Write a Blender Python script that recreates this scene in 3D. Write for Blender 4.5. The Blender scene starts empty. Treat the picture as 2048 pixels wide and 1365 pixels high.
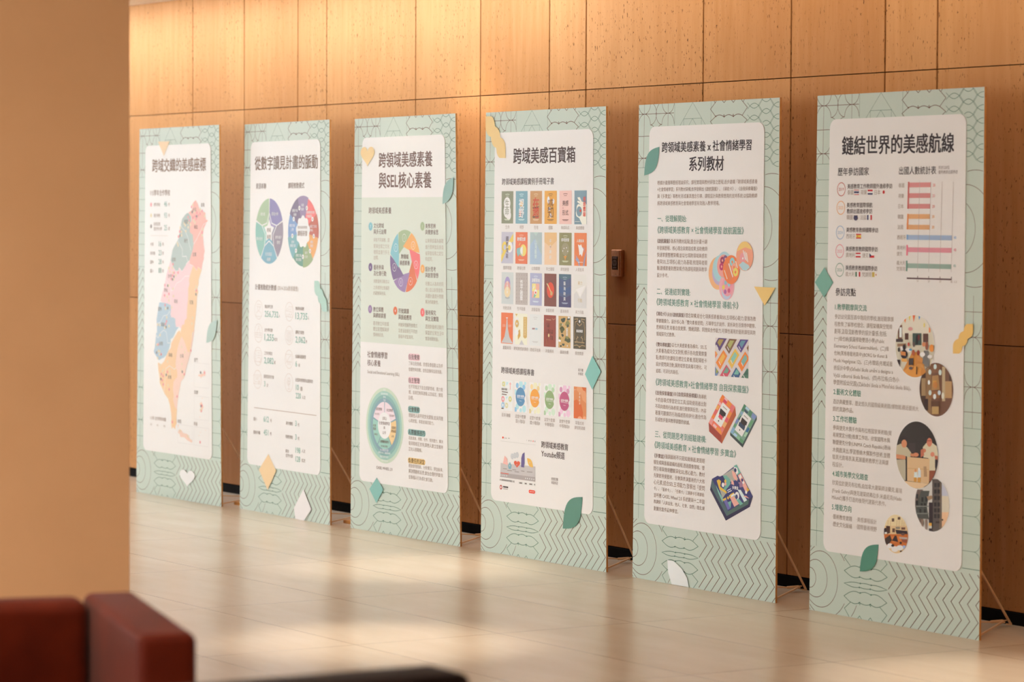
import bpy, bmesh, math, random
from mathutils import Vector, Matrix

# ------------------------------------------------------------------ camera, world, lamps, exposure
scn = bpy.context.scene
COL = scn.collection
cam_d = bpy.data.cameras.new('camera')
cam = bpy.data.objects.new('camera', cam_d)
COL.objects.link(cam)
R = ((0.534804, 0.844962, 0.004839), (-0.036002, 0.017065, 0.999206), (-0.844209, 0.534553, -0.039547))   # right, up, forward
cam.matrix_world = Matrix(((R[0][0], R[1][0], -R[2][0], 12.0), (R[0][1], R[1][1], -R[2][1], -7.81415),
                           (R[0][2], R[1][2], -R[2][2], 1.51976), (0, 0, 0, 1)))
cam_d.sensor_width = 36.0
cam_d.lens = 6208.03 / 2048 * 36.0
cam_d.clip_end = 100
cam_d.dof.use_dof = True
cam_d.dof.focus_distance = 13.2
cam_d.dof.aperture_fstop = 3.5
scn.camera = cam

world = bpy.data.worlds.new('world'); scn.world = world; world.use_nodes = True
bg = world.node_tree.nodes['Background']
bg.inputs[0].default_value = (0.75, 0.85, 1.0, 1); bg.inputs[1].default_value = 0.5

def lamp(name, kind, loc, energy, color, rot=(0, 0, 0), **kw):
    d = bpy.data.lights.new(name, kind); d.energy = energy; d.color = color
    for k, v in kw.items(): setattr(d, k, v)
    o = bpy.data.objects.new(name, d); COL.objects.link(o); o.location = loc; o.rotation_euler = rot
    return o
PI = math.pi
WASH = (1.0, 0.90, 0.74); SOFT = (1.0, 0.86, 0.72); DAY = (0.88, 0.955, 1.0)
# daylight entering through the window in the far left wall and an added, unseen glazed front
lamp('window_and_fill_daylight', 'AREA', (-12.35, -5.2, 1.5), 420, DAY, (0, -PI/2, 0), shape='RECTANGLE', size=2.2, size_y=5.6)
lamp('window_and_fill_daylight', 'AREA', (1.0, -14.35, 1.4), 960, DAY, (PI/2, 0, 0), shape='RECTANGLE', size=10.6, size_y=2.2)  # added lamp for neutral frontal light on the boards
# linear wall washer in the ceiling along the stone wall
lamp('wall_washer', 'AREA', (-3.9, -0.34, 2.73), 88, (0.78, 0.90, 1.0), (math.radians(8), 0, 0), shape='RECTANGLE', size=8.6, size_y=0.08)
lamp('wall_washer', 'AREA', (4.6, -0.34, 2.73), 25, WASH, (math.radians(8), 0, 0), shape='RECTANGLE', size=8.2, size_y=0.08)
lamp('wall_downlight', 'SPOT', (-0.65, -0.42, 2.7), 40, (1.0, 0.80, 0.56), (math.radians(14), 0, 0), spot_size=math.radians(70), spot_blend=1.0, shadow_soft_size=0.06)
for i, (x, y, e) in enumerate(((0.42, -1.0, 200), (2.42, -2.3, 260), (4.2, -1.0, 200))):
    lamp('floor_and_fill_downlight', 'SPOT', (x, y, 2.72), e, (1.0, 0.92, 0.80), spot_size=math.radians(30), spot_blend=1.0, shadow_soft_size=0.05)
lamp('floor_and_fill_downlight', 'SPOT', (5.75, -4.95, 2.72), 105, (1.0, 0.82, 0.58), spot_size=math.radians(46), spot_blend=1.0, shadow_soft_size=0.05)  # extra spot added to brighten the top of the sofa
# soft area lamps added out of view as general warm fill
lamp('ambient_fill_light', 'AREA', (7.6, -7.6, 2.71), 260, SOFT, (0, 0, 0), shape='RECTANGLE', size=7.0, size_y=4.0)
lamp('ambient_fill_light', 'AREA', (-3.0, -5.0, 2.71), 40, SOFT, (0, 0, 0), shape='RECTANGLE', size=7.0, size_y=4.0)

scn.view_settings.view_transform = 'Standard'
scn.view_settings.look = 'None'
scn.view_settings.gamma = 1.0
scn.view_settings.use_curve_mapping = False
scn.view_settings.exposure = 0.0

# ------------------------------------------------------------------ materials
def srgb(h):
    o = []
    for k in (0, 2, 4):
        v = int(h[k:k+2], 16) / 255
        o.append(v / 12.92 if v <= .04045 else ((v + .055) / 1.055) ** 2.4)
    return tuple(o) + (1.0,)

class Nodes:
    def __init__(s, name, rough=0.5, spec=0.5, metal=0.0, base=None):
        s.m = bpy.data.materials.new(name); s.m.use_nodes = True
        s.t = s.m.node_tree; s.b = s.t.nodes['Principled BSDF']
        s.b.inputs['Roughness'].default_value = rough
        s.b.inputs['Specular IOR Level'].default_value = spec
        s.b.inputs['Metallic'].default_value = metal
        if base: s.b.inputs['Base Color'].default_value = srgb(base)
    def n(s, kind, **kw):
        x = s.t.nodes.new(kind)
        for k, v in kw.items():
            if k.startswith('i_'): x.inputs[int(k[2:])].default_value = v
            else: setattr(x, k, v)
        return x
    def l(s, a, b): s.t.links.new(a, b)
    def ramp(s, fac, *stops):
        r = s.n('ShaderNodeValToRGB'); e = r.color_ramp.elements
        while len(e) < len(stops): e.new(0.5)
        for k, (p, c) in enumerate(stops): e[k].position = p; e[k].color = c
        s.l(fac, r.inputs[0]); return r.outputs[0]
    def mix(s, fac, a, b, mode='MIX'):
        x = s.n('ShaderNodeMix', data_type='RGBA', blend_type=mode)
        if isinstance(fac, (int, float)): x.inputs[0].default_value = fac
        else: s.l(fac, x.inputs[0])
        for k, v in ((6, a), (7, b)):
            if isinstance(v, tuple): x.inputs[k].default_value = v
            else: s.l(v, x.inputs[k])
        return x.outputs[2]
    def coords(s, scale):
        c = s.n('ShaderNodeTexCoord'); m = s.n('ShaderNodeMapping'); m.inputs['Scale'].default_value = scale
        s.l(c.outputs['Object'], m.inputs[0]); return m.outputs[0]
    def noise(s, vec, scale, detail=3, rough=0.5):
        x = s.n('ShaderNodeTexNoise'); x.inputs['Scale'].default_value = scale; x.inputs['Detail'].default_value = detail
        x.inputs['Roughness'].default_value = rough; s.l(vec, x.inputs['Vector']); return x.outputs['Fac']
    def bump(s, h, strength, dist):
        x = s.n('ShaderNodeBump'); x.inputs['Strength'].default_value = strength; x.inputs['Distance'].default_value = dist
        s.l(h, x.inputs['Height']); s.l(x.outputs[0], s.b.inputs['Normal'])

W4 = (1, 1, 1, 1); K4 = (0, 0, 0, 1)
def stone_material():
    s = Nodes('travertine', 0.6, 0.06)
    grain = s.noise(s.coords((14, 14, 1.2)), 2.0, 5, 0.6)
    broad = s.noise(s.coords((1.4, 1.4, 0.35)), 1.5, 3)
    base = s.ramp(grain, (0.3, srgb('b6804c')), (0.7, srgb('c89260')))
    base = s.mix(s.ramp(broad, (0.35, K4), (0.65, W4)), base, s.mix(0.35, base, srgb('a66b3c')))
    geo = s.n('ShaderNodeNewGeometry')
    base = s.mix(0.22, base, s.ramp(geo.outputs['Random Per Island'], (0.0, srgb('9a6436')), (1.0, srgb('d4a270'))))
    pits = s.noise(s.coords((70, 70, 22)), 1.7, 3, 0.55)
    dens = s.noise(s.coords((3.0, 3.0, 0.9)), 1.3, 3)
    a = s.ramp(pits, (0.62, K4), (0.66, W4)); b = s.ramp(dens, (0.36, K4), (0.60, W4))
    pm = s.mix(1.0, a, b, 'MULTIPLY')
    base = s.mix(pm, base, srgb('4e2c14'))
    s.l(base, s.b.inputs['Base Color'])
    s.bump(s.mix(1.0, W4, pm, 'SUBTRACT'), 0.25, 0.002)
    return s.m

def floor_material():
    s = Nodes('floor_tile', 0.27, 0.5)
    tc = s.n('ShaderNodeTexCoord'); sep = s.n('ShaderNodeSeparateXYZ'); s.l(tc.outputs['Object'], sep.inputs[0])
    def joint(out, off, size, w):
        a = s.n('ShaderNodeMath', operation='ADD', i_1=off); s.l(out, a.inputs[0])
        m = s.n('ShaderNodeMath', operation='PINGPONG', i_1=size / 2); s.l(a.outputs[0], m.inputs[0])
        c = s.n('ShaderNodeMath', operation='LESS_THAN', i_1=w); s.l(m.outputs[0], c.inputs[0]); return c.outputs[0]
    jx = joint(sep.outputs[0], -0.022 + 120, 1.2, 0.0016); jy = joint(sep.outputs[1], 0.6 + 120, 0.6, 0.0016)
    j = s.n('ShaderNodeMath', operation='MAXIMUM'); s.l(jx, j.inputs[0]); s.l(jy, j.inputs[1])
    vein = s.noise(s.coords((0.9, 4.5, 1)), 1.6, 6, 0.62)
    cloud = s.noise(s.coords((0.8, 0.8, 1)), 1.1, 3)
    base = s.ramp(vein, (0.3, srgb('d7c3aa')), (0.72, srgb('ddcab2')))
    base = s.mix(s.ramp(cloud, (0.35, K4), (0.7, W4)), base, s.mix(0.3, base, srgb('c8ac8e')))
    base = s.mix(j.outputs[0], base, srgb('7d5a40'))
    s.l(base, s.b.inputs['Base Color'])
    rr = s.ramp(vein, (0.2, (0.26, 0.26, 0.26, 1)), (0.8, (0.275, 0.275, 0.275, 1))); s.l(rr, s.b.inputs['Roughness'])
    return s.m

def cloth_material(name, c1, c2, rough, scale, sheen=0.0):
    s = Nodes(name, rough, 0.08)
    n = s.noise(s.coords((1, 1, 1)), scale, 5)
    s.l(s.ramp(n, (0.3, srgb(c1)), (0.7, srgb(c2))), s.b.inputs['Base Color'])
    s.bump(s.noise(s.coords((1, 1, 1)), scale * 14, 4), 0.15, 0.002)
    s.b.inputs['Sheen Weight'].default_value = sheen
    return s.m

def plain_noise(name, c1, c2, rough, scale, spec=0.5, metal=0.0):
    s = Nodes(name, rough, spec, metal)
    s.l(s.ramp(s.noise(s.coords((1, 1, 1)), scale, 3), (0.35, srgb(c1)), (0.65, srgb(c2))), s.b.inputs['Base Color'])
    return s.m

def ink_material():
    s = Nodes('printed_ink', 0.45, 0.18)
    a = s.n('ShaderNodeAttribute', attribute_name='ink'); s.l(a.outputs['Color'], s.b.inputs['Base Color'])
    return s.m

M_STONE = stone_material(); M_FLOOR = floor_material(); M_INK = ink_material()
M_PLASTER = plain_noise('painted_plaster', 'dcb48c', 'e0b890', 0.8, 3.0, 0.2)
M_CEIL = plain_noise('ceiling_paint', 'e2d8cc', 'e6dcd0', 0.9, 3.0, 0.2)
M_BLACK = plain_noise('black_skirting', '060505', '0a0807', 0.8, 8.0, 0.1)
M_SOFA = cloth_material('rust_leather', '420d00', '541602', 0.65, 7.0, 0.05)
M_DARK = cloth_material('dark_leather', '120a08', '180e0c', 0.6, 8.0)
M_BOARD = plain_noise('sage_board_face', 'c2d0c4', 'c4d2c6', 0.45, 2.0, 0.3)
M_CARD = plain_noise('white_card_stock', 'e9e7e5', 'ebe9e7', 0.45, 2.0, 0.3)
M_KRAFT = plain_noise('kraft_board_edge', 'c08448', 'cc9254', 0.8, 40.0, 0.2)
M_LATH = plain_noise('pale_wood_lath', 'e0b484', 'e8c094', 0.6, 30.0)
M_BRONZE = plain_noise('bronze_metal', 'a06a42', 'ac764c', 0.35, 60.0, 0.5, 0.85)
M_BRIGHT = plain_noise('bright_metal', 'd8c4b0', 'e0ccb8', 0.25, 60.0, 0.5, 1.0)
M_SCREEN = plain_noise('black_glass', '08080a', '0b0a0c', 0.12, 5.0)
M_FRAME = plain_noise('window_frame_paint', '4a4440', '504a46', 0.5, 6.0)
g = Nodes('window_glass', 0.0, 0.5); g.b.inputs['Transmission Weight'].default_value = 1.0; g.b.inputs['IOR'].default_value = 1.0; M_GLASS = g.m

# ------------------------------------------------------------------ mesh helpers
def link(name, bm, mats, parent=None, smooth=False, label=None):
    me = bpy.data.meshes.new(name); bm.to_mesh(me); bm.free()
    for m in (mats if isinstance(mats, (list, tuple)) else [mats]): me.materials.append(m)
    if smooth:
        for p in me.polygons: p.use_smooth = True
    o = bpy.data.objects.new(name, me); COL.objects.link(o)
    if parent: o.parent = parent
    if label: o['label'] = label
    return o
def box(bm, x0, y0, z0, x1, y1, z1, bev=0.0, seg=3, mi=0):
    r = bmesh.ops.create_cube(bm, size=1.0)
    vs = r['verts']
    bmesh.ops.scale(bm, vec=(x1 - x0, y1 - y0, z1 - z0), verts=vs)
    bmesh.ops.translate(bm, vec=((x0 + x1) / 2, (y0 + y1) / 2, (z0 + z1) / 2), verts=vs)
    fs = {f for v in vs for f in v.link_faces}
    for f in fs: f.material_index = mi
    if bev:
        es = list({e for v in vs for e in v.link_edges})
        bmesh.ops.bevel(bm, geom=es, offset=bev, segments=seg, profile=0.5, affect='EDGES')
def rod(bm, a, b, w, t):
    """flat rod of width w and thickness t from a to b"""
    a = Vector(a); b = Vector(b); d = (b - a).normalized()
    s = d.cross(Vector((0, 0, 1)) if abs(d.z) < .99 else Vector((1, 0, 0))).normalized(); u = s.cross(d).normalized()
    vs = []
    for p in (a, b):
        for i, j in ((-1, -1), (1, -1), (1, 1), (-1, 1)): vs.append(bm.verts.new(p + s * i * w / 2 + u * j * t / 2))
    for q in ((3, 2, 1, 0), (4, 5, 6, 7), (0, 1, 5, 4), (1, 2, 6, 5), (2, 3, 7, 6), (3, 0, 4, 7)): bm.faces.new([vs[k] for k in q])
def cyl(bm, p, axis, r, h, seg=20, r2=None):
    q = Vector(axis).to_track_quat('Z', 'Y').to_matrix().to_4x4()
    bmesh.ops.create_cone(bm, cap_ends=True, segments=seg, radius1=r, radius2=r if r2 is None else r2, depth=h, matrix=Matrix.Translation(p) @ q)
def struct(o): o['kind'] = 'structure'; return o
def thing(name, label, cat, loc=(0, 0, 0), rz=0.0, group=None):
    o = bpy.data.objects.new(name, None); COL.objects.link(o); o.location = loc; o.rotation_euler = (0, 0, rz)
    o['label'] = label; o['category'] = cat
    if group: o['group'] = group
    return o

# ------------------------------------------------------------------ the room
XL, XR, YF, ZC = -12.0, 17.0, -14.0, 2.745
bm = bmesh.new(); box(bm, XL - .3, YF - .3, -0.2, XR + .3, 0.3, 0.0); struct(link('floor', bm, M_FLOOR))
bm = bmesh.new(); box(bm, XL - .3, YF - .3, ZC, XR + .3, 0.3, ZC + .2); struct(link('ceiling', bm, M_CEIL))
# stone wall: upright slabs in three courses with open joints
JX = [-3.699, -3.075, -2.464, -2.15, -1.243, -0.635, -0.031, 0.273, 1.177, 1.793, 2.401, 2.718]
PAT = (0.62, 0.61, 0.312, 0.905)
x = JX[0]; k = 3
while x > XL: x -= PAT[k % 4]; JX.insert(0, max(x, XL)); k -= 1
x = JX[-1]; k = 3
while x < XR: x += PAT[k % 4]; JX.append(min(x, XR)); k += 1
bm = bmesh.new()
box(bm, XL, 0.022, 0.0, XR, 0.3, ZC, mi=1)
for z0, z1 in ((0.05, 1.0462), (1.0498, 2.101), (2.1046, ZC)):
    for a, b in zip(JX, JX[1:]):
        if b - a > .05: box(bm, a + .0045, 0.0, z0, b - .0045, 0.022, z1, 0.0012, 1)
struct(link('wall_back', bm, [M_STONE, plain_noise('joint_shadow_gap', '3a2416', '402818', 0.9, 9.0, 0.1)]))
bm = bmesh.new(); box(bm, XL, -0.004, 0.0, XR, 0.02, 0.046, 0.001, 1); struct(link('baseboard_back', bm, M_BLACK))
FX0, FX1 = -4.4, 6.4                              # glazed front, unseen, added to light the boards
bm = bmesh.new()
box(bm, XL, YF - .3, 0, FX0, YF, ZC); box(bm, FX1, YF - .3, 0, XR, YF, ZC); box(bm, FX0, YF - .3, 0, FX1, YF, .2); box(bm, FX0, YF - .3, 2.6, FX1, YF, ZC)
struct(link('wall_front', bm, M_CEIL))
fill_win = struct(thing('fill_window', 'unseen glazing added in the front wall to light the boards', 'window', (0, YF - .15, 0)))
bm = bmesh.new()
for k in range(7):
    x = FX0 + (FX1 - FX0) * k / 6; box(bm, max(x - .03, FX0), -.04, .2, min(x + .03, FX1), .04, 2.6)
box(bm, FX0, -.04, .2, FX1, .04, .25); box(bm, FX0, -.04, 2.55, FX1, .04, 2.6)
link('window_frame', bm, M_FRAME, fill_win)
bm = bmesh.new(); box(bm, FX0, -.006, .2, FX1, .006, 2.6); link('window_pane', bm, M_GLASS, fill_win)
bm = bmesh.new(); box(bm, XR, YF, 0, XR + .3, 0, ZC); struct(link('wall_right', bm, M_CEIL))
WY0, WY1, WZ0, WZ1 = -8.1, -2.3, 0.35, 2.6
bm = bmesh.new()
box(bm, XL - .3, YF, 0, XL, WY0, ZC); box(bm, XL - .3, WY1, 0, XL, 0, ZC); box(bm, XL - .3, WY0, 0, XL, WY1, WZ0); box(bm, XL - .3, WY0, WZ1, XL, WY1, ZC)
struct(link('wall_left', bm, M_CEIL))
win = struct(thing('window_1', 'tall window band in the far left wall', 'window', (XL - .15, 0, 0)))
bm = bmesh.new()
for k in range(5):
    y = WY0 + (WY1 - WY0) * k / 4; box(bm, -.04, max(y - .03, WY0), WZ0, .04, min(y + .03, WY1), WZ1)
box(bm, -.04, WY0, WZ0, .04, WY1, WZ0 + .05); box(bm, -.04, WY0, WZ1 - .05, .04, WY1, WZ1)
link('window_frame', bm, M_FRAME, win)
bm = bmesh.new(); box(bm, -.006, WY0, WZ0, .006, WY1, WZ1); link('window_pane', bm, M_GLASS, win)
# square plaster pillar in front of the display
bm = bmesh.new(); box(bm, 2.50, -5.0, 0, 3.537, -3.81, ZC, 0.004, 2); struct(link('pillar', bm, M_PLASTER))

# ------------------------------------------------------------------ exhibition boards
BW, BH = 1.021, 2.0
K = BW / 1.021                                   # print data is in units of 0.1 mm, v measured down from the top edge
PLACES = [((-3.5459, -0.4202), 0.0042, 0.0099, -0.0077), ((-2.4037, -0.3706), -0.0268, 0.0128, -0.0044),
          ((-1.2310, -0.3678), 0.0070, 0.0089, -0.0179), ((-0.0329, -0.3590), 0.0026, 0.0091, -0.0077),
          ((1.1928, -0.3608), -0.0159, 0.0092, 0.0010), ((2.4424, -0.3851), -0.0170, 0.0096, -0.0011)]
LABELS = ['pale green exhibition board whose white card carries a coloured island map',
          'pale green exhibition board with a star wheel, a petal wheel and rows of statistics icons',
          'pale green exhibition board with a tinted band, a seven-blade wheel and a ringed wheel',
          'pale green exhibition board covered with rows of small book covers and a video page',
          'pale green exhibition board with green headings, overlapping discs and pictures of boxes',
          'pale green exhibition board with country flags, a bar chart and round photographs']
class Board:
    def __init__(s, i):
        s.i = i; (x, y), yaw, s.la, s.lb = PLACES[i]
        s.e = thing('exhibition_board', LABELS[i], 'display board', (x + BW / 2 * math.cos(yaw), y + BW / 2 * math.sin(yaw), 0), yaw,
                    'exhibition boards standing in a row along the stone wall')
    def at(s, u, z, d):
        """u, z metres on the face, d metres in front of it -> local point on the slightly warped sheet"""
        t = u / BW
        p = Vector((u - BW / 2, z * ((1 - t) * math.sin(s.la) + t * math.sin(s.lb)), z * ((1 - t) * math.cos(s.la) + t * math.cos(s.lb))))
        p.y -= d; return p

def hexcol(h): return srgb(h)
class Print:
    """collects flat printed shapes of one part in board space (x = u, y = height, z = layer)"""
    def __init__(s): s.bm = bmesh.new(); s.cl = s.bm.faces.layers.float_color.new('ink') if hasattr(s.bm.faces.layers, 'float_color') else None; s.texts = []
    def paint(s, fs, c):
        for f in fs: f[s.cl] = c
    def poly(s, pts, lay, c):
        q = [p for k, p in enumerate(pts) if (Vector(p) - Vector(pts[k - 1])).length > 1e-6]
        if len(q) < 3: return
        f = s.bm.faces.new([s.bm.verts.new((a, b, lay)) for a, b in q]); f.normal_update()
        if f.normal.z < 0: f.normal_flip()
        f[s.cl] = c
    def stroke(s, pts, w, closed, lay, c):
        n = len(pts); P = [Vector(p) for p in pts]; L = []
        for k in range(n):
            a = P[k - 1] if (k or closed) else None; b = P[(k + 1) % n] if (k < n - 1 or closed) else None
            d1 = (P[k] - a).normalized() if a is not None else None; d2 = (b - P[k]).normalized() if b is not None else None
            if d1 is None: d1 = d2
            if d2 is None: d2 = d1
            n1 = Vector((-d1.y, d1.x)); n2 = Vector((-d2.y, d2.x)); m = n1 + n2
            if m.length < 1e-4: m = n1
            m.normalize(); m = m * (w / 2 / max(.35, m.dot(n1)))
            L.append((s.bm.verts.new((P[k].x + m.x, P[k].y + m.y, lay)), s.bm.verts.new((P[k].x - m.x, P[k].y - m.y, lay))))
        for k in range(n if closed else n - 1):
            a, b = L[k], L[(k + 1) % n]
            try: f = s.bm.faces.new((a[0], a[1], b[1], b[0]))
            except ValueError: continue
            f[s.cl] = c
    def circle(s, u, v, rx, ry, lay, c):
        n = 14 if rx < .006 else 24 if rx < .03 else 48
        s.poly([(u + rx * math.cos(2 * PI * k / n), v + ry * math.sin(2 * PI * k / n)) for k in range(n)], lay, c)
    def ring(s, u, v, r, w, lay, c):
        n = 40; s.stroke([(u + r * math.cos(2 * PI * k / n), v + r * math.sin(2 * PI * k / n)) for k in range(n)], w, 1, lay, c)
    def finish(s, board, name, parent, d0):
        bm = s.bm
        if bm.faces:
            bmesh.ops.triangulate(bm, faces=bm.faces[:])
            xs = [v.co.x for v in bm.verts]; ys = [v.co.y for v in bm.verts]
            for ax, lo, hi, st in ((0, min(xs), max(xs), .05), (1, min(ys), max(ys), .07)):
                if hi - lo > .09:
                    k = math.ceil(lo / st + 1e-3)
                    while k * st < hi:
                        co = Vector((0, 0, 0)); no = Vector((0, 0, 0)); co[ax] = k * st; no[ax] = 1
                        bmesh.ops.bisect_plane(bm, geom=bm.verts[:] + bm.edges[:] + bm.faces[:], dist=1e-6, plane_co=co, plane_no=no); k += 1
        verts = [v.co.copy() for v in bm.verts]; bm.verts.index_update()
        faces = [[v.index for v in f.verts] for f in bm.faces]; cols = [tuple(f[s.cl]) for f in bm.faces]; bm.free()
        for (key, u, v, sx, sy, cx, cy, lay, c) in s.texts:
            tv, tf = GLYPH[key]; o = len(verts)
            for k, (dx, dy) in enumerate(STROKES[key[1]]):          # heavier weights are the outline laid down more than once
                o = len(verts)
                verts.extend(Vector((u + (x - cx + dx) * sx, v + (y - cy + dy) * sy, lay + k * 2e-5)) for x, y in tv)
                faces.extend([o + i for i in f] for f in tf); cols.extend([c] * len(tf))
        if not faces: return None
        me = bpy.data.meshes.new(name)
        me.from_pydata([board.at(p.x, p.y, d0 + p.z) for p in verts], [], faces)
        a = me.attributes.new('ink', 'FLOAT_COLOR', 'FACE')
        a.data.foreach_set('color', [x for c in cols for x in c])
        me.materials.append(M_INK); me.update()
        o = bpy.data.objects.new(name, me); COL.objects.link(o); o.parent = parent
        return o

# text outlines, made once per string and weight
GLYPH = {}
STROKES = (((0, 0),), ((-.010, -.006), (.010, -.006), (0, .008)), ((-.022, -.012), (.022, -.012), (-.022, .012), (.022, .012), (0, 0)))
def make_glyphs(keys):
    obs = []
    for s_, b in keys:
        c = bpy.data.curves.new('lettering', 'FONT'); c.body = s_; c.size = 1.0; c.resolution_u = 2 if b < 2 else 3
        c.fill_mode = 'FRONT'; c.offset = 0.0
        o = bpy.data.objects.new('lettering', c); COL.objects.link(o); obs.append((s_, b, o))
    bpy.context.view_layer.update(); dg = bpy.context.evaluated_depsgraph_get()
    for s_, b, o in obs:
        me = bpy.data.meshes.new_from_object(o.evaluated_get(dg))
        GLYPH[(s_, b)] = ([(v.co.x, v.co.y) for v in me.vertices], [tuple(p.vertices) for p in me.polygons])
        bpy.data.meshes.remove(me)
    for s_, b, o in obs:
        c = o.data; bpy.data.objects.remove(o); bpy.data.curves.remove(c)

# ------------------------------------------------------------------ line pattern of the boards' border (cm, v down)
W, H = 102.1, 200.0
# ---------------- shared border (cm, v down)
BORDER = []
MOTIF='arch_grid_pattern'
def bs(c_,w,pts,cl=0): BORDER.append((c_,w,[(x,y) for x,y in pts],cl,MOTIF))
def arc(cx,cy,r,a0,a1,n=10): return [(cx+r*math.cos(math.radians(a0+(a1-a0)*k/n)),cy+r*math.sin(math.radians(a0+(a1-a0)*k/n))) for k in range(n+1)]
def clip(pts,ok):
    segs=[];cur=[]
    for q in pts:
        if ok(q): cur.append(q)
        else:
            if len(cur)>1: segs.append(cur)
            cur=[]
    if len(cur)>1: segs.append(cur)
    return segs
inside=lambda q: 0<=q[0]<=W and 0<=q[1]<=H
outc=lambda q: inside(q) and not(9<q[0]<92 and 9.6<q[1]<175.9)
def bc(c_,w,pts,ok=inside):
    for s in clip(pts,ok): bs(c_,w,s)
b_,g_='b','g'
bs(b_,.17,[(4.3,0),(4.1,26.5)]);bs(b_,.17,[(22.4,0),(22.4,9.6)])
for v,u in ((4,26.8),(13.3,9),(22.5,9)): bs(b_,.2,[(0,v),(u,v)])
for cu in (4.4,22.4):
    bc(b_,.2,arc(cu,-.6,4.6,0,180,24));bc(b_,.2,arc(cu,8.6,4.6,180,360,24))
bc(b_,.2,arc(8.95,4,4.6,-90,90,40));bc(b_,.2,arc(17.9,4,4.6,90,270,40));bc(b_,.2,arc(8.95,13.2,4.6,-90,-45,8));bc(b_,.2,arc(17.9,13.2,4.6,-135,-90,8))
bc(b_,.2,arc(4.4,17.9,4.6,0,180,24));bc(b_,.2,[q for q in arc(4.4,27.1,4.6,180,360,24)],lambda q:inside(q) and q[1]<26.5)
MOTIF='triangle_pattern'
bs(g_,.13,[(0,26.5),(8.9,26.5)]);bs(g_,.13,[(27.3,0),(27.3,9.5)]);bs(g_,.13,[(54.1,0),(54.1,9.5)])
bs(g_,.14,[(31.4,9.4),(40.7,0.1),(50,9.4)]);bs(g_,.14,[(34.1,6.7),(47.2,6.7)]);bs(g_,.14,[(34.1,6.7),(34.1,9.5)]);bs(g_,.14,[(47.2,6.7),(47.2,9.5)]);bs(g_,.14,[(38,9.4),(40.7,6.7),(43.3,9.4)])
def bump(p0,p1,h,n=8):
    return [(p0[0]+(p1[0]-p0[0])*k/n,p0[1]+(p1[1]-p0[1])*k/n-h*math.sin(math.pi*k/n)) for k in range(n+1)]
MOTIF='lotus_band_pattern'
bs(b_,.3,[(57.9,0),(53.7,3.25),(57.4,6.3)]+bump((57.4,6.3),(63.4,6.6),.7)+bump((63.4,6.6),(70,6.6),.8)+bump((70,6.6),(76.3,6.3),.7)+[(79.9,3.2),(75.6,0)])
bs(b_,.3,[(57.4,6.3),(53.7,8.3),(55.2,9.5)]);bs(b_,.3,[(76.3,6.3),(79.8,8.2),(77.8,9.5)])
bs(b_,.3,[(62.1,0),(63.4,.85),(64.7,0)]);bs(b_,.3,[(68.7,0),(70,.95),(71.3,0)]);bs(b_,.3,[(56.2,0),(57.2,.9)]);bs(b_,.3,[(77.8,0),(76.8,.9)])
for u in (63.4,70): bs(b_,.2,[(u-.5,6.15),(u,5.65),(u+.5,6.15),(u,6.7)],1)
def lens(u0,u1,v,hh=1.0):
    bc(g_,.2,[(u0+(u1-u0)*k/12,v-hh*math.sin(math.pi*k/12)) for k in range(13)],outc);bc(g_,.2,[(u0+(u1-u0)*k/12,v+hh*math.sin(math.pi*k/12)) for k in range(13)],outc)
def dbl(p0,p1):
    d_=Vector(p1)-Vector(p0);n=Vector((-d_[1],d_[0])).normalized()
    for s in (-.22,.22): bc(g_,.15,[(p0[0]+d_[0]*k/6+n[0]*s,p0[1]+d_[1]*k/6+n[1]*s) for k in range(7)],outc)
MOTIF='chain_pattern'
for v in (2.7,7.45): lens(81.6,87.7,v);bs(g_,.18,[(79.9,v-1.3),(81.6,v)]);bs(g_,.18,[(81.6,v),(79.9,v+1.3)]);dbl((87.7,v),(90.1,v-2.37));dbl((87.7,v),(90.1,v+2.37))
for k in range(6): 
    v=.33+4.72*k; lens(90.1,95.8,v); dbl((95.8,v),(98.1,v+2.37)); 
    if k: dbl((95.8,v),(98.1,v-2.37))
for k in range(6):
    v=2.7+4.68*k; lens(98.1,104.4,v)
MOTIF='scallop_pattern'
for k in range(8):
    v=32.6+6.14*k; bs(g_,.14,[(1.9 if k%2==0 else 0,v),(8.9,v)])
    if k%2==0:
        for sg in (-1,1): bs(g_,.14,[(1.9-1.9*math.sin(math.pi*j/16),v+sg*2.8*(1-math.cos(math.pi*j/16))) for j in range(9)])
MOTIF='scallop_pattern#b'
for k in range(9):
    v=123.4+6.39*k; bs(g_,.16,[(92,v),(98.5 if k%2 else W,v)])
    if k%2:
        for sg in (-1,1): bs(g_,.16,[(98.5+3.55*math.sin(math.pi*j/16),v+sg*3*(1-math.cos(math.pi*j/16))) for j in range(9)])
MOTIF='chevron_pattern'
bs(b_,.22,[(0,77.8),(1.9,75.9)])
for k in range(-1,10):
    v0=82.6+4.57*k; bc(b_,.22,[(.2+5.6*j/10,v0-5.6*j/10) for j in range(11)]+[(5.8+3.2*j/6,v0-5.6+3.2*j/6) for j in range(7)],lambda q:inside(q) and 76<q[1]<127.8)
MOTIF='ripple_ring_pattern'
for x,r in ((87.1,10.5),(92,16),(97.3,21.2)): bc(b_,.2,arc(x,51,r,-180,180,120),lambda q:inside(q) and q[0]>91.9)
MOTIF='arch_grid_pattern#b'
bs(b_,.16,[(97.05,75.2),(97.05,123.4)])
for v in (81.1,90.3,99.4,108.4,117.5): bs(b_,.18,[(92,v),(W,v)])
for v in (90.3,108.4): bc(b_,.18,arc(97,v-4.6,4.6,0,180,24),outc);bc(b_,.18,arc(97,v+4.6,4.6,180,360,24),outc)
MOTIF='arch_grid_pattern#c'
bs(g_,.16,[(4,117.8),(4,174.6)])
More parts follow.
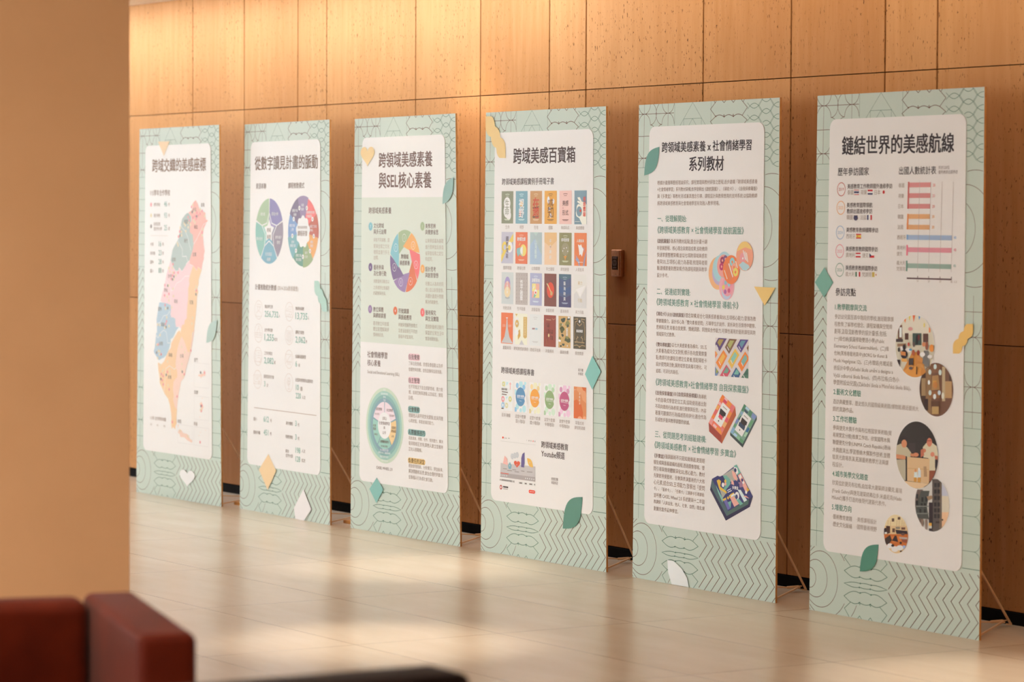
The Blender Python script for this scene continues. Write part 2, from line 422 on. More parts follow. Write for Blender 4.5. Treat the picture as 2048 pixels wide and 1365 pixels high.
for v in (132.9,141.9,150.8,159.8,168.7): bs(g_,.18,[(0,v),(8.9,v)])
for v in (141.9,159.8): bc(g_,.18,arc(4.4,v-4.5,4.5,0,180,24));bc(g_,.18,arc(4.4,v+4.5,4.5,180,360,24))
MOTIF='ripple_ring_pattern#b'
for x,r in ((.07,3.93),(3.9,7.3),(7,10.9),(10.3,14.4),(13.7,18)): bc(b_,.22,arc(x,187.3,r,-180,180,140),lambda q:outc(q) and q[1]>174.8 and not(q[0]>22 and q[1]<195))
MOTIF='lotus_stack_pattern'
bs(g_,.24,[(23.5,176),(21.9,177.5),(25.8,180.4)]);bs(g_,.24,[(46.6,176),(48.2,177.6),(44.5,180.5)])
def lot(v,up,dn):
    return [(22,v)]+bump((25,v-up*.75),(31.8,v-up),up*.3)+bump((31.8,v-up),(38.5,v-up),up*.3)+bump((38.5,v-up),(45.3,v-up*.75),up*.3)+[(48.4,v)]+[(q[0],2*v-q[1]) for q in (bump((45.3,v-dn*.75),(38.5,v-dn*.8),dn*.35)+bump((38.5,v-dn*.8),(31.8,v-dn*.8),dn*.25)+bump((31.8,v-dn*.8),(25,v-dn*.75),dn*.35))]
bs(g_,.24,lot(182.5,2,1.9),1);bs(g_,.24,lot(187.3,.8,.9),1);bs(g_,.24,lot(192.2,2,2.1),1)
for u in (31.9,38.5): bs(g_,.18,[(u-.5,180.2),(u,179.7),(u+.5,180.2),(u,180.8)],1);bs(g_,.18,[(u-.5,194.1),(u,193.6),(u+.5,194.1),(u,194.7)],1);bs(g_,.24,[(u-1.2,200),(u,198.9),(u+1.2,200)])
bs(g_,.24,[(26.2,194.2),(22.4,196.9),(25.4,199.9)]);bs(g_,.24,[(44.2,194.3),(48.5,196.9),(45.3,199.9)])
MOTIF='zigzag_pattern'
for k in range(-1,12):
    x=4.69*k; L=[(49.3+x,176.3),(54.4+x,181.5),(48.5+x,187.5),(54.6+x,193.7),(48.4+x,200)]
    if k==-1: continue
    if k==0: bs(b_,.36,[L[0],L[1],(49.2,186.9)]);bs(b_,.36,[(49.2,188.2),L[3],(49.2,199.3)]);continue
    D=[]
    for i in range(4): D+=[(L[i][0]+(L[i+1][0]-L[i][0])*j/24,L[i][1]+(L[i+1][1]-L[i][1])*j/24) for j in range(24)]
    D.append(L[4])
    segs=clip(D,lambda q:inside(q) and q[1]>=174.7)
    for s in segs:
        o_=[s[0]]
        for i in range(1,len(s)-1):
            if (s[i][1]-s[i-1][1])*(s[i+1][0]-s[i][0])-(s[i][0]-s[i-1][0])*(s[i+1][1]-s[i][1])**1 and abs((s[i][0]-s[i-1][0])-(s[i+1][0]-s[i][0]))>.05: o_.append(s[i])
        bs(b_,.36,o_+[s[-1]])
MOTIF='scallop_pattern#b'
bs(g_,.16,[(92.3,174.6),(W,174.6)])

# ------------------------------------------------------------------ what is printed on each board; left boards' lettering colours include pale haze
PRINT = '''@
title|2|T|136 104 80|跨域交織的美感座標|1816|2030|6804|2|0
text|2|T|136 104 80|115學年合作學校|1571|3512|2562|1|0
chart_key|2|E|236 156 164|1684|4155|112|112
|2|E|224 212 176|1693|4743|112|112
|2|E|152 144 140|1703|5337|111|111
text|2|T|136 104 80|標竿學校|2037|4156|838|0|0
|2|T|136 176 164|46|3334|4113|466|1|0
|2|T|136 104 80|所|3910|4151|194|0|0
|2|T|136 104 80|種子學校|2045|4743|836|0|0
|2|T|136 176 164|93|3340|4734|465|1|0
|2|T|136 104 80|所|3915|4741|194|0|0
|2|T|136 104 80|師資培育|2052|5209|835|0|0
|2|T|136 104 80|暨合作大學|2055|5463|1046|0|0
|2|T|136 176 164|25|3347|5404|464|1|0
|2|T|136 104 80|處|3920|5439|193|0|0
chart_key|2|S|208 196 180|15|0|1608 5845 3898 5843
text|2|T|136 104 80|大學|1615|6315|410|0|0
|2|T|136 176 164|16|2637|6278|457|1|0
|2|T|136 104 80|所|3162|6304|194|0|0
|2|T|136 104 80|高中職|1623|6803|613|0|0
|2|T|136 176 164|23|2643|6764|456|1|0
|2|T|136 104 80|所|3167|6790|194|0|0
|2|T|136 104 80|國中|1630|7287|408|0|0
|2|T|136 176 164|28|2649|7246|456|1|0
|2|T|136 104 80|所|3172|7270|193|0|0
|2|T|136 104 80|國小|1638|7769|408|0|0
|2|T|136 176 164|88|2655|7725|455|1|0
|2|T|136 104 80|所|3177|7749|193|0|0
island_map|2|P|240 184 172|7364 3922 7052 4064 7018 4319 6787 4501 6474 4574 6803 4811 6820 5047 6589 5139 6655 5628 6990 5771 7095 6275 6989 6563 6866 6726 6604 7123 6620 7320 7027 7387 7489 7641 7636 7450 8079 7597 8161 7301 8364 6996 8325 6890 8447 6621 8313 6176 8235 5746 8375 5386 8701 5097 8863 4995 8621 4953 8543 4592 8178 4501 7812 4392 7626 4120
|2|P|180 196 192|6334 4600 6086 4684 5672 4922 5507 5287 5260 5944 5053 6127 4680 6402 4473 6586 4243 7150 4478 7437 4853 7702 5184 7697 5307 7516 5637 7709 6088 7488 6170 7308 6375 7198 6604 7123 6866 6726 6989 6563 7095 6275 6990 5771 6655 5628 6589 5139 6820 5047 6803 4811 6474 4611
|2|P|240 208 212|4227 7182 4020 7492 3731 7894 3609 8220 3551 8311 3445 8583 3198 8948 2977 9383 3245 9467 3745 9492 4243 9570 4286 9783 4247 10104 4331 10244 4537 10221 4825 10302 4843 10549 4950 10741 5277 10697 5563 10812 5685 10598 5953 10556 6010 10343 6253 10232 6293 9738 6415 9170 6440 8638 6578 8386 6538 8138 6701 7850 6987 7490 7027 7400 6620 7351 6604 7137 6375 7229 6129 7393 5637 7740 5266 7548 5184 7729 4853 7733 4478 7468
|2|P|240 204 160|7027 7400 7489 7661 7636 7463 8079 7618 7916 7833 7721 8119 7688 8368 7550 8618 7654 8775 7508 9042 7466 9465 7343 10065 7197 10628 7140 10839 6939 10984 6817 11510 6616 12037 6374 12045 6132 11705 5809 11610 5605 11337 5442 11096 5563 10812 5685 10598 5953 10556 6010 10343 6253 10232 6293 9738 6415 9170 6440 8638 6578 8386 6538 8138 6701 7850
|2|P|176 200 216|2978 9455 2810 9476 2584 10108 2487 10397 2525 10752 2554 11107 2430 11146 2368 11574 2274 11967 2150 12112 2194 12217 2488 12401 2656 12554 2823 12601 3153 12502 3441 12439 3729 12307 4055 11945 4258 11623 4257 11412 4584 11297 4992 10898 5277 10732 4950 10741 4843 10549 4825 10302 4537 10221 4331 10244 4247 10104 4286 9783 4243 9570 3745 9492 3245 9467
|2|P|240 204 160|2681 12745 2754 13152 2904 13554 2926 13838 3392 14265 3566 14420 3968 14644 4209 14995 4354 15429 4403 15706 4357 15907 4454 16260 4594 16134 4877 16259 4858 16121 5016 15915 4996 15598 5060 15176 4776 15030 4585 14658 4679 14493 4553 14096 4627 13690 5099 13409 5079 13107 4927 12930 4887 12668 4999 12216 5112 11887 5377 11511 5613 11218 5375 10897 5089 11008 4804 11242 4328 11645 4281 11872 3947 12088 3472 12636 3136 12811
|2|P|240 208 192|5613 11218 5945 11453 6417 12068 6698 11998 6792 11955 7216 10806 7075 10850 6745 11632 6698 11998 6557 12326 6276 12780 6135 12987 6088 13190 5901 13438 5553 13653 5432 13979 5273 14307 5152 14713 5087 15035 5060 15176 4776 15030 4585 14658 4679 14493 4553 14096 4627 13690 5099 13409 5079 13107 4927 12930 4887 12668 4999 12216 5112 11887
|3|S|236 232 232|28|0|5507 5269 5715 5432 6004 5540 6375 5865 6580 6297 6768 6583
|3|S|236 232 232|28|0|5094 6054 5427 6306 5717 6556 5718 6935 6211 6912 6375 7198
|3|S|236 232 232|28|0|7095 6275 7520 5966 7928 5604 8336 5206 8701 5097
|3|S|236 232 232|28|0|6803 4829 6820 5047
|3|S|236 232 232|28|0|2631 10589 2923 10564 3378 10178 3875 10113 4122 9894 4247 10104
|3|S|236 232 232|28|0|2431 11253 2683 11405 2972 11131 3385 10960 3717 11039 3844 11389 3888 11634 4258 11623
|3|S|236 232 232|28|0|4238 8767 4569 8778 4980 8378 5556 8243 6048 7985 6620 7959
|3|S|236 232 232|28|0|3651 8220 3986 8430 4279 8730 4243 9570
|3|S|236 232 232|28|0|3469 14262 3578 13731 3668 13037 4145 12857 4336 12911 4718 13019 4955 12929
map_pins|4|E|236 152 160|6870|4283|80|80
|4|E|228 212 180|7018|4192|80|80
|4|E|148 140 136|6935|4549|80|80
|4|E|228 212 180|7215|4520|80|80
|4|E|236 152 160|7525|4592|80|80
|4|E|236 152 160|7320|4774|80|80
|4|E|148 140 136|7484|4792|80|80
|4|E|236 152 160|7033|4847|80|80
|4|E|236 152 160|7443|4901|80|80
|4|E|228 212 180|7115|5010|80|80
|4|E|228 212 180|7278|5118|80|80
|4|E|228 212 180|7934|4411|80|80
|4|E|236 152 160|8162|4501|80|80
|4|E|236 152 160|7917|4646|80|80
|4|E|236 152 160|7688|4737|80|80
|4|E|228 212 180|8485|4765|79|79
|4|E|236 152 160|6441|4830|80|80
|4|E|236 152 160|6581|4993|80|80
|4|E|228 212 180|5946|5169|80|80
|4|E|228 212 180|6086|5267|80|80
|4|E|228 212 180|6416|5139|80|80
|4|E|228 212 180|6441|5364|80|80
|4|E|228 212 180|6721|5229|80|80
|4|E|228 212 180|6144|5576|80|80
|4|E|228 212 180|5449|5397|80|80
|4|E|236 152 160|5383|5598|80|80
|4|E|228 212 180|5591|5615|80|80
|4|E|236 152 160|5235|5871|80|80
|4|E|148 140 136|5401|5816|80|80
|4|E|228 212 180|5616|5804|80|80
|4|E|228 212 180|5095|6236|80|80
|4|E|228 212 180|5179|6344|80|80
|4|E|228 212 180|8237|5458|79|79
|4|E|236 152 160|8171|5638|79|79
|4|E|228 212 180|8154|5789|79|79
|4|E|236 152 160|4544|7363|79|79
|4|E|228 212 180|4479|7558|79|79
|4|E|228 212 180|4021|7582|80|80
|4|E|228 212 180|4147|7761|79|79
|4|E|228 212 180|4522|7810|79|79
|4|E|236 152 160|4688|7826|79|79
|4|E|236 152 160|5184|7801|79|79
|4|E|228 212 180|4896|7949|79|79
|4|E|236 152 160|4498|7972|79|79
|4|E|148 140 136|4664|8031|79|79
|4|E|236 152 160|4333|8155|79|79
|4|E|148 140 136|4499|8181|79|79
|4|E|228 212 180|4648|8168|79|79
|4|E|236 152 160|3528|8517|79|79
|4|E|148 140 136|3879|8533|79|79
|4|E|228 212 180|4028|8519|79|79
|4|E|228 212 180|4569|8689|79|79
|4|E|236 152 160|3492|9068|79|79
|4|E|236 152 160|4040|8974|79|79
|4|E|228 212 180|3825|9133|79|79
|4|E|228 212 180|4043|9332|79|79
|4|E|228 212 180|4612|9081|79|79
|4|E|228 212 180|7429|8496|78|78
|4|E|228 212 180|7308|8657|78|78
|4|E|236 152 160|7429|8719|78|78
|4|E|148 140 136|7388|8921|78|78
|4|E|228 212 180|6981|10186|77|77
|4|E|228 212 180|6900|10496|77|77
|4|E|236 152 160|3563|9592|79|79
|4|E|228 212 180|3623|9780|79|79
|4|E|148 140 136|3897|9749|78|78
|4|E|228 212 180|4410|9691|78|78
|4|E|228 212 180|3769|10251|78|78
|4|E|236 152 160|3754|10464|78|78
|4|E|236 152 160|3631|10609|78|78
|4|E|148 140 136|3699|10774|78|78
|4|E|228 212 180|3533|10825|78|78
|4|E|228 212 180|4054|10712|78|78
|4|E|228 212 180|2633|10678|78|78
|4|E|228 212 180|2908|10689|78|78
|4|E|228 212 180|2948|11238|78|78
|4|E|228 212 180|2538|11781|78|78
|4|E|236 152 160|2704|11759|78|78
|4|E|228 212 180|2734|12111|78|78
|4|E|228 212 180|2900|12123|78|78
|4|E|148 140 136|2527|12206|78|78
|4|E|228 212 180|2861|12300|77|77
|4|E|236 152 160|3092|12275|77|77
|4|E|228 212 180|5631|11790|77|77
|4|E|228 212 180|6011|12050|77|77
|4|E|236 152 160|6760|11935|76|76
|4|E|228 212 180|2649|12500|78|78
|4|E|228 212 180|3885|12642|78|78
|4|E|228 212 180|2973|12858|78|78
|4|E|228 212 180|3380|13108|77|77
|4|E|228 212 180|3237|13195|77|77
|4|E|228 212 180|2998|13347|77|77
|4|E|236 152 160|3133|13354|77|77
|4|E|236 152 160|3345|13448|77|77
|4|E|148 140 136|3068|13621|77|77
|4|E|236 152 160|3242|13675|77|77
|4|E|236 152 160|3369|13902|77|77
|4|E|148 140 136|3738|13368|77|77
|4|E|236 152 160|3880|13204|77|77
|4|E|228 212 180|4166|13120|77|77
|4|E|228 212 180|4215|13293|77|77
|4|E|228 212 180|3981|13918|77|77
|4|E|236 152 160|4107|14143|77|77
|4|E|228 212 180|5683|12700|77|77
|4|E|228 212 180|5618|13006|77|77
|4|E|148 140 136|5721|13115|77|77
|4|E|236 152 160|5957|13243|77|77
|4|E|228 212 180|5854|13340|76|76
|4|E|236 152 160|5085|14467|76|76
|4|E|236 152 160|4517|15880|76|76
|4|E|148 140 136|7932|13049|76|76
|4|E|236 152 160|8402|13043|76|76
|4|E|148 140 136|7968|14834|75|75
|4|E|236 152 160|8079|14801|75|75
|4|E|236 152 160|8004|15088|75|75
|4|E|228 212 180|7940|15024|75|75
|4|E|236 152 160|7857|16760|74|74
|4|E|228 212 180|5439|16298|75|75
|4|E|228 212 180|6397|16536|75|75
map_names|5|T|132 112 100|台北|7018|4410|443|0|0
|5|T|132 112 100|基隆|8025|4175|439|0|0
|5|T|132 112 100|桃園|5946|5067|446|0|0
|5|T|132 112 100|新北|7180|5335|441|0|0
|5|T|132 112 100|新竹|5947|6083|444|0|0
|5|T|132 112 100|宜蘭|6988|6801|439|0|0
|5|T|132 112 100|苗栗|4434|7109|449|0|0
|5|T|132 112 100|台中|3924|7996|449|0|0
|5|T|132 112 100|彰化|3447|8777|450|0|0
|5|T|132 112 100|南投|4705|9349|444|0|0
|5|T|132 112 100|花蓮|6618|9355|437|0|0
|5|T|132 112 100|雲林|2672|9815|452|0|0
|5|T|132 112 100|嘉義|3075|10650|449|0|0
|5|T|132 112 100|台南|2845|11684|448|0|0
|5|T|132 112 100|高雄|4035|12262|440|0|0
|5|T|132 112 100|台東|5445|12255|435|0|0
|5|T|132 112 100|屏東|3949|13465|439|0|0
|5|T|132 112 100|金門|7155|12399|428|0|0
|5|T|132 112 100|澎湖|7151|14127|426|0|0
|5|T|132 112 100|印尼|5175|15797|431|0|0
|5|T|132 112 100|馬祖|7109|15809|423|0|0
inset_frames|2|S|212 208 208|12|1|7164 12567 8939 12565 8927 13844 7114 13851
|2|S|212 208 208|12|1|7141 14316 8905 14331 8858 15562 7110 15568
|2|S|212 208 208|12|1|5167 15967 6952 15969 6922 16939 5161 16943
|2|S|212 208 208|12|1|7136 15980 8854 15968 8828 16952 7106 16948
island_map|2|P|240 208 192|7626 13252 7738 13128 7793 13186 7996 13118 8273 13108 8320 12907 8476 12989 8475 13220 8272 13207 8042 13276 7949 13359 7885 13262
|2|P|240 208 192|7804 14715 8034 14586 8098 14702 8261 14872 8151 14975 8031 15138 7848 15107 7820 15030 7968 14924 7877 14830
|2|P|240 208 192|5187 16421 5299 16237 5532 16226 5812 16389 6323 16422 6646 16660 6923 16743 6858 16845 6323 16756 5952 16618 5487 16623 5393 16470
|2|P|240 208 192|5167 15987 5279 15981 5205 16143 5167 16145
|2|E|240 208 192|6554|16500|31|31
|2|E|240 208 192|8108|14413|32|32
|2|E|240 208 192|7828|15415|31|31
|2|E|240 208 192|7869|16244|31|31
|2|E|240 208 192|7722|16416|31|31
|2|E|240 208 192|8490|16084|31|31
text|2|T|136 104 80|115年 合作學校地圖|1757|15796|1936|0|0
|2|T|180 164 152|標竿|1753|16161|251|0|0
|2|T|180 164 152|種子|2580|16162|249|0|0
|2|T|180 164 152|師培|3421|16162|247|0|0
triangle_motif|6|P|236 208 168|2549 739 4076 746 3342 1525
leaf_motif|6|P|180 204 196|9901 10220 9718 10244 9541 10272 9373 10312 9220 10366 9084 10438 8968 10530 8872 10643 8796 10777 8736 10928 8692 11094 8657 11270 8627 11452 8810 11428 8987 11400 9155 11360 9308 11306 9443 11234 9560 11142 9656 11029 9732 10895 9791 10744 9836 10578 9871 10402
heart_motif|6|P|236 236 236|6313 18573 6316 18558 6339 18515 6397 18458 6496 18403 6632 18364 6791 18355 6951 18380 7089 18435 7182 18514 7215 18605 7182 18700 7089 18792 6951 18878 6791 18959 6632 19035 6496 19107 6397 19171 6339 19223 6316 19257 6313 19269 6309 19257 6286 19223 6228 19171 6129 19107 5993 19035 5834 18959 5674 18878 5536 18792 5443 18700 5410 18605 5443 18514 5536 18435 5674 18380 5834 18355 5993 18364 6129 18403 6228 18458 6286 18515 6309 18558
@
title|2|T|124 96 76|從數字讀見計畫的脈動|1427|2037|7503|2|0
text|2|T|124 96 76|資源串聯|1595|3212|1256|1|0
|2|T|124 96 76|課程推動模式|5494|3209|1896|1|0
star_wheel|2|P|136 128 180|3305 3854 3472 3867 3637 3897 3798 3942 3953 4004 4102 4081 4242 4172 4372 4277 4491 4395 4598 4524 4691 4663 4770 4810 4834 4965 3262 5522 3262 5522 3262 5522 3262 5522 3262 5522 3262 5522 3262 5522 3262 5522 3262 5522 3262 5522 3262 5522 3262 5522 3262 5522
|2|P|152 140 156|4861 5048 4900 5211 4923 5376 4929 5544 4919 5711 4891 5876 4848 6037 4788 6194 4713 6343 4624 6485 4520 6616 4404 6737 4277 6845 3262 5522 3262 5522 3262 5522 3262 5522 3262 5522 3262 5522 3262 5522 3262 5522 3262 5522 3262 5522 3262 5522 3262 5522 3262 5522
|2|P|124 176 196|4206 6896 4064 6984 3913 7057 3756 7115 3594 7156 3429 7181 3262 7190 3094 7181 2929 7156 2767 7115 2610 7057 2459 6984 2317 6896 3262 5522 3262 5522 3262 5522 3262 5522 3262 5522 3262 5522 3262 5522 3262 5522 3262 5522 3262 5522 3262 5522 3262 5522 3262 5522
|2|P|140 192 180|2246 6845 2119 6737 2003 6616 1899 6485 1810 6343 1735 6194 1675 6037 1632 5876 1604 5711 1594 5544 1600 5376 1623 5211 1662 5048 3262 5522 3262 5522 3262 5522 3262 5522 3262 5522 3262 5522 3262 5522 3262 5522 3262 5522 3262 5522 3262 5522 3262 5522 3262 5522
|2|P|168 192 156|1689 4965 1753 4810 1832 4663 1925 4524 2032 4395 2151 4277 2281 4172 2421 4081 2570 4004 2725 3942 2886 3897 3051 3867 3218 3854 3262 5522 3262 5522 3262 5522 3262 5522 3262 5522 3262 5522 3262 5522 3262 5522 3262 5522 3262 5522 3262 5522 3262 5522 3262 5522
|3|P|240 240 240|3262 4521 3575 5090 4213 5213 3769 5687 3850 6331 3262 6056 2673 6331 2754 5687 2310 5213 2948 5090
|4|P|156 144 188|3262 4641 3538 5142 4099 5250 3852 5330 3469 5237 3262 4901
|4|P|136 128 152|4099 5250 3708 5667 3779 6234 3626 6024 3597 5631 3852 5330
|4|P|124 180 200|3779 6234 3262 5992 2744 6234 2897 6024 3262 5874 3626 6024
|4|P|144 204 192|2744 6234 2815 5667 2424 5250 2671 5330 2926 5631 2897 6024
|4|P|180 208 176|2424 5250 2985 5142 3262 4641 3262 4901 3054 5237 2671 5330
|3|S|240 240 240|50|0|3262 4521 3262 3854
|3|S|240 240 240|50|0|4213 5213 4848 5006
|3|S|240 240 240|50|0|3850 6331 4242 6871
|3|S|240 240 240|50|0|2673 6331 2281 6871
|3|S|240 240 240|50|0|2310 5213 1675 5006
|5|T|124 96 76|跨域|3004|5464|460|1|0
|5|T|124 96 76|美感|3011|5811|460|1|0
|5|T|240 240 240|總計畫|2213|4649|535|0|0
|5|T|240 240 240|師培大學|3562|4638|773|0|0
|5|T|240 240 240|標竿/種子|4014|5829|767|0|0
|5|T|240 240 240|學校|4211|6085|383|0|0
|5|T|240 240 240|在地資源|2835|6695|774|0|0
|5|T|240 240 240|/機構|2999|6963|457|0|0
|5|T|240 240 240|縣市政府|1743|5917|748|0|0
course_wheel|2|P|156 136 172|6645 3836 6795 3789 6948 3755 7103 3735 7260 3728 7416 3735 7571 3755 7724 3789 7874 3836 7497 4868 7439 4849 7379 4836 7319 4829 7258 4826 7197 4829 7137 4837 7078 4850 7020 4868
|3|E|240 240 240|6830|4344|119|119
|4|P|124 96 76|6799 4292 6883 4344 6799 4396
|2|P|236 112 108|7856 3885 7996 3943 8131 4014 8259 4095 8380 4188 8492 4291 8595 4403 8687 4523 8769 4652 7863 5173 7830 5122 7793 5074 7752 5029 7707 4988 7658 4951 7607 4919 7553 4891 7497 4868
|3|E|240 240 240|7689|4344|119|119
|4|P|124 96 76|7657 4292 7741 4344 7657 4396
|2|P|192 96 72|8814 4626 8887 4764 8947 4909 8994 5059 9028 5211 9048 5367 9055 5523 9048 5680 9028 5835 7946 5643 7954 5583 7957 5522 7954 5461 7946 5401 7933 5342 7914 5284 7891 5227 7863 5173
|3|E|240 240 240|8346|4896|119|119
|4|P|124 96 76|8315 4843 8399 4896 8315 4948
|2|P|232 168 92|8976 5826 8943 5974 8897 6119 8839 6260 8769 6395 8687 6523 8595 6644 8492 6756 8380 6858 7709 6056 7753 6015 7794 5970 7831 5922 7864 5871 7892 5817 7915 5760 7933 5702 7946 5643
|3|E|240 240 240|8495|5741|119|119
|4|P|124 96 76|8464 5689 8548 5741 8464 5793
|2|P|156 176 128|8414 6899 8289 6994 8157 7078 8018 7150 7874 7210 7724 7257 7571 7291 7416 7312 7260 7319 7261 6220 7322 6218 7382 6210 7441 6196 7499 6178 7555 6155 7609 6126 7660 6094 7709 6056
|3|E|240 240 240|8066|6485|119|119
|4|P|124 96 76|8035 6432 8119 6485 8035 6537
|2|P|108 156 136|7260 7266 7108 7260 6957 7240 6808 7207 6663 7161 6523 7103 6388 7033 6260 6951 6139 6858 6812 6058 6861 6095 6912 6128 6966 6156 7022 6179 7080 6197 7140 6210 7200 6218 7261 6220
|3|E|240 240 240|7260|6778|119|119
|4|P|124 96 76|7228 6726 7312 6778 7228 6831
|2|P|124 176 184|6105 6899 5990 6793 5884 6677 5789 6553 5705 6421 5632 6282 5572 6137 5525 5988 5491 5835 6573 5646 6586 5705 6605 5763 6628 5819 6656 5873 6689 5924 6726 5972 6767 6017 6812 6058
|3|E|240 240 240|6453|6485|119|119
|4|P|124 96 76|6421 6432 6505 6485 6421 6537
|2|P|124 156 204|5543 5826 5523 5675 5516 5523 5523 5371 5543 5221 5576 5072 5622 4927 5680 4787 5750 4652 6655 5176 6627 5230 6604 5286 6586 5344 6573 5403 6565 5464 6562 5524 6565 5585 6573 5646
|3|E|240 240 240|6024|5741|119|119
|4|P|124 96 76|5992 5689 6076 5741 5992 5793
|2|P|124 108 136|5705 4626 5789 4493 5884 4369 5990 4254 6105 4148 6230 4053 6362 3968 6501 3896 6645 3836 7020 4868 6964 4892 6910 4920 6859 4953 6810 4990 6766 5031 6725 5076 6688 5124 6655 5176
|3|E|240 240 240|6173|4896|119|119
|4|P|124 96 76|6141 4843 6225 4896 6141 4948
|3|E|240 240 240|7260|5523|732|732
|3|E|240 240 240|7260|4896|192|192
|3|E|240 240 240|7663|5042|192|192
|3|E|240 240 240|7877|5414|192|192
|3|E|240 240 240|7803|5837|192|192
|3|E|240 240 240|7474|6113|192|192
|3|E|240 240 240|7045|6113|192|192
|3|E|240 240 240|6716|5837|192|192
|3|E|240 240 240|6642|5414|192|192
|3|E|240 240 240|6856|5042|192|192
|5|T|124 96 76|跨領域美感教育|6662|5310|1088|0|0
|5|T|124 96 76|課程研發|6647|5609|1121|1|0
|5|T|240 240 240|共識|7038|4193|307|0|0
|5|T|240 240 240|會議|7039|4395|307|0|0
|5|T|240 240 240|組織教師社群|7653|4557|946|0|0
|5|T|240 240 240|共備課程|7654|4747|642|0|0
|5|T|240 240 240|增能工作坊|8045|5252|806|0|0
|5|T|240 240 240|/講座|8088|5441|336|0|0
|5|T|240 240 240|課程|8124|6035|302|0|0
|5|T|240 240 240|實踐|8124|6223|302|0|0
|5|T|240 240 240|協作|7494|6575|303|0|0
|5|T|240 240 240|交流|7495|6770|303|0|0
|5|T|240 240 240|課程方案|6452|6717|629|0|0
|5|T|240 240 240|優化建議|6454|6924|628|0|0
|5|T|240 240 240|檢核|5941|6044|309|0|0
|5|T|240 240 240|課程方案|5780|6233|634|0|0
|5|T|240 240 240|課程方案|5682|5219|636|0|0
|5|T|240 240 240|上傳|5840|5425|327|0|0
|5|T|240 240 240|課程方案|6010|4469|636|0|0
|5|T|240 240 240|推廣|6167|4671|326|0|0
text|2|T|124 96 76|計畫推動統計數據|1634|8399|2533|1|0
|2|T|176 156 140|(2014-2026數據彙整)|4303|8417|2425|0|0
statistics_icon#99350|2|R|204 176 160|2077|9580|480|13
|3|S|204 176 160|10|1|1887 9295 2300 9306 2303 9430 1890 9419
|3|S|204 176 160|10|0|1936 9439 1963 9583 2079 9642 2192 9577 2211 9432
|3|S|204 176 160|10|0|1741 9919 1783 9753 2078 9621 2378 9737 2428 9921
|3|S|204 176 160|10|0|1741 9919 2428 9921
statistics_icon#421368|2|R|204 176 160|5702|9575|472|13
|3|S|204 176 160|10|1|5644 9312 6097 9321 6100 9585 5647 9576
|3|S|204 176 160|10|0|5746 9513 5745 9432
|3|S|204 176 160|10|0|5856 9520 5855 9388
|3|S|204 176 160|10|0|5967 9527 5965 9365
|3|S|204 176 160|10|0|5325 9544 5591 9547
|3|S|204 176 160|10|0|5369 9543 5391 9461 5456 9398 5524 9458 5547 9548
|3|S|204 176 160|10|0|5329 9828 6103 9848
|3|S|204 176 160|10|0|5329 9828 5361 9746 5438 9683 5516 9742 5550 9832
|3|S|204 176 160|10|0|5595 9821 5627 9739 5703 9676 5782 9735 5816 9825
|3|S|204 176 160|10|0|5860 9814 5892 9732 5968 9669 6046 9728 6080 9818
statistics_icon#97595|2|R|204 176 160|2083|10780|476|13
|3|S|204 176 160|10|1|1694 10771 2470 10768 2475 10993 1699 10997
|3|S|204 176 160|10|0|1946 10784 1942 10641 2099 10513 2239 10642 2242 10775
|3|S|204 176 160|10|0|2099 10513 2097 10410 2166 10429
|3|S|204 176 160|10|0|1696 10874 2472 10870
|3|S|204 176 160|10|0|1877 10786 1882 10991
|3|S|204 176 160|10|0|2288 10773 2293 10998
statistics_icon#420618|2|R|204 176 160|5705|10777|468|13
|3|S|204 176 160|10|1|5371 10546 6033 10546 6038 10988 5377 10989
|3|S|204 176 160|10|0|5439 10625 5968 10623
|3|S|204 176 160|10|0|5439 10695 5969 10694
|3|S|204 176 160|10|0|5440 10766 5969 10764
|3|S|204 176 160|10|0|5441 10836 5970 10834
|3|S|204 176 160|10|0|5442 10907 5971 10905
|3|S|204 176 160|10|1|5510 11045 5906 11042 5863 11114 5555 11114
statistics_icon#92842|2|R|204 176 160|2054|11981|472|13
|3|S|204 176 160|10|1|1796 11685 2388 11685 2401 12253 1811 12255
|3|S|204 176 160|10|1|1705 11688 1796 11685 1811 12255 1720 12258
|3|S|204 176 160|10|0|1982 11801 2300 11800
|3|S|204 176 160|10|0|1985 11923 2303 11921
|3|S|204 176 160|10|0|1988 12045 2306 12043
|3|S|204 176 160|10|1|2243 12279 2465 12047 2511 12086 2312 12307
statistics_icon#418870|2|R|204 176 160|5697|11981|464|13
|3|S|204 176 160|10|1|5364 11733 6024 11729 6027 12088 5369 12093
|3|S|204 176 160|10|0|5435 12070 5588 12005 5696 11881 5827 11816 5980 11790
|3|S|204 176 160|10|0|5325 12135 6071 12126
|3|S|204 176 160|10|0|5590 12144 5504 12307
|3|S|204 176 160|10|0|5809 12136 5898 12302
|3|S|204 176 160|10|0|5547 12226 5854 12224
statistics_icon#871088|2|R|204 176 160|2026|13169|469|13
|3|S|204 176 160|10|1|1566 12946 2473 12929 2484 13391 1578 13411
|3|S|204 176 160|10|1|1705 13021 2340 13015 2346 13297 1712 13304
|3|S|204 176 160|10|0|1820 13097 2160 13093
|3|S|204 176 160|10|0|1822 13178 2117 13175
|3|S|204 176 160|10|1|2142 13265 2208 13202 2258 13401 2189 13364 2122 13407
statistics_icon#4161120|2|R|204 176 160|5689|13165|460|13
|3|S|204 176 160|10|1|5863 13078 5846 13165 5795 13231 5723 13262 5649 13250 5589 13197 5559 13117 5566 13028 5609 12954 5676 12912 5752 12912 5817 12954 5857 13029
|3|S|204 176 160|10|1|5776 13082 5769 13168 5748 13233 5717 13262 5685 13248 5659 13194 5646 13113 5648 13025 5666 12952 5694 12911 5727 12913 5755 12957 5773 13032
|3|S|204 176 160|10|0|5557 13091 5863 13088
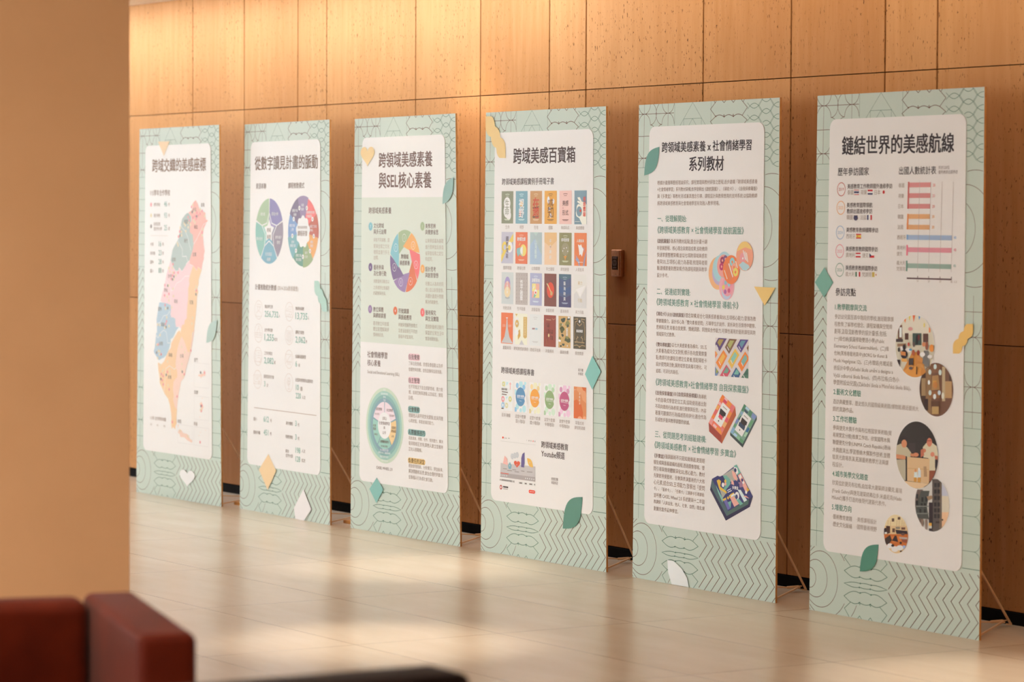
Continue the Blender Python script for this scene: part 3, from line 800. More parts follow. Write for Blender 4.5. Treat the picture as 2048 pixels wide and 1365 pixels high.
|3|S|204 176 160|10|0|5511 12935 5448 13136 5604 13307 5757 13321
|3|S|204 176 160|10|0|5713 13322 5715 13481
|3|S|204 176 160|10|0|5540 13488 5890 13483
text|2|T|124 96 76|獲益學生數|2804|9380|963|0|0
|2|T|124 176 160|256,732|2812|9783|1602|1|0
|2|T|124 96 76|人|4460|9823|157|0|0
|2|T|124 96 76|合作學校數|2795|10584|971|0|0
|2|T|124 176 160|1,255|2804|10985|1104|1|0
|2|T|124 96 76|校次|3954|11030|380|0|0
|2|T|124 96 76|工作坊場次|2787|11775|967|0|0
|2|T|124 176 160|2,082|2795|12172|1100|1|0
|2|T|124 96 76|場|3941|12215|178|0|0
|2|T|124 96 76|國際型研討會|2768|12974|1186|0|0
|2|T|124 176 160|3|2776|13355|202|1|0
|2|T|124 96 76|次|3114|13420|179|0|0
|2|T|124 96 76|教師參與數|6417|9387|984|0|0
|2|T|124 176 160|13,735|6421|9784|1352|1|0
|2|T|124 96 76|人|7816|9828|173|0|0
|2|T|124 96 76|課程方案數|6428|10579|981|0|0
|2|T|124 176 160|2,062|6432|10973|1109|1|0
|2|T|124 96 76|件|7584|11019|173|0|0
|2|T|124 96 76|全國巡迴展覽|6418|11794|1193|0|0
|2|T|124 176 160|6|6421|12170|218|1|0
|2|T|124 96 76|場|6770|12235|174|0|0
|2|T|124 96 76|全國美感教師出國參訪|6429|12974|1979|0|0
|2|T|124 176 160|10|6432|13353|455|1|0
|2|T|124 96 76|國|7017|13408|194|0|0
|2|T|124 176 160|220|6436|13774|680|1|0
|2|T|124 96 76|人次|7203|13822|376|0|0
divider_rule|2|S|172 144 128|25|0|1644 14647 8807 14648
text|2|T|124 96 76|國小|1612|15228|398|0|0
|2|T|124 176 160|612|2732|15165|718|1|0
|2|T|124 96 76|所|3566|15204|184|0|0
|2|T|124 96 76|國高中職|1606|15911|793|0|0
|2|T|124 176 160|451|2724|15850|716|1|0
|2|T|124 96 76|所|3556|15887|184|0|0
|2|T|124 96 76|海外僑校|5370|15221|789|0|0
|2|T|124 176 160|3|6417|15179|202|1|0
|2|T|124 96 76|校|6731|15230|178|0|0
|2|T|124 96 76|特教學校|5357|15911|810|0|0
|2|T|124 176 160|3|6423|15866|201|1|0
|2|T|124 96 76|校|6736|15916|178|0|0
|2|T|124 96 76|師培|5366|16641|360|0|0
|2|T|124 96 76|合作大學|5369|16860|807|0|0
|2|T|124 176 160|198|6408|16524|700|1|0
|2|T|124 96 76|人次|7185|16515|387|0|0
|2|T|124 176 160|128|6412|16964|688|1|0
|2|T|124 96 76|校次|7177|16994|397|0|0
diamond_motif|6|P|240 208 160|3402 16939 4310 17724 3344 18786 2307 17814
diamond_motif#b|6|P|236 232 232|7387 18427 8264 19375 7488 19997 6520 19994 6331 19479
twist_motif|6|P|176 212 200|8586 7955 9010 7947 9122 8007 9207 8128 9249 8311 9431 8368 9529 8458 9592 8578 9613 8700 9780 8750 9891 8831 9961 8935 9988 9056 9987 9450 9570 9461 9458 9403 9374 9284 9333 9102 9151 9046 9052 8957 8989 8836 8968 8714 8799 8664 8686 8583 8616 8477 8587 8355
@
title|2|T|112 80 68|跨領域美感素養|2642|2038|5352|2|0
|2|T|112 80 68|與SEL核心素養|2652|3022|5234|2|0
tinted_band|1|P|216 224 212|875 3833 9215 3833 9215 10838 875 10838
text|2|T|112 80 68|跨領域美感素養|1623|4457|2310|1|0
number_dot#784b2b8|3|E|136 196 208|1833|5234|204|204
|4|T|240 240 240|7|1768|5234|130|0|190
number_dot#1a3ab84|3|E|168 188 148|7018|5198|205|205
|4|T|240 240 240|1|6953|5198|130|0|190
number_dot#67a5f82|3|E|128 104 148|1846|7195|201|201
|4|T|240 240 240|6|1781|7195|130|0|190
number_dot#2f0a355|3|E|240 176 96|7008|7197|201|201
|4|T|240 240 240|2|6943|7197|130|0|190
number_dot#596769a|3|E|156 128 176|1839|9231|198|198
|4|T|240 240 240|5|1774|9231|130|0|190
number_dot#4d8693f|3|E|224 116 72|4348|9238|200|200
|4|T|240 240 240|4|4283|9238|130|0|190
number_dot#3ee6a66|3|E|240 116 116|6987|9243|200|200
|4|T|240 240 240|3|6922|9243|130|0|190
text|2|T|112 80 68|文化跨域|2145|5187|1029|1|0
|2|T|112 80 68|與多元詮釋|2149|5479|1286|1|0
|2|T|112 80 68|美學思辨|7291|5186|992|1|0
|2|T|112 80 68|與覺察省思|7288|5467|1242|1|0
|2|T|112 80 68|藝術參與|2170|7196|1020|1|0
|2|T|112 80 68|及社會行動|2173|7482|1275|1|0
|2|T|112 80 68|設計思考|7272|7198|996|1|0
|2|T|112 80 68|與創意發想|7270|7482|1237|1|0
|2|T|112 80 68|數位媒體|2160|9223|1008|1|0
|2|T|112 80 68|與網絡掌握|2154|9513|1262|1|0
|2|T|112 80 68|符號識讀|4661|9229|1002|1|0
|2|T|112 80 68|與脈絡應用|4656|9523|1249|1|0
|2|T|112 80 68|藝術探究|7272|9235|974|1|0
|2|T|112 80 68|與生活實踐|7259|9517|1234|1|0
|2|T|180 164 148|探查不同媒體、國|2154|5872|1591|0|0
|2|T|180 164 148|家與全球之文化|2157|6173|1589|0|0
|2|T|180 164 148|樣態並進行多元|2161|6460|1588|0|0
|2|T|180 164 148|詮釋。|2164|6732|494|0|0
|2|T|180 164 148|以美學底蘊為基礎|7285|5872|1720|0|0
|2|T|180 164 148|進行思辨並反身自|7282|6162|1706|0|0
|2|T|180 164 148|省探查自我之定位|7279|6454|1704|0|0
|2|T|180 164 148|和認同。|7277|6727|694|0|0
|2|T|180 164 148|規劃藝術活動並以|2178|7864|1566|0|0
|2|T|180 164 148|培養以人為本的同|7266|7878|1706|0|0
|2|T|180 164 148|之表達對社會議題|2158|8168|1586|0|0
|2|T|180 164 148|的觀察與參與。|2161|8443|1262|0|0
|2|T|180 164 148|理心並以創意發想、|7272|8165|1705|0|0
|2|T|180 164 148|具體計畫提升問題|7269|8457|1703|0|0
|2|T|180 164 148|解決的能動性。|7267|8732|1247|0|0
|2|T|180 164 148|善用數位科技媒|2158|9898|1555|0|0
|2|T|180 164 148|體並能理解與評|2162|10169|1553|0|0
|2|T|180 164 148|價網絡訊息。|2160|10442|1064|0|0
|2|T|180 164 148|辨識與理解符號樣式|4657|9890|1820|0|0
|2|T|180 164 148|及意涵並能在不同的|4657|10169|1817|0|0
|2|T|180 164 148|脈絡中適當運用。|4658|10445|1466|0|0
|2|T|180 164 148|透過對藝術活動的|7246|9891|1722|0|0
|2|T|180 164 148|探查於日常生活中|7243|10179|1720|0|0
|2|T|180 164 148|實踐相關知能。|7241|10461|1248|0|0
aperture_wheel|2|P|168 188 148|4655 5522 4801 5461 4953 5415 5109 5386 5267 5373 5426 5378 5583 5400 5737 5438 5886 5493 5156 6217 4649 6576
|3|R|240 240 240|5227|5760|185|16
|3|T|240 240 240|1|5172|5760|110|0|190
|2|P|240 176 96|5937 5516 6077 5592 6207 5682 6327 5786 6436 5902 6531 6028 6612 6165 6678 6309 6728 6460 5707 6341 5109 6168
|3|R|240 240 240|6108|6111|185|16
|3|T|240 240 240|2|6053|6111|110|0|190
|2|P|240 116 116|6742 6515 6770 6671 6780 6829 6774 6988 6751 7144 6711 7298 6655 7446 6583 7588 6497 7721 5953 6849 5716 6274
|3|R|240 240 240|6383|7019|185|16
|3|T|240 240 240|3|6328|7019|110|0|190
|2|P|224 116 72|6463 7766 6358 7885 6241 7992 6113 8086 5976 8166 5831 8231 5680 8279 5525 8311 5367 8327 5710 7358 6011 6814
|3|R|240 240 240|5845|7800|185|16
|3|T|240 240 240|4|5790|7800|110|0|190
|2|P|156 128 176|5310 8328 5152 8320 4995 8296 4842 8254 4694 8197 4553 8124 4421 8036 4299 7935 4189 7821 5160 7485 5773 7381
|3|R|240 240 240|4898|7866|185|16
|3|T|240 240 240|5|4843|7866|110|0|190
|2|P|128 104 148|4152 7778 4059 7649 3981 7511 3918 7366 3871 7214 3840 7058 3826 6900 3829 6742 3849 6585 4718 7134 5181 7549
|3|R|240 240 240|4256|7168|185|16
|3|T|240 240 240|6|4201|7168|110|0|190
|2|P|136 196 208|3861 6529 3903 6376 3962 6229 4037 6089 4126 5957 4228 5836 4343 5727 4469 5631 4605 5548 4716 6570 4681 7191
|3|R|240 240 240|4402|6230|185|16
|3|T|240 240 240|7|4347|6230|110|0|190
|4|T|112 80 68|跨領域|4915|6645|731|1|0
|4|T|112 80 68|美感素養|4792|6943|981|1|0
text|2|T|112 80 68|社會情緒學習|1598|11418|1970|1|0
|2|T|112 80 68|核心素養|1604|11822|1304|1|0
|2|T|152 132 120|Social and Emotional Learning (SEL)|1611|12288|3138|0|0
competence_wheel|2|E|204 220 200|3332|14787|1822|1822
|3|E|164 204 192|3332|14787|1658|1658
|4|E|140 184 180|3332|14787|1476|1476
|5|E|136 168 180|3332|14787|1312|1312
|6|P|240 224 232|3362 13649 3497 13660 3631 13688 3760 13732 3882 13790 3997 13863 4103 13949 4197 14047 4279 14155 4348 14273 4402 14398 3914 14575 3885 14507 3847 14443 3803 14384 3751 14331 3694 14284 3631 14245 3565 14213 3494 14189 3422 14174 3348 14168
|6|P|240 208 152|4427 14473 4456 14605 4470 14739 4467 14874 4449 15008 4415 15139 4366 15265 4302 15384 4224 15494 4134 15595 4033 15684 3713 15275 3769 15227 3818 15172 3860 15112 3894 15047 3921 14978 3940 14907 3950 14835 3951 14761 3944 14688 3928 14616
|6|P|160 208 196|3985 15720 3870 15790 3748 15847 3619 15889 3487 15915 3352 15925 3217 15920 3084 15898 2954 15861 2829 15809 2712 15742 2995 15307 3059 15343 3126 15371 3197 15392 3270 15403 3343 15406 3416 15401 3488 15386 3558 15364 3625 15333 3687 15294
|6|P|160 208 196|2663 15708 2558 15622 2465 15525 2384 15417 2316 15300 2262 15176 2224 15047 2201 14914 2194 14779 2202 14644 2227 14512 2731 14637 2718 14709 2713 14783 2717 14856 2729 14928 2750 14999 2779 15066 2816 15130 2860 15188 2911 15242 2968 15288
|6|P|240 224 232|2249 14435 2301 14305 2368 14182 2449 14068 2544 13965 2651 13875 2768 13798 2894 13736 3026 13690 3163 13661 3302 13649 3316 14168 3240 14175 3166 14190 3094 14215 3025 14249 2961 14291 2903 14340 2852 14396 2807 14458 2771 14525 2743 14596
|7|E|240 240 240|3332|14787|638|638
|8|T|112 80 68|(SEL)|3153|14460|380|1|0
|8|T|112 80 68|社會情緒學習|2808|14678|1030|1|0
|8|T|112 80 68|與|3252|14892|149|1|0
|8|T|112 80 68|公平|3159|15135|325|1|0
|8|T|112 80 68|自我覺察|2521|14018|574|1|0
|8|T|112 80 68|身分認同|2400|14268|424|0|0
|8|T|112 80 68|自主管理|3564|14020|568|1|0
|8|T|112 80 68|自主支持|3836|14264|431|0|0
|8|T|112 80 68|社會|2229|14837|287|1|0
|8|T|112 80 68|覺察|2231|14998|287|1|0
|8|T|112 80 68|歸屬感|2357|15255|314|0|0
|8|T|112 80 68|人際關係技巧|2878|15566|877|1|0
|8|T|112 80 68|合作解決問題|3002|15786|647|0|0
|8|T|112 80 68|負責任|4047|14843|416|1|0
|8|T|112 80 68|的決定|4028|15004|429|1|0
|8|T|112 80 68|好奇|4036|15261|228|0|0
|8|T|240 240 240|社區|3196|13071|246|0|0
|8|T|240 240 240|家庭與照護者|2986|13263|682|0|0
|8|T|240 240 240|學校|3206|13413|245|0|0
|8|T|240 240 240|班級|3214|13568|231|0|0
|8|T|240 240 240|SEL與教室氛圍|2922|15966|795|0|0
|8|T|240 240 240|全校性文化、實踐與政策|2727|16105|1185|0|0
|8|T|240 240 240|真誠的夥伴關係|2926|16293|794|0|0
|8|T|240 240 240|一致的學習機會|2981|16481|739|0|0
text|2|T|112 80 68|CASEL WHEEL 2.0|2552|16855|1531|0|0
heading_pill#70|2|P|240 204 212|5768 11549 5704 11536 5650 11500 5614 11446 5602 11383 5614 11319 5650 11265 5704 11229 5768 11217 6573 11217 6636 11229 6690 11265 6726 11319 6739 11383 6726 11446 6690 11500 6636 11536 6573 11549
text|3|T|80 60 52|自我覺察|5663|11381|1017|1|0
heading_pill#293|2|P|240 204 212|5760 12647 5699 12634 5646 12599 5611 12547 5599 12485 5611 12424 5646 12371 5699 12336 5760 12324 6570 12324 6632 12336 6684 12371 6719 12424 6731 12485 6719 12547 6684 12599 6632 12634 6570 12647
text|3|T|80 60 52|自主管理|5660|12484|1012|1|0
heading_pill#575|2|P|140 188 184|5731 14021 5671 14009 5621 13975 5588 13925 5576 13866 5588 13806 5621 13756 5671 13723 5731 13711 6546 13711 6606 13723 6656 13756 6690 13806 6701 13866 6690 13925 6656 13975 6606 14009 6546 14021
text|3|T|80 60 52|社會覺察|5636|13864|1006|1|0
heading_pill#800|2|P|140 188 184|5697 15094 5642 15083 5595 15052 5564 15005 5553 14950 5564 14895 5595 14848 5642 14817 5697 14806 7075 14806 7130 14817 7177 14848 7209 14895 7219 14950 7209 15005 7177 15052 7130 15083 7075 15094
text|3|T|80 60 52|人際關係技巧|5613|14950|1548|1|0
heading_pill#1082|2|P|240 204 132|5687 16436 5635 16426 5590 16396 5561 16352 5550 16299 5561 16247 5590 16203 5635 16173 5687 16163 7041 16163 7093 16173 7137 16203 7167 16247 7177 16299 7167 16352 7137 16396 7093 16426 7041 16436
text|3|T|80 60 52|負責任的決定|5610|16299|1510|1|0
|2|T|172 152 140|了解自我情緒、思想及價值觀,以及評|5641|11688|3211|0|0
|2|T|172 152 140|估優勢與挑戰、自信並擁有自我效能。|5641|11969|3148|0|0
|2|T|172 152 140|在不同情況下自主調節情緒、壓力管|5639|12791|3196|0|0
|2|T|172 152 140|理、自我控制與激勵,以及設定、實踐|5638|13054|3193|0|0
|2|T|172 152 140|目標。|5637|13319|465|0|0
|2|T|172 152 140|理解他人與不同文化觀點,並具同理|5635|14149|3197|0|0
|2|T|172 152 140|心和欣賞、尊重差異的能力。|5635|14407|2372|0|0
|2|T|172 152 140|透過溝通、傾聽、合作、抵抗壓力、解決|5633|15224|3183|0|0
|2|T|172 152 140|衝突和相互支持,與他人建立並維持|5632|15482|3179|0|0
|2|T|172 152 140|正向人際關係。|5632|15754|1256|0|0
|2|T|172 152 140|經由發現問題、分析情況、評估後果、|5630|16545|3165|0|0
|2|T|172 152 140|解決問題和反思,做出合理的判斷來|5629|16804|3161|0|0
|2|T|172 152 140|從事個人行為或社會互動。|5628|17088|2247|0|0
heart_motif|6|P|240 208 148|1470 1611 1473 1595 1491 1550 1538 1490 1618 1432 1729 1392 1857 1382 1988 1408 2099 1466 2175 1549 2202 1644 2175 1744 2099 1840 1988 1930 1857 2015 1729 2095 1618 2170 1538 2238 1491 2292 1473 2328 1470 2340 1467 2328 1448 2292 1401 2238 1321 2170 1211 2095 1082 2015 952 1930 840 1840 765 1744 738 1644 765 1549 840 1466 952 1408 1082 1382 1211 1392 1321 1432 1401 1490 1448 1550 1467 1595
leaf_motif|6|P|148 184 176|10031 2928 9866 2965 9706 3007 9556 3057 9421 3119 9303 3197 9204 3291 9126 3403 9067 3531 9025 3674 8998 3830 8981 3995 8969 4163 9134 4127 9294 4085 9444 4035 9580 3973 9698 3895 9797 3801 9875 3689 9934 3561 9976 3417 10003 3262 10020 3097
diamond_motif|6|P|136 192 184|2609 17344 3246 17887 2573 18589 1897 17951
@
title|2|T|76 56 52|跨域美感百寶箱|2545|2010|5225|2|0
text|2|T|76 56 52|跨領域美感課程實例手冊電子書|1551|3154|4468|1|0
book_cover#1|2|P|144 148 124|1547 3586 2567 3586 2567 5038 1547 5038
|3|E|240 240 240|2036|4138|286|286
|3|E|240 240 240|2036|4486|306|306
|3|E|240 240 240|2179|4675|204|204
|5|T|160 164 148|生|1853|4138|367|1|0
|5|T|160 164 148|命|1853|4486|367|1|0
|4|S|220 228 208|31|0|1802 4849 2312 4849
|4|S|220 228 208|20|0|1873 4886 2240 4886
|4|S|220 228 208|25|0|1883 3731 2057 3716 2230 3731
|4|S|220 228 208|20|0|1934 3804 2179 3804
book_cover#2|2|P|132 176 192|2778 3585 3798 3585 3798 5041 2778 5041
|3|E|232 184 88|3288|4167|122|122
|5|T|240 240 240|視|3073|4138|428|2|0
|5|T|240 240 240|野|3073|4575|428|2|0
|3|P|224 120 84|3084 4429 3308 4459 3237 4720 3084 4750
|4|S|216 240 240|31|0|3033 4851 3543 4851
|4|S|216 240 240|20|0|3104 4888 3471 4888
|4|S|216 240 240|26|0|3114 3731 3288 3716 3461 3731
|4|S|216 240 240|20|0|3165 3804 3410 3804
book_cover#3|2|P|204 156 104|4022 3585 5023 3585 5023 5043 4022 5043
|3|P|112 84 64|4222 4314 4823 4270 4623 4358 4272 4372
|3|P|112 84 64|4222 4722 4823 4678 4623 4766 4272 4781
|5|T|208 84 56|在|4272|4139|501|2|0
|5|T|208 84 56|地|4272|4547|501|2|0
|4|S|236 212 172|30|0|4272 4853 4773 4853
|4|S|236 212 172|20|0|4342 4890 4703 4890
|4|S|236 212 172|25|0|4352 3731 4523 3716 4693 3731
|4|S|236 212 172|20|0|4402 3804 4643 3804
book_cover#4|2|P|232 172 76|5242 3585 6267 3585 6267 5045 5242 5045
|3|E|240 240 240|5570|3994|103|164
|3|E|240 240 240|5980|4052|82|115
|3|E|240 240 240|5652|4388|92|92
|3|E|240 240 240|5775|4680|82|115
|5|T|128 84 44|感|5524|4169|461|0|0
|5|T|128 84 44|知|5524|4549|461|0|0
|4|S|144 100 52|31|0|5498 4855 6011 4855
|4|S|144 100 52|21|0|5570 4892 5939 4892
|4|S|144 100 52|26|0|5580 3731 5754 3716 5929 3731
|4|S|144 100 52|21|0|5631 3804 5877 3804
book_cover#5|2|P|240 200 192|6480 3584 7498 3584 7498 5048 6480 5048
|5|T|112 84 80|美感|6745|4126|489|0|0
|5|T|112 84 80|形式|6745|4550|489|0|0
|3|E|224 172 168|6786|4345|51|51
|4|S|144 100 92|31|0|6735 4857 7244 4857
|4|S|144 100 92|20|0|6806 4894 7173 4894
|4|S|144 100 92|25|0|6816 3730 6989 3716 7162 3730
|4|S|144 100 92|20|0|6867 3804 7111 3804
book_cover#6|2|P|128 156 172|7718 3584 8723 3584 8723 5050 7718 5050
|3|P|240 240 228|8341 5050 8703 5050 8703 4200 8572 4097 8321 4068 8170 3877 7970 3877 8020 3965 8221 4068 8000 4024 7939 4082 8221 4200 8020 4170 7919 4258 7879 4464 7839 4552 7879 4698 8120 4786
|4|E|128 156 172|8120|4493|221|221
|5|E|224 80 56|8221|4464|60|60
|5|T|224 80 56|美|8442|3950|201|2|0
|5|T|224 80 56|感|8442|4170|201|2|0
|5|T|224 80 56|體|8442|4390|201|2|0
|5|T|224 80 56|驗|8442|4610|201|2|0
|4|S|240 240 228|15|0|7769 4933 8170 4933
book_cover#7|2|P|196 196 212|1569 5420 2591 5420 2591 6833 1569 6833
|3|P|236 212 104|2591 5491 2591 5844 2131 6014 1978 6296 1569 6791 1569 6480 1876 6127
|4|E|236 212 104|1855|6099|245|245
|4|E|240 240 240|2305|6099|245|245
|5|E|196 196 212|1876|6113|123|123
|5|E|236 212 104|2264|6127|123|123
|5|T|100 84 96|國|1978|5731|204|1|0
|5|T|100 84 96|際|1978|5986|204|1|0
|5|T|100 84 96|增|1978|6240|204|1|0
|5|T|100 84 96|能|1978|6494|204|1|0
book_cover#8|2|P|232 124 84|2795 5421 3817 5421 3817 6837 2795 6837
|5|T|240 240 240|跨域社群|2948|5733|715|2|0
|3|P|148 196 196|2897 6158 3204 6101 3429 5988 3429 6526 3153 6413 3020 6526 2897 6328
|4|E|240 220 124|3469|6228|266|266
|5|P|240 240 240|3429 6044 3255 6129 3204 6228 3255 6356 3429 6441
|4|S|240 220 124|41|0|3102 6016 3204 5903
|4|S|240 196 172|31|0|3051 6653 3561 6653
|4|S|240 196 172|20|0|3122 6689 3490 6689
|4|S|240 196 172|26|0|3132 5563 3306 5549 3480 5563
|4|S|240 196 172|20|0|3183 5634 3429 5634
book_cover#9|2|P|176 196 200|4034 5422 5037 5422 5037 6841 4034 6841
|3|P|172 196 220|4034 5990 4436 5706 4887 6274 5037 6416 5037 6841 4034 6841
|3|P|188 212 208|4335 5422 4736 5422 4536 5592
|5|T|224 240 240|山|4436|5848|201|1|0
|5|T|224 240 240|海|4436|6061|201|1|0
|5|T|224 240 240|藝|4436|6274|201|1|0
|5|T|224 240 240|鏡|4436|6487|201|1|0
book_cover#10|2|P|240 208 172|5249 5423 6276 5423 6276 6846 5249 6846
|3|P|232 192 136|5249 5423 6276 5423 6276 5779 5763 6063 5249 5850
|5|T|240 240 240|本|5680|5779|164|1|0
|5|T|240 240 240|土|5680|6020|164|1|0
|5|T|240 240 240|鏈|5680|6262|164|1|0
|5|T|240 240 240|結|5680|6504|164|1|0
|4|E|192 132 92|5763|6063|51|51
book_cover#11|2|P|148 144 100|6483 5424 7502 5424 7502 6850 6483 6850
|5|T|240 240 240|師培創發|6676|5737|632|2|0
|3|P|188 180 172|6962 6493 6931 6279 6687 6208 6942 6208 6789 6023 6972 6137 6992 5937 7013 6137 7217 6023 7054 6208 7349 6208 7074 6279 7043 6493
|3|E|164 156 124|6992|6137|306|275
|5|P|220 156 76|6850 6450 7156 6422 7043 6536 6992 6650 6942 6536
|5|E|240 240 240|6891|6108|31|31
|5|E|240 240 240|7094|6080|31|31
|5|E|240 240 240|6789|6222|31|31
|5|E|240 240 240|7196|6236|31|31
|4|S|216 220 184|31|0|6738 6664 7247 6664
|4|S|216 220 184|20|0|6809 6700 7176 6700
|4|S|216 220 184|25|0|6819 5566 6992 5552 7166 5566
|4|S|216 220 184|20|0|6870 5638 7115 5638
book_cover#12|2|P|232 132 76|7716 5424 8722 5424 8722 6854 7716 6854
|5|T|240 240 232|人權藝美|7927|5767|584|1|0
|3|P|240 240 240|8018 5925 8199 5968 8269 5910 8340 6025 8470 6139 8400 6311 8340 6454 8239 6339 8138 6396 8098 6168
|3|P|160 168 200|8420 6854 8501 6568 8722 6168 8672 6368 8581 6625 8541 6854
|3|P|160 168 200|8168 6854 8118 6596 7816 6368 7917 6539 7796 6568 8018 6711 8098 6854
|4|S|160 168 200|30|0|8400 6053 8521 6110 8541 6253
|4|S|240 240 232|20|0|8018 6696 8420 6696
book_cover#13|2|P|208 216 216|1614 7233 2641 7233 2641 8663 1614 8663
|3|E|172 160 208|2127|7776|246|345
|4|E|228 176 168|2127|7948|267|320
|5|E|240 220 176|2127|8120|246|246
|5|T|240 240 240|特|2066|7691|123|1|0
|5|T|240 240 240|教|2066|7834|123|1|0
|5|T|240 240 240|真|2066|7977|123|1|0
|5|T|240 240 240|美|2066|8120|123|1|0
|2|E|188 192 192|2127|8377|205|62
book_cover#14|2|P|192 184 180|2832 7234 3869 7234 3869 8668 2832 8668
|3|E|172 160 156|2936|7334|31|31
|3|E|172 160 156|2936|7506|31|31
|3|E|172 160 156|2936|7678|31|31
|3|E|172 160 156|2936|7850|31|31
|3|E|172 160 156|2936|8022|31|31
|3|E|172 160 156|2936|8194|31|31
|3|E|172 160 156|2936|8366|31|31
|3|E|172 160 156|2936|8539|31|31
|3|E|172 160 156|3143|7334|31|31
|3|E|172 160 156|3143|7506|31|31
|3|E|172 160 156|3143|7678|31|31
|3|E|172 160 156|3143|7850|31|31
|3|E|172 160 156|3143|8022|31|31
|3|E|172 160 156|3143|8194|31|31
|3|E|172 160 156|3143|8366|31|31
|3|E|172 160 156|3143|8539|31|31
|3|E|172 160 156|3351|7334|31|31
|3|E|172 160 156|3351|7506|31|31
|3|E|172 160 156|3351|7678|31|31
|3|E|172 160 156|3351|7850|31|31
|3|E|172 160 156|3351|8022|31|31
|3|E|172 160 156|3351|8194|31|31
|3|E|172 160 156|3351|8366|31|31
|3|E|172 160 156|3351|8539|31|31
|3|E|172 160 156|3558|7334|31|31
|3|E|172 160 156|3558|7506|31|31
|3|E|172 160 156|3558|7678|31|31
|3|E|172 160 156|3558|7850|31|31
|3|E|172 160 156|3558|8022|31|31
|3|E|172 160 156|3558|8194|31|31
|3|E|172 160 156|3558|8366|31|31
|3|E|172 160 156|3558|8539|31|31
|3|E|172 160 156|3765|7334|31|31
|3|E|172 160 156|3765|7506|31|31
|3|E|172 160 156|3765|7678|31|31
|3|E|172 160 156|3765|7850|31|31
|3|E|172 160 156|3765|8022|31|31
|3|E|172 160 156|3765|8194|31|31
|3|E|172 160 156|3765|8366|31|31
|3|E|172 160 156|3765|8539|31|31
|5|T|240 240 240|性|3237|7664|228|2|0
|5|T|240 240 240|平|3237|7893|228|2|0
|5|T|240 240 240|融|3237|8123|228|2|0
|5|T|240 240 240|藝|3237|8352|228|2|0
book_cover#15|2|P|176 180 212|4056 7234 5056 7234 5056 8672 4056 8672
|5|T|240 240 240|游藝雲端|4226|7551|660|2|0
|3|P|240 228 148|4236 7694 4856 7694 4856 8327 4236 8327
|4|P|240 184 168|4556 7694 4856 7694 4856 7982 4556 7982
|4|P|240 180 164|4236 8039 4516 8039 4516 8327 4236 8327
|5|P|132 196 180|4356 8327 4556 7953 4676 8097 4506 8298
|6|E|240 240 240|4556|8068|120|120
|7|E|224 80 56|4556|8097|50|50
|5|P|240 240 240|4306 7953 4406 7752 4456 7867
|4|S|220 232 240|30|0|4306 8485 4806 8485
|4|S|220 232 240|20|0|4376 8521 4736 8521
|4|S|220 232 240|25|0|4386 7378 4556 7364 4726 7378
|4|S|220 232 240|20|0|4436 7450 4676 7450
book_cover#16|2|P|132 76 64|5261 7235 6265 7235 6265 8677 5261 8677
|4|E|224 84 56|5783|7956|301|346
|5|S|224 208 144|60|0|5482 7667 5612 7783 5813 8028
|5|E|208 172 116|5863|8100|100|100
book_cover#17|2|P|84 96 132|6471 7235 7467 7235 7467 8682 6471 8682
|3|P|84 112 128|6471 7235 7467 7235 7467 7380 6969 7524 6471 7380
|3|P|76 96 144|6471 7741 6969 7886 7467 7741 7467 8031 6969 8132 6471 8031
|3|P|80 76 116|6471 8175 6969 8277 7467 8132 7467 8682 6471 8682
|5|T|240 240 240|藝|6864|7640|169|1|0
|5|T|240 240 240|海|6864|7864|169|1|0
|5|T|240 240 240|映|6864|8089|169|1|0
|5|T|240 240 240|美|6864|8313|169|1|0
|4|S|176 184 208|30|0|6720 8494 7218 8494
|4|S|176 184 208|20|0|6789 8530 7148 8530
|4|S|176 184 208|25|0|6799 7380 6969 7365 7138 7380
|4|S|176 184 208|20|0|6849 7452 7088 7452
book_cover#18|2|P|232 232 228|7694 7236 8709 7236 8709 8686 7694 8686
|3|P|240 240 240|7847 7888 8607 7700 8202 8222 8049 8019
|3|P|220 220 220|7694 8106 7897 7961 8202 8251 8709 7714 8709 8686 7694 8686
|5|T|212 188 144|美力|8029|7598|345|0|0
|5|T|212 188 144|引航|8029|8353|345|0|0
book_cover#19|2|P|232 120 68|1609 9059 2626 9059 2626 10451 1609 10451
|3|P|200 200 200|2097 9268 2138 9268 2199 9755 2341 10145 2626 10424 1650 10424 1914 10145 2036 9755
|4|S|240 240 240|31|0|2036 9289 2199 9289
|5|T|240 188 160|遊趣|1731|9644|264|0|0
|5|T|240 188 160|美際|2250|9644|264|0|0
book_cover#20|2|P|240 240 220|2823 9062 3849 9062 3849 10455 2823 10455
|3|P|220 188 116|3521 9201 3829 9201 3829 10106 3675 10176 3521 10106
|4|E|216 176 92|2977|9521|144|172
|5|E|240 240 240|2977|9521|51|51
|3|P|216 176 92|3028 9897 3233 9758 3285 10065 3080 10246
|3|P|240 240 240|2823 9340 3028 9201 3131 9340 2926 9452
|3|P|204 204 208|3182 10455 3387 10246 3593 10455
|5|E|240 240 240|2977|9925|144|144
|3|P|220 188 116|2823 9089 3028 9089 2926 9201
|5|T|240 224 180|跨|3623|9284|103|0|0
|5|T|240 224 180|域|3623|9403|103|0|0
|5|T|240 224 180|美|3623|9521|103|0|0
|5|T|240 224 180|感|3623|9640|103|0|0
|5|T|240 224 180|創|3623|9758|103|0|0
|5|T|240 224 180|課|3623|9876|103|0|0
|5|T|240 224 180|術|3623|9995|103|0|0
book_cover#21|2|P|228 232 232|4042 9064 5033 9064 5033 10458 4042 10458
|5|T|176 92 108|西班牙|4270|9705|238|2|0
|5|T|148 216 240|拾美|4547|9705|178|2|0
|4|S|208 208 208|30|0|4289 10276 4785 10276
|4|S|208 208 208|20|0|4359 10311 4716 10311
|4|S|208 208 208|25|0|4369 9203 4537 9189 4706 9203
|4|S|208 208 208|20|0|4418 9273 4656 9273
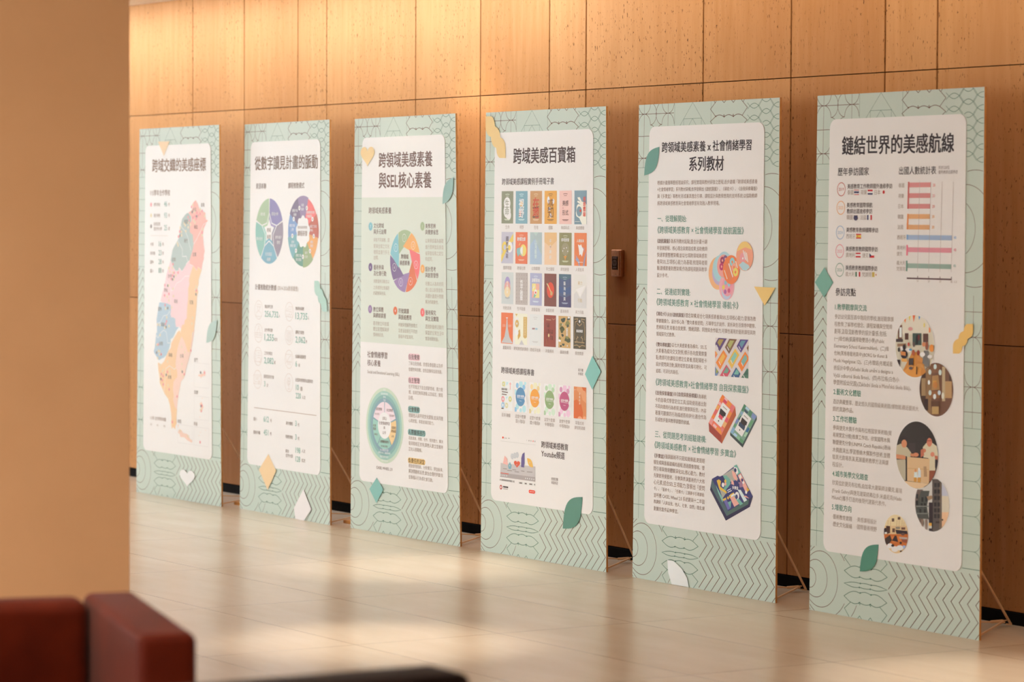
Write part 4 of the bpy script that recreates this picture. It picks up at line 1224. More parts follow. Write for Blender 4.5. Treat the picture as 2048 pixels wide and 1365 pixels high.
book_cover#22|2|P|152 72 56|5242 9066 6237 9066 6237 10461 5242 10461
|4|S|192 136 104|50|0|5441 9262 5839 9276
|3|P|76 44 36|5471 9401 5690 9415 5690 9596 5471 9582
|3|P|76 44 36|5491 9694 5690 9708 5690 9875 5491 9861
|3|P|76 44 36|5789 9694 5988 9708 5988 9875 5789 9861
|3|P|76 44 36|5789 9973 5988 9987 5988 10154 5789 10140
|5|T|152 72 56|跨|5481|9499|199|2|0
|5|T|152 72 56|藝|5501|9777|179|2|0
|5|T|152 72 56|傳|5799|9777|179|2|0
|5|T|152 72 56|美|5799|10070|179|2|0
|4|E|224 200 144|5660|9959|60|78
|4|S|192 136 104|30|0|5939 9206 6038 9262 6187 9206
|4|S|176 104 72|40|0|5441 10391 5491 10112 5590 10391
book_cover#23|2|P|208 172 112|6447 9069 7434 9069 7434 10464 6447 10464
|3|P|76 84 68|6996 9250 6955 9306 6912 9328 6784 9359 6741 9337 6641 9250 6667 9194 6802 9172 6894 9142 7028 9164
|3|P|76 84 68|7407 9180 7357 9222 7282 9232 7215 9245 7140 9236 7170 9180 7165 9139 7209 9129 7288 9116 7332 9125
|3|P|140 136 76|7389 9376 7362 9424 7228 9465 7135 9504 7001 9463 7034 9376 7074 9327 7118 9286 7245 9248 7289 9289
|3|P|140 136 76|6798 9459 6726 9491 6674 9527 6598 9551 6546 9515 6561 9459 6534 9428 6601 9392 6671 9368 6738 9404
|3|P|88 92 56|6957 9669 6851 9731 6805 9811 6669 9816 6624 9737 6578 9669 6544 9606 6688 9527 6787 9521 6930 9600
|3|P|76 84 68|7331 9487 7305 9513 7238 9544 7187 9562 7120 9531 7141 9487 7152 9462 7179 9431 7245 9413 7273 9444
|3|P|76 84 68|6887 9920 6848 9964 6827 9993 6758 9975 6738 9945 6698 9920 6694 9876 6769 9846 6817 9865 6891 9894
|3|P|88 92 56|7434 10144 7420 10190 7241 10232 7118 10183 6939 10142 6983 10073 7037 9956 7095 9914 7264 9963 7322 10005 7434 10062
|3|P|140 136 76|7283 9989 7279 10047 7186 10077 7126 10051 7034 10021 7046 9989 7087 9932 7113 9902 7199 9928 7225 9958
|3|P|140 136 76|6686 10045 6646 10092 6586 10111 6533 10091 6472 10072 6496 10045 6493 9998 6528 9979 6591 10000 6626 10019
|3|P|76 84 68|6949 10324 6933 10368 6904 10374 6829 10374 6800 10369 6736 10324 6761 10280 6838 10275 6895 10274 6973 10280
|3|P|240 240 240|6663 10157 6631 10203 6566 10213 6514 10198 6450 10188 6473 10157 6477 10111 6508 10100 6573 10116 6603 10126
|3|P|76 84 68|6752 10394 6701 10425 6665 10430 6612 10437 6576 10431 6586 10394 6567 10363 6614 10358 6663 10351 6710 10356
|3|P|240 240 240|7394 9125 7351 9157 7305 9161 7255 9166 7209 9162 7228 9125 7217 9093 7254 9088 7307 9083 7343 9088
|5|T|240 240 240|藝|7094|9655|128|1|0
|5|T|240 240 240|啟|7094|9731|128|1|0
|5|T|240 240 240|永|7094|9808|128|1|0
|5|T|240 240 240|續|7094|9885|128|1|0
|5|E|240 240 240|6793|9445|30|30
|5|E|240 240 240|7188|10366|39|39
book_cover#24|2|P|88 80 60|7667 9071 8672 9071 8672 10467 7667 10467
|4|S|176 148 108|40|0|7747 9183 8018 9155 7968 9267 7817 9295 7787 9490
|4|S|176 148 108|40|0|8591 9183 8320 9155 8370 9267 8521 9295 8551 9490
|4|S|176 148 108|40|0|7787 10188 7968 10160 7918 10020 8048 9964 7968 9909
|4|S|176 148 108|40|0|8551 10188 8370 10160 8420 10020 8290 9964 8370 9909
|4|S|176 148 108|40|0|7767 10160 8571 10188
|4|S|176 148 108|40|0|7717 10327 7968 10299 8169 10369 8370 10299 8621 10327
|4|S|176 148 108|40|0|7968 9350 8169 9462 8370 9350
|4|S|176 148 108|40|0|7767 9490 7767 10076
|4|S|176 148 108|40|0|8571 9490 8571 10076
|5|E|240 240 236|8169|9267|60|60
|5|T|240 240 240|藝遊奧捷|7918|9685|503|2|0
|5|E|176 148 108|8169|10369|50|50
text|2|T|172 156 148|生命|1899|5197|358|0|0
|2|T|172 156 148|視野|3133|5199|353|0|0
|2|T|172 156 148|在地|4368|5200|348|0|0
|2|T|172 156 148|感知|5572|5202|343|0|0
|2|T|172 156 148|美感形式|6626|5204|675|0|0
|2|T|172 156 148|美感體驗|7852|5206|665|0|0
|2|T|172 156 148|國際增能|1748|7032|713|0|0
|2|T|172 156 148|跨域社群|2954|7030|703|0|0
|2|T|172 156 148|山海藝鏡|4193|7027|693|0|0
|2|T|172 156 148|本土鏈結|5395|7025|682|0|0
|2|T|172 156 148|師培創發|6622|7022|672|0|0
|2|T|172 156 148|人權藝美|7837|7020|662|0|0
|2|T|172 156 148|特教真美|1760|8847|708|0|0
|2|T|172 156 148|性平融藝|2978|8850|697|0|0
|2|T|172 156 148|游藝雲端|4206|8853|687|0|0
|2|T|172 156 148|食藝拾美|5399|8855|677|0|0
|2|T|172 156 148|藝海映美|6608|8858|667|0|0
|2|T|172 156 148|美力引航|7825|8861|657|0|0
|2|T|172 156 148|遊趣美際|1771|10636|705|0|0
|2|T|172 156 148|跨域美感創課術|2723|10641|1215|0|0
|2|T|172 156 148|西班牙拾美|4122|10645|855|0|0
|2|T|172 156 148|跨藝傳美|5396|10649|674|0|0
|2|T|172 156 148|藝啟永續|6600|10653|665|0|0
|2|T|172 156 148|藝遊奧捷|7813|10657|655|0|0
|2|T|76 56 52|跨領域美感課程專書|1662|11661|2795|1|0
|2|T|112 88 84|電子書|8060|11377|399|0|0
|2|T|112 88 84|帶著走|8061|11545|399|0|0
book_cover#25|2|P|236 240 240|1661 12106 2652 12106 2652 13474 1661 13474
|3|E|216 216 144|1859|12284|109|109
|4|E|236 240 240|1859|12284|50|50
|3|P|216 216 144|1928 12175 1988 12175 1988 12407 1928 12407
|3|P|192 232 240|2107 12188 2275 12188 2206 12312 2107 12339
|4|S|240 184 184|59|0|2454 12188 2454 12517
|4|S|240 184 184|50|0|2375 12257 2533 12257
|5|T|96 80 72|藝美·融藝|1720|12517|476|1|0
|4|S|132 116 108|50|0|1740 12640 2256 12653
|4|S|132 116 108|50|0|1740 12749 2156 12763
|4|R|240 156 164|1839|12968|99|69
|3|P|192 232 240|2077 12845 2256 12845 2107 12981
|4|R|216 216 144|2454|12940|89|79
|4|R|164 204 232|1839|13241|99|69
|4|R|228 224 172|2156|13241|89|69
|4|S|96 80 72|50|0|1710 13392 1909 13392
book_cover#26|2|P|240 240 240|2849 12107 3860 12107 3860 13480 2849 13480
|3|P|188 232 240|3516 12217 3507 12272 3479 12321 3436 12357 3383 12376 3327 12376 3274 12357 3231 12321 3203 12272 3193 12217 3203 12162 3231 12113 3238 12107 3472 12107 3479 12113 3507 12162
|3|E|148 200 236|3051|12299|121|121
|3|E|148 200 236|3607|12354|121|121
|3|P|188 232 240|3799 12162 3794 12193 3778 12220 3754 12241 3724 12252 3693 12252 3663 12241 3639 12220 3623 12193 3618 12162 3623 12131 3637 12107 3780 12107 3794 12131
|3|P|188 232 240|3031 12601 3024 12643 3003 12679 2971 12706 2931 12721 2889 12721 2849 12706 2849 12706 2849 12496 2889 12482 2931 12482 2971 12496 3003 12523 3024 12560
|3|E|188 232 240|3072|13233|142|142
|3|E|188 232 240|3638|13315|162|162
|3|P|148 200 236|3021 13397 3014 13439 2993 13475 2987 13480 2849 13480 2849 13289 2879 13278 2921 13278 2960 13292 2993 13319 3014 13356
|3|P|188 232 240|3456 13397 3450 13432 3432 13462 3411 13480 3298 13480 3277 13462 3260 13432 3254 13397 3260 13363 3277 13332 3304 13310 3337 13298 3372 13298 3405 13310 3432 13332 3450 13363
|6|P|240 240 240|3860 12992 3834 13001 3785 13001 3739 12985 3701 12953 3677 12910 3668 12862 3677 12814 3701 12771 3739 12739 3785 12723 3834 12723 3860 12732
|5|E|100 152 196|3334|12793|404|425
|6|P|240 240 240|3860 13030 3853 13033 3807 13033 3764 13017 3729 12988 3706 12948 3698 12903 3706 12858 3729 12819 3764 12789 3807 12774 3853 12774 3860 12776
|6|S|240 240 240|12|0|3051 12848 3638 12862
|5|T|240 240 240|這堂什麼課|3041|12766|586|2|0
|6|S|240 240 240|12|0|3254 12972 3436 12979
book_cover#27|2|P|240 240 240|4071 12101 5050 12101 5050 13486 4071 13486
|3|P|240 240 208|4717 12211 4708 12265 4681 12312 4639 12347 4588 12366 4534 12366 4483 12347 4441 12312 4414 12265 4404 12211 4414 12158 4441 12111 4453 12101 4669 12101 4681 12111 4708 12158
|3|E|240 220 164|4267|12295|117|117
|3|E|240 220 164|4806|12350|117|117
|3|P|240 240 208|4992 12156 4986 12186 4971 12213 4948 12232 4919 12243 4888 12243 4859 12232 4836 12213 4821 12186 4815 12156 4821 12126 4835 12101 4972 12101 4986 12126
|3|P|240 240 208|4248 12599 4241 12639 4220 12675 4189 12701 4151 12715 4110 12715 4071 12701 4071 12701 4071 12497 4110 12484 4151 12484 4189 12497 4220 12524 4241 12559
|3|E|240 240 208|4287|13236|137|137
|3|E|240 240 208|4835|13319|157|157
|3|P|240 220 164|4238 13402 4231 13443 4210 13478 4201 13486 4071 13486 4071 13297 4100 13287 4141 13287 4179 13301 4210 13327 4231 13362
|3|P|240 240 208|4659 13402 4653 13436 4636 13465 4612 13486 4510 13486 4486 13465 4469 13436 4463 13402 4469 13369 4486 13340 4512 13318 4544 13306 4578 13306 4610 13318 4636 13340 4653 13369
|6|P|240 240 240|5050 12988 5025 12997 4978 12997 4933 12981 4896 12950 4873 12909 4864 12862 4873 12815 4896 12774 4933 12744 4978 12727 5025 12727 5050 12737
|5|E|240 168 72|4541|12793|392|411
|6|P|240 240 240|5050 13027 5043 13029 4999 13029 4957 13014 4923 12986 4901 12947 4894 12904 4901 12860 4923 12822 4957 12794 4999 12779 5043 12779 5050 12781
|6|S|240 240 240|12|0|4267 12848 4835 12862
|5|T|240 240 240|這堂什麼課|4257|12765|568|2|0
|6|S|240 240 240|12|0|4463 12973 4639 12980
book_cover#28|2|P|240 240 240|5294 12103 6268 12103 6268 13491 5294 13491
|3|P|212 236 216|5937 12214 5927 12268 5900 12315 5859 12349 5808 12368 5754 12368 5703 12349 5662 12315 5634 12268 5625 12214 5634 12161 5662 12114 5674 12103 5887 12103 5900 12114 5927 12161
|3|E|184 216 180|5489|12298|117|117
|3|E|184 216 180|6024|12353|117|117
|3|P|212 236 216|6209 12159 6204 12189 6189 12215 6166 12235 6137 12245 6107 12245 6078 12235 6055 12215 6039 12189 6034 12159 6039 12129 6054 12103 6189 12103 6204 12129
|3|P|212 236 216|5469 12603 5462 12643 5442 12678 5411 12704 5373 12718 5332 12718 5294 12704 5294 12704 5294 12502 5332 12488 5373 12488 5411 12502 5442 12528 5462 12563
|3|E|212 236 216|5508|13242|136|136
|3|E|212 236 216|6054|13325|156|156
|3|P|184 216 180|5459 13408 5452 13448 5432 13483 5422 13491 5294 13491 5294 13303 5322 13293 5363 13293 5401 13307 5432 13333 5452 13368
|3|P|212 236 216|5878 13408 5872 13441 5856 13471 5831 13491 5731 13491 5706 13471 5689 13441 5683 13408 5689 13375 5706 13346 5732 13324 5764 13312 5798 13312 5830 13324 5856 13346 5872 13375
|6|P|240 240 240|6268 12992 6243 13001 6196 13001 6151 12985 6115 12954 6091 12913 6083 12867 6091 12820 6115 12779 6151 12749 6196 12732 6243 12732 6268 12742
|5|E|148 176 124|5761|12797|390|409
|6|P|240 240 240|6268 13030 6261 13033 6217 13033 6175 13018 6142 12990 6120 12952 6112 12908 6120 12865 6142 12827 6175 12799 6217 12784 6261 12784 6268 12786
|6|S|240 240 240|12|0|5489 12853 6054 12867
|5|T|240 240 240|這堂什麼課|5479|12770|565|2|0
|6|S|240 240 240|12|0|5683 12978 5859 12985
book_cover#29|2|P|240 240 240|6485 12109 7489 12109 7489 13489 6485 13489
|3|P|240 204 228|7148 12219 7138 12274 7110 12323 7067 12358 7015 12378 6959 12378 6907 12358 6864 12323 6836 12274 6826 12219 6836 12164 6864 12116 6872 12109 7102 12109 7110 12116 7138 12164
|3|E|220 160 196|6686|12302|121|121
|3|E|220 160 196|7238|12357|121|121
|3|P|240 204 228|7429 12164 7424 12195 7408 12222 7384 12242 7354 12253 7323 12253 7293 12242 7269 12222 7254 12195 7248 12164 7254 12133 7268 12109 7410 12109 7424 12133
|3|P|240 204 228|6666 12606 6658 12647 6637 12683 6605 12710 6566 12724 6524 12724 6485 12710 6485 12710 6485 12501 6524 12487 6566 12487 6605 12501 6637 12528 6658 12564
|3|E|240 204 228|6706|13241|141|141
|3|E|240 204 228|7268|13323|161|161
|3|P|220 160 196|6656 13406 6648 13447 6627 13484 6621 13489 6485 13489 6485 13298 6514 13288 6556 13288 6595 13302 6627 13329 6648 13365
|3|P|240 204 228|7087 13406 7081 13441 7064 13471 7042 13489 6932 13489 6910 13471 6893 13441 6887 13406 6893 13372 6910 13342 6937 13319 6970 13307 7004 13307 7037 13319 7064 13342 7081 13372
|6|P|240 240 240|7489 12997 7463 13006 7415 13006 7369 12990 7331 12958 7307 12916 7298 12868 7307 12820 7331 12778 7369 12746 7415 12729 7463 12729 7489 12739
|5|E|192 92 132|6967|12799|402|422
|6|P|240 240 240|7489 13035 7482 13038 7436 13038 7394 13022 7359 12993 7336 12954 7329 12909 7336 12865 7359 12825 7394 12796 7436 12781 7482 12781 7489 12783
|6|S|240 240 240|12|0|6686 12854 7268 12868
|5|T|240 240 240|這堂什麼課|6676|12771|583|2|0
|6|S|240 240 240|12|0|6887 12978 7067 12985
book_cover#30|2|P|224 144 88|7711 12112 8705 12112 8705 13498 7711 13498
|3|P|220 112 56|7711 12736 7960 12666 8308 12874 8457 13221 8407 13498 7711 13498
|3|P|232 164 116|7910 12251 8308 12458 8407 12666 8705 12805 8705 12389 8407 12112 8009 12112
|4|P|220 112 56|8357 12112 8705 12140 8656 12278 8457 12251
|4|P|236 168 128|8387 13498 8029 13498 8040 13461 8071 13429 8119 13405 8177 13392 8239 13392 8298 13405 8345 13429 8376 13461
|4|P|236 168 128|8454 13498 8447 13470 8455 13437 8479 13407 8516 13386 8562 13374 8610 13374 8656 13386 8693 13407 8705 13423 8705 13498
|5|T|240 232 212|翠|8139|12417|99|0|0
|5|T|240 232 212|藝|8139|12555|99|0|0
|5|T|240 232 212|成|8139|12694|99|0|0
|5|T|240 232 212|美|8139|12833|99|0|0
|5|E|240 240 240|7810|12251|20|20
text|2|T|172 156 148|藝美·融藝|1739|13681|753|0|0
|2|T|172 156 148|這堂什麼課|2884|13680|893|0|0
|2|T|172 156 148|國小階段I|2942|13892|765|0|0
|2|T|172 156 148|這堂什麼課|4110|13681|879|0|0
|2|T|172 156 148|國小階段II|4142|13897|804|0|0
|2|T|172 156 148|這堂什麼課|5319|13691|866|0|0
|2|T|172 156 148|中等階段I|5375|13897|742|0|0
|2|T|172 156 148|這堂什麼課|6545|13692|853|0|0
|2|T|172 156 148|中等階段II|6579|13898|780|0|0
|2|T|172 156 148|翠藝成美|7846|13691|672|0|0
|2|T|172 156 148|課程精選輯|7772|13899|840|0|0
video_panel|2|P|208 208 204|1679 14868 4601 14868 4601 14880 1679 14885
|2|P|200 196 196|1699 15875 4599 15834 4608 16511 1650 16507
|3|P|176 168 168|1707 16310 4605 16310 4608 16511 1650 16507
|2|P|232 84 56|1803 14673 1920 14666 1922 14751 1804 14758
|2|T|76 60 56|YouTube|1950|14721|244|1|0
|2|S|168 164 156|30|0|2306 14715 2447 14715
|2|E|216 216 220|3876|14718|34|34
|2|E|164 156 152|4068|14717|34|34
|2|E|164 156 152|4233|14716|34|34
|2|E|232 84 56|4407|14715|34|34
|2|E|164 156 152|4562|14715|33|33
|4|P|240 184 176|2030 15520 2244 15647 2310 15933 1897 15891
|4|E|200 204 208|2685|15511|135|135
|4|E|200 204 208|2893|15462|135|135
|4|E|200 204 208|3092|15421|135|135
|4|P|132 180 196|2489 15772 2636 15936 2578 16072 2485 16102 2378 16085 2329 15956
|5|P|224 100 72|3085 15766 3086 15760 3093 15746 3109 15726 3137 15707 3176 15693 3222 15690 3268 15699 3307 15718 3334 15745 3343 15777 3334 15810 3307 15842 3268 15872 3222 15900 3176 15927 3137 15951 3109 15974 3093 15992 3086 16004 3085 16008 3084 16004 3077 15992 3061 15974 3033 15951 2994 15927 2948 15900 2902 15872 2863 15842 2836 15810 2827 15777 2836 15745 2863 15718 2902 15699 2948 15690 2994 15693 3033 15707 3061 15726 3077 15746 3084 15760
|4|P|108 96 148|3713 15256 3539 15338 3441 15525 3433 15938 3700 15940 3672 15870 3721 15771
|4|P|236 188 92|3919 15507 3938 15571 3959 15632 3982 15689 4011 15741 4044 15785 4084 15821 4130 15848 4181 15868 4239 15880 4300 15886 4365 15888 4431 15888 4412 15824 4392 15763 4368 15706 4340 15655 4306 15611 4267 15575 4221 15547 4169 15528 4112 15515 4050 15509 3985 15507
|6|E|240 240 240|2096|15777|31|31
|7|E|60 52 48|2096|15777|16|16
|6|E|240 240 240|2685|15511|31|31
|7|E|60 52 48|2685|15511|16|16
|6|E|240 240 240|2893|15469|31|31
|7|E|60 52 48|2893|15469|16|16
|6|E|240 240 240|3092|15426|31|31
|7|E|60 52 48|3092|15426|16|16
|6|E|240 240 240|3072|15865|31|31
|7|E|60 52 48|3072|15865|16|16
|6|E|240 240 240|4155|15696|31|31
|7|E|60 52 48|4155|15696|16|16
|6|E|240 240 240|2478|15946|31|31
|7|E|60 52 48|2478|15946|16|16
|4|S|144 136 132|28|0|1915 16115 2243 16111
|4|S|144 136 132|28|0|2265 16174 2661 16166
|4|S|144 136 132|28|0|2695 16106 3020 16101
|4|S|144 136 132|28|0|2891 16184 3262 16177
|4|S|144 136 132|28|0|3436 16113 3712 16111
|4|S|144 136 132|28|0|3918 16117 4375 16104
|5|S|232 84 56|30|0|1707 16322 2396 16325
|5|E|236 240 240|1742|16424|29|29
|5|E|236 240 240|1907|16423|29|29
|5|E|236 240 240|2057|16422|29|29
|5|E|236 240 240|2225|16421|29|29
|5|E|236 240 240|3817|16415|31|31
|5|E|236 240 240|3978|16414|31|31
|5|E|236 240 240|4151|16413|31|31
|5|E|236 240 240|4334|16412|31|31
|5|E|236 240 240|4502|16412|31|31
|2|T|76 60 56|EP1跨領域美感教育課程介紹|1643|16635|1237|1|0
|2|P|220 224 220|3265 16711 3245 16707 3228 16696 3217 16679 3213 16659 3217 16639 3228 16622 3245 16610 3265 16606 3549 16606 3569 16610 3586 16622 3597 16639 3601 16659 3597 16679 3586 16696 3569 16707 3549 16711
|3|S|112 96 92|50|0|3291 16661 3523 16654
|2|P|220 224 220|3743 16710 3722 16706 3703 16694 3691 16675 3687 16654 3691 16632 3703 16614 3722 16602 3743 16598 3907 16598 3929 16602 3947 16614 3959 16632 3963 16654 3959 16675 3947 16694 3929 16706 3907 16710
|3|S|112 96 92|50|0|3743 16654 3908 16652
|2|P|220 224 220|4101 16701 4081 16697 4064 16686 4053 16669 4049 16649 4053 16629 4064 16612 4081 16601 4101 16597 4381 16597 4401 16601 4418 16612 4429 16629 4433 16649 4429 16669 4418 16686 4401 16697 4381 16701
|3|S|112 96 92|50|0|4126 16651 4356 16645
|2|P|220 224 220|4561 16707 4537 16702 4518 16689 4504 16669 4500 16646 4504 16622 4518 16602 4537 16589 4561 16584 4586 16584 4609 16589 4629 16602 4642 16622 4647 16646 4642 16669 4629 16689 4609 16702 4586 16707
|3|S|112 96 92|50|0|4522 16642 4588 16647
|2|E|192 64 52|1739|16972|106|106
|3|E|240 240 240|1739|16972|48|48
|2|S|76 60 56|70|0|1916 16936 2346 16937
|2|S|168 156 152|35|0|1918 17025 2329 17022
|2|P|236 68 44|4149 17050 4121 17044 4097 17028 4081 17005 4076 16977 4081 16949 4097 16926 4121 16910 4149 16904 4528 16904 4556 16910 4579 16926 4595 16949 4601 16977 4595 17005 4579 17028 4556 17044 4528 17050
|3|T|240 240 240|SUBSCRIBE|4136|16977|410|0|0
text|2|T|76 56 52|跨領域美感教育|5095|14811|2180|1|0
|2|T|76 56 52|Youtube頻道|5099|15204|1891|1|0
|2|T|144 128 124|按讚訂閱|5920|16278|539|0|0
|2|T|144 128 124|專屬頻道|5921|16448|538|0|0
twist_motif|6|P|236 204 140|35 166 580 182 726 262 838 416 896 644 1132 726 1260 842 1343 995 1373 1145 1589 1216 1733 1323 1824 1456 1863 1606 1872 2091 1338 2081 1193 2003 1083 1851 1024 1625 789 1545 661 1429 576 1277 546 1125 328 1054 180 946 86 811 47 659
diamond_motif|6|P|136 196 188|9199 10712 9861 11372 9186 12182 8606 11538
leaf_motif|6|P|96 144 128|8435 16894 8200 16911 7971 16935 7757 16973 7562 17032 7392 17115 7248 17227 7132 17367 7043 17534 6977 17727 6932 17940 6900 18167 6875 18401 7110 18385 7339 18361 7553 18322 7748 18264 7918 18180 8062 18069 8178 17929 8267 17761 8333 17569 8378 17356 8410 17129
@
title|2|T|52 40 44|跨領域美感素養 x 社會情緒學習|1849|1817|6500|2|0
|2|T|52 40 44|系列教材|3915|2533|2495|2|0
text|2|T|152 124 108|根據計畫團隊歷經理論探究、課程實踐與教材研發之歷程,逐步建構「跨領域美感素養|1545|3292|7236|0|0
|2|T|152 124 108|×社會情緒學習」系列教材架構,依序發展出《啟航圓盤》、《導航卡》、《自我探索羅盤》|1551|3571|7222|0|0
|2|T|152 124 108|與《多寶盒》等教材,形成兼具理念引導、課程設計與教學應用的支持系統,以協助教師|1558|3857|7219|0|0
|2|T|152 124 108|將跨領域美感教育與社會情緒學習有效融入教學現場。|1565|4147|4576|0|0
heading|2|T|96 148 132|一、從理解開始:|1589|4786|2171|1|0
|2|T|96 148 132|《跨領域美感教育 × 社會情緒學習 啟航圓盤》|1600|5257|6270|1|0
text|2|T|120 84 68|《啟航圓盤》|1593|5720|972|1|0
|2|T|152 124 108|為系列教材起點,整合計畫十餘|2618|5724|2673|0|0
|2|T|152 124 108|年發展歷程、核心理念與實踐成果,協助教師|1578|6016|3719|0|0
|2|T|152 124 108|快速掌握整體架構;並以七項跨領域美感素|1585|6302|3705|0|0
|2|T|152 124 108|養與SEL五項核心能力為基礎,梳理兩者關|1592|6584|3704|0|0
|2|T|152 124 108|聯,建構素養對應架構,作為課程規劃與教學|1598|6857|3690|0|0
|2|T|152 124 108|設計參考。|1605|7148|861|0|0
heading|2|T|96 148 132|二、從連結到實踐:|1613|7822|2487|1|0
|2|T|96 148 132|《跨領域美感教育 × 社會情緒學習 導航卡》|1597|8268|5953|1|0
disc_set|2|E|240 184 132|6089|6991|672|672
|3|E|196 180 212|6185|6965|515|515
|3|E|172 212 220|6244|6797|539|539
|3|E|240 180 188|6715|7530|537|537
|4|E|196 208 228|6710|7721|334|334
|5|E|240 164 180|6776|7517|393|393
|4|E|180 212 224|6532|6649|538|538
|5|E|240 164 156|6492|6698|466|466
|6|R|160 60 96|6404|6471|102|100
|6|R|196 64 112|6347|6723|102|100
|6|R|136 88 136|6611|6409|102|100
|6|E|156 204 216|6649|7364|95|95
|6|E|156 204 216|6886|7432|95|95
|6|E|236 212 112|6500|7553|95|95
|6|E|184 116 172|6627|7734|95|95
|6|E|220 104 136|6891|7682|95|95
|7|E|240 132 76|7032|6834|584|584
|8|R|156 220 228|7109|6523|119|110
|8|R|240 172 148|7236|6736|119|110
|8|R|236 220 112|7342|6925|119|110
|8|S|240 240 240|60|0|6862 6586 7161 7130
|8|S|240 220 200|50|0|6557 6864 6771 7219
|8|S|240 232 212|60|0|7346 6485 7482 6757
|8|S|232 136 92|220|0|6697 6600 7039 7239
|8|E|240 164 132|7972|6277|592|592
|9|P|240 204 120|7429 6092 7589 5829 7831 5697 8096 5695 8362 5848 8486 6012 7998 5921
|9|E|236 160 164|7843|6349|213|213
|9|P|184 216 224|7583 6637 7845 6491 8254 6628 8336 6722 8096 6855 7852 6846
|10|S|240 240 240|50|0|7870 6041 8027 6418
|10|S|240 240 240|50|0|7985 6087 8117 6464
|10|S|240 240 240|50|0|8099 6133 8207 6511
|10|E|240 240 240|7851|6368|47|47
text|2|T|120 84 68|《導航卡》|1599|8763|760|1|0
|2|T|152 124 108|承接|2403|8782|359|0|0
|2|T|120 84 68|《啟航圓盤》|2797|8771|928|1|0
|2|T|152 124 108|理念架構,結合七項美感素養與SEL五項核心能力,發展為教|3759|8773|5006|0|0
|2|T|152 124 108|學實踐媒介。設計核心為「雙向素養提問」,引導學生於創作、賞析與生活情境中觀察、|1597|9058|7161|0|0
|2|T|152 124 108|思辨與反思,培養自我覺察、情緒調節、同理與合作能力,可彈性運用於藝術課程與跨|1604|9327|7147|0|0
|2|T|152 124 108|領域探究式教學。|1611|9607|1414|0|0
|2|T|120 84 68|《雙向導航圖》|1608|10044|1130|1|0
|2|T|152 124 108|以七大美感素養為橫向、SEL五|2795|10031|2550|0|0
|2|T|152 124 108|大素養為縱向交叉對照,標示各向度覺察重|1601|10310|3749|0|0
|2|T|152 124 108|點;教師可依課程目標定位素養,搭配導航卡|1608|10592|3748|0|0
|2|T|152 124 108|設計提問與活動,讓跨域學習具備可視化、可|1615|10870|3738|0|0
|2|T|152 124 108|追蹤、可深化的路徑。|1621|11150|1698|0|0
heading|2|T|96 148 132|《跨領域美感教育×社會情緒學習 自我探索羅盤》|1615|11623|6704|1|0
card_photo|2|P|220 212 212|5944 9613 8285 9614 8291 11166 5945 11164
|3|P|100 76 124|6173 9622 6762 9622 6267 10162 5962 9911 5961 9839
|4|P|176 152 88|6229 9668 6553 9667 6281 9965 6113 9826 6113 9787
|5|S|240 240 240|35|0|6027 9910 6168 10060
|3|P|132 100 76|6939 9628 7473 9634 6938 10244 6637 9982
|4|P|180 180 108|6998 9689 7291 9692 6997 10028 6831 9884
|5|S|240 240 240|35|0|6801 9950 6940 10099
|3|P|96 76 144|7705 9626 8273 9619 7768 10166 7465 9906
|4|P|104 148 172|7781 9669 8093 9665 7815 9966 7649 9823
|5|S|240 240 240|35|0|7609 9906 7746 10055
|3|P|240 144 64|6535 10093 6817 10332 6323 10910 6005 10625
|4|P|240 188 92|6516 10223 6671 10354 6399 10672 6225 10515
|5|S|240 240 240|35|0|6223 10569 6363 10718
|3|P|232 192 88|7357 10004 7659 10252 7138 10840 6853 10544
|4|P|144 204 188|7342 10138 7508 10275 7222 10598 7065 10435
|5|S|240 240 240|35|0|7057 10488 7195 10636
|3|P|240 140 64|8051 10097 8285 10299 8287 10440 7842 10916 7544 10634
|4|P|136 188 180|8060 10220 8189 10331 8190 10408 7946 10670 7782 10515
|5|S|240 240 240|35|0|7809 10555 7945 10703
|3|P|208 88 108|6753 10678 7058 10926 6844 11160 6294 11160
|4|P|120 164 148|6778 10766 6946 10902 6829 11031 6527 11031
|5|S|240 240 240|35|0|6541 11061 6680 11209
|3|P|68 100 144|7432 10757 7746 11003 7643 11160 7079 11161
|4|P|120 184 172|7483 10827 7656 10962 7599 11049 7289 11049
|5|S|240 240 240|35|0|7280 11099 7418 11247
|3|P|84 128 108|8204 10760 8293 10815 8291 11166 7805 11160
|4|P|72 112 96|8210 10809 8260 10839 8259 11032 7992 11028
|5|S|240 240 240|35|0|7956 11054 8092 11201
|3|P|116 144 192|5967 10793 6221 11021 6099 11164 5953 11163
|4|P|180 188 100|6041 10853 6181 10979 6114 11057 6034 11057
|3|P|232 124 84|5942 10150 6124 10287 5961 10460
|4|P|240 188 92|6004 10168 6104 10243 6015 10339
|3|P|132 100 76|8276 9830 8157 9952 8281 10100
|4|P|148 116 76|8291 9841 8225 9908 8293 9989
text|2|T|120 84 68|《自我探索羅盤》|1605|12074|1361|1|0
|2|T|152 124 108|與|3000|12063|166|0|0
|2|T|120 84 68|《自我探索座標圖》|3208|12056|1539|1|0
|2|T|152 124 108|為導航|4787|12067|578|0|0
|2|T|152 124 108|卡的自導式學習定位工具,協助使用者比對|1599|12367|3760|0|0
|2|T|152 124 108|不同向度的行為表現,進行覺察與反思。內容|1606|12640|3751|0|0
|2|T|152 124 108|著重可觀察的行為描述而非評分,適合作為|1613|12911|3749|0|0
|2|T|152 124 108|形成性評量與教學調整的依據。|1619|13190|2568|0|0
heading|2|T|96 148 132|三、從問題思考到經驗建構:|1613|13806|3755|1|0
|2|T|96 148 132|《跨領域美感教育 × 社會情緒學習 多寶盒》|1590|14261|5904|1|0
box_picture|2|P|240 124 100|6500 11906 7402 12362 6441 13569 5535 13112
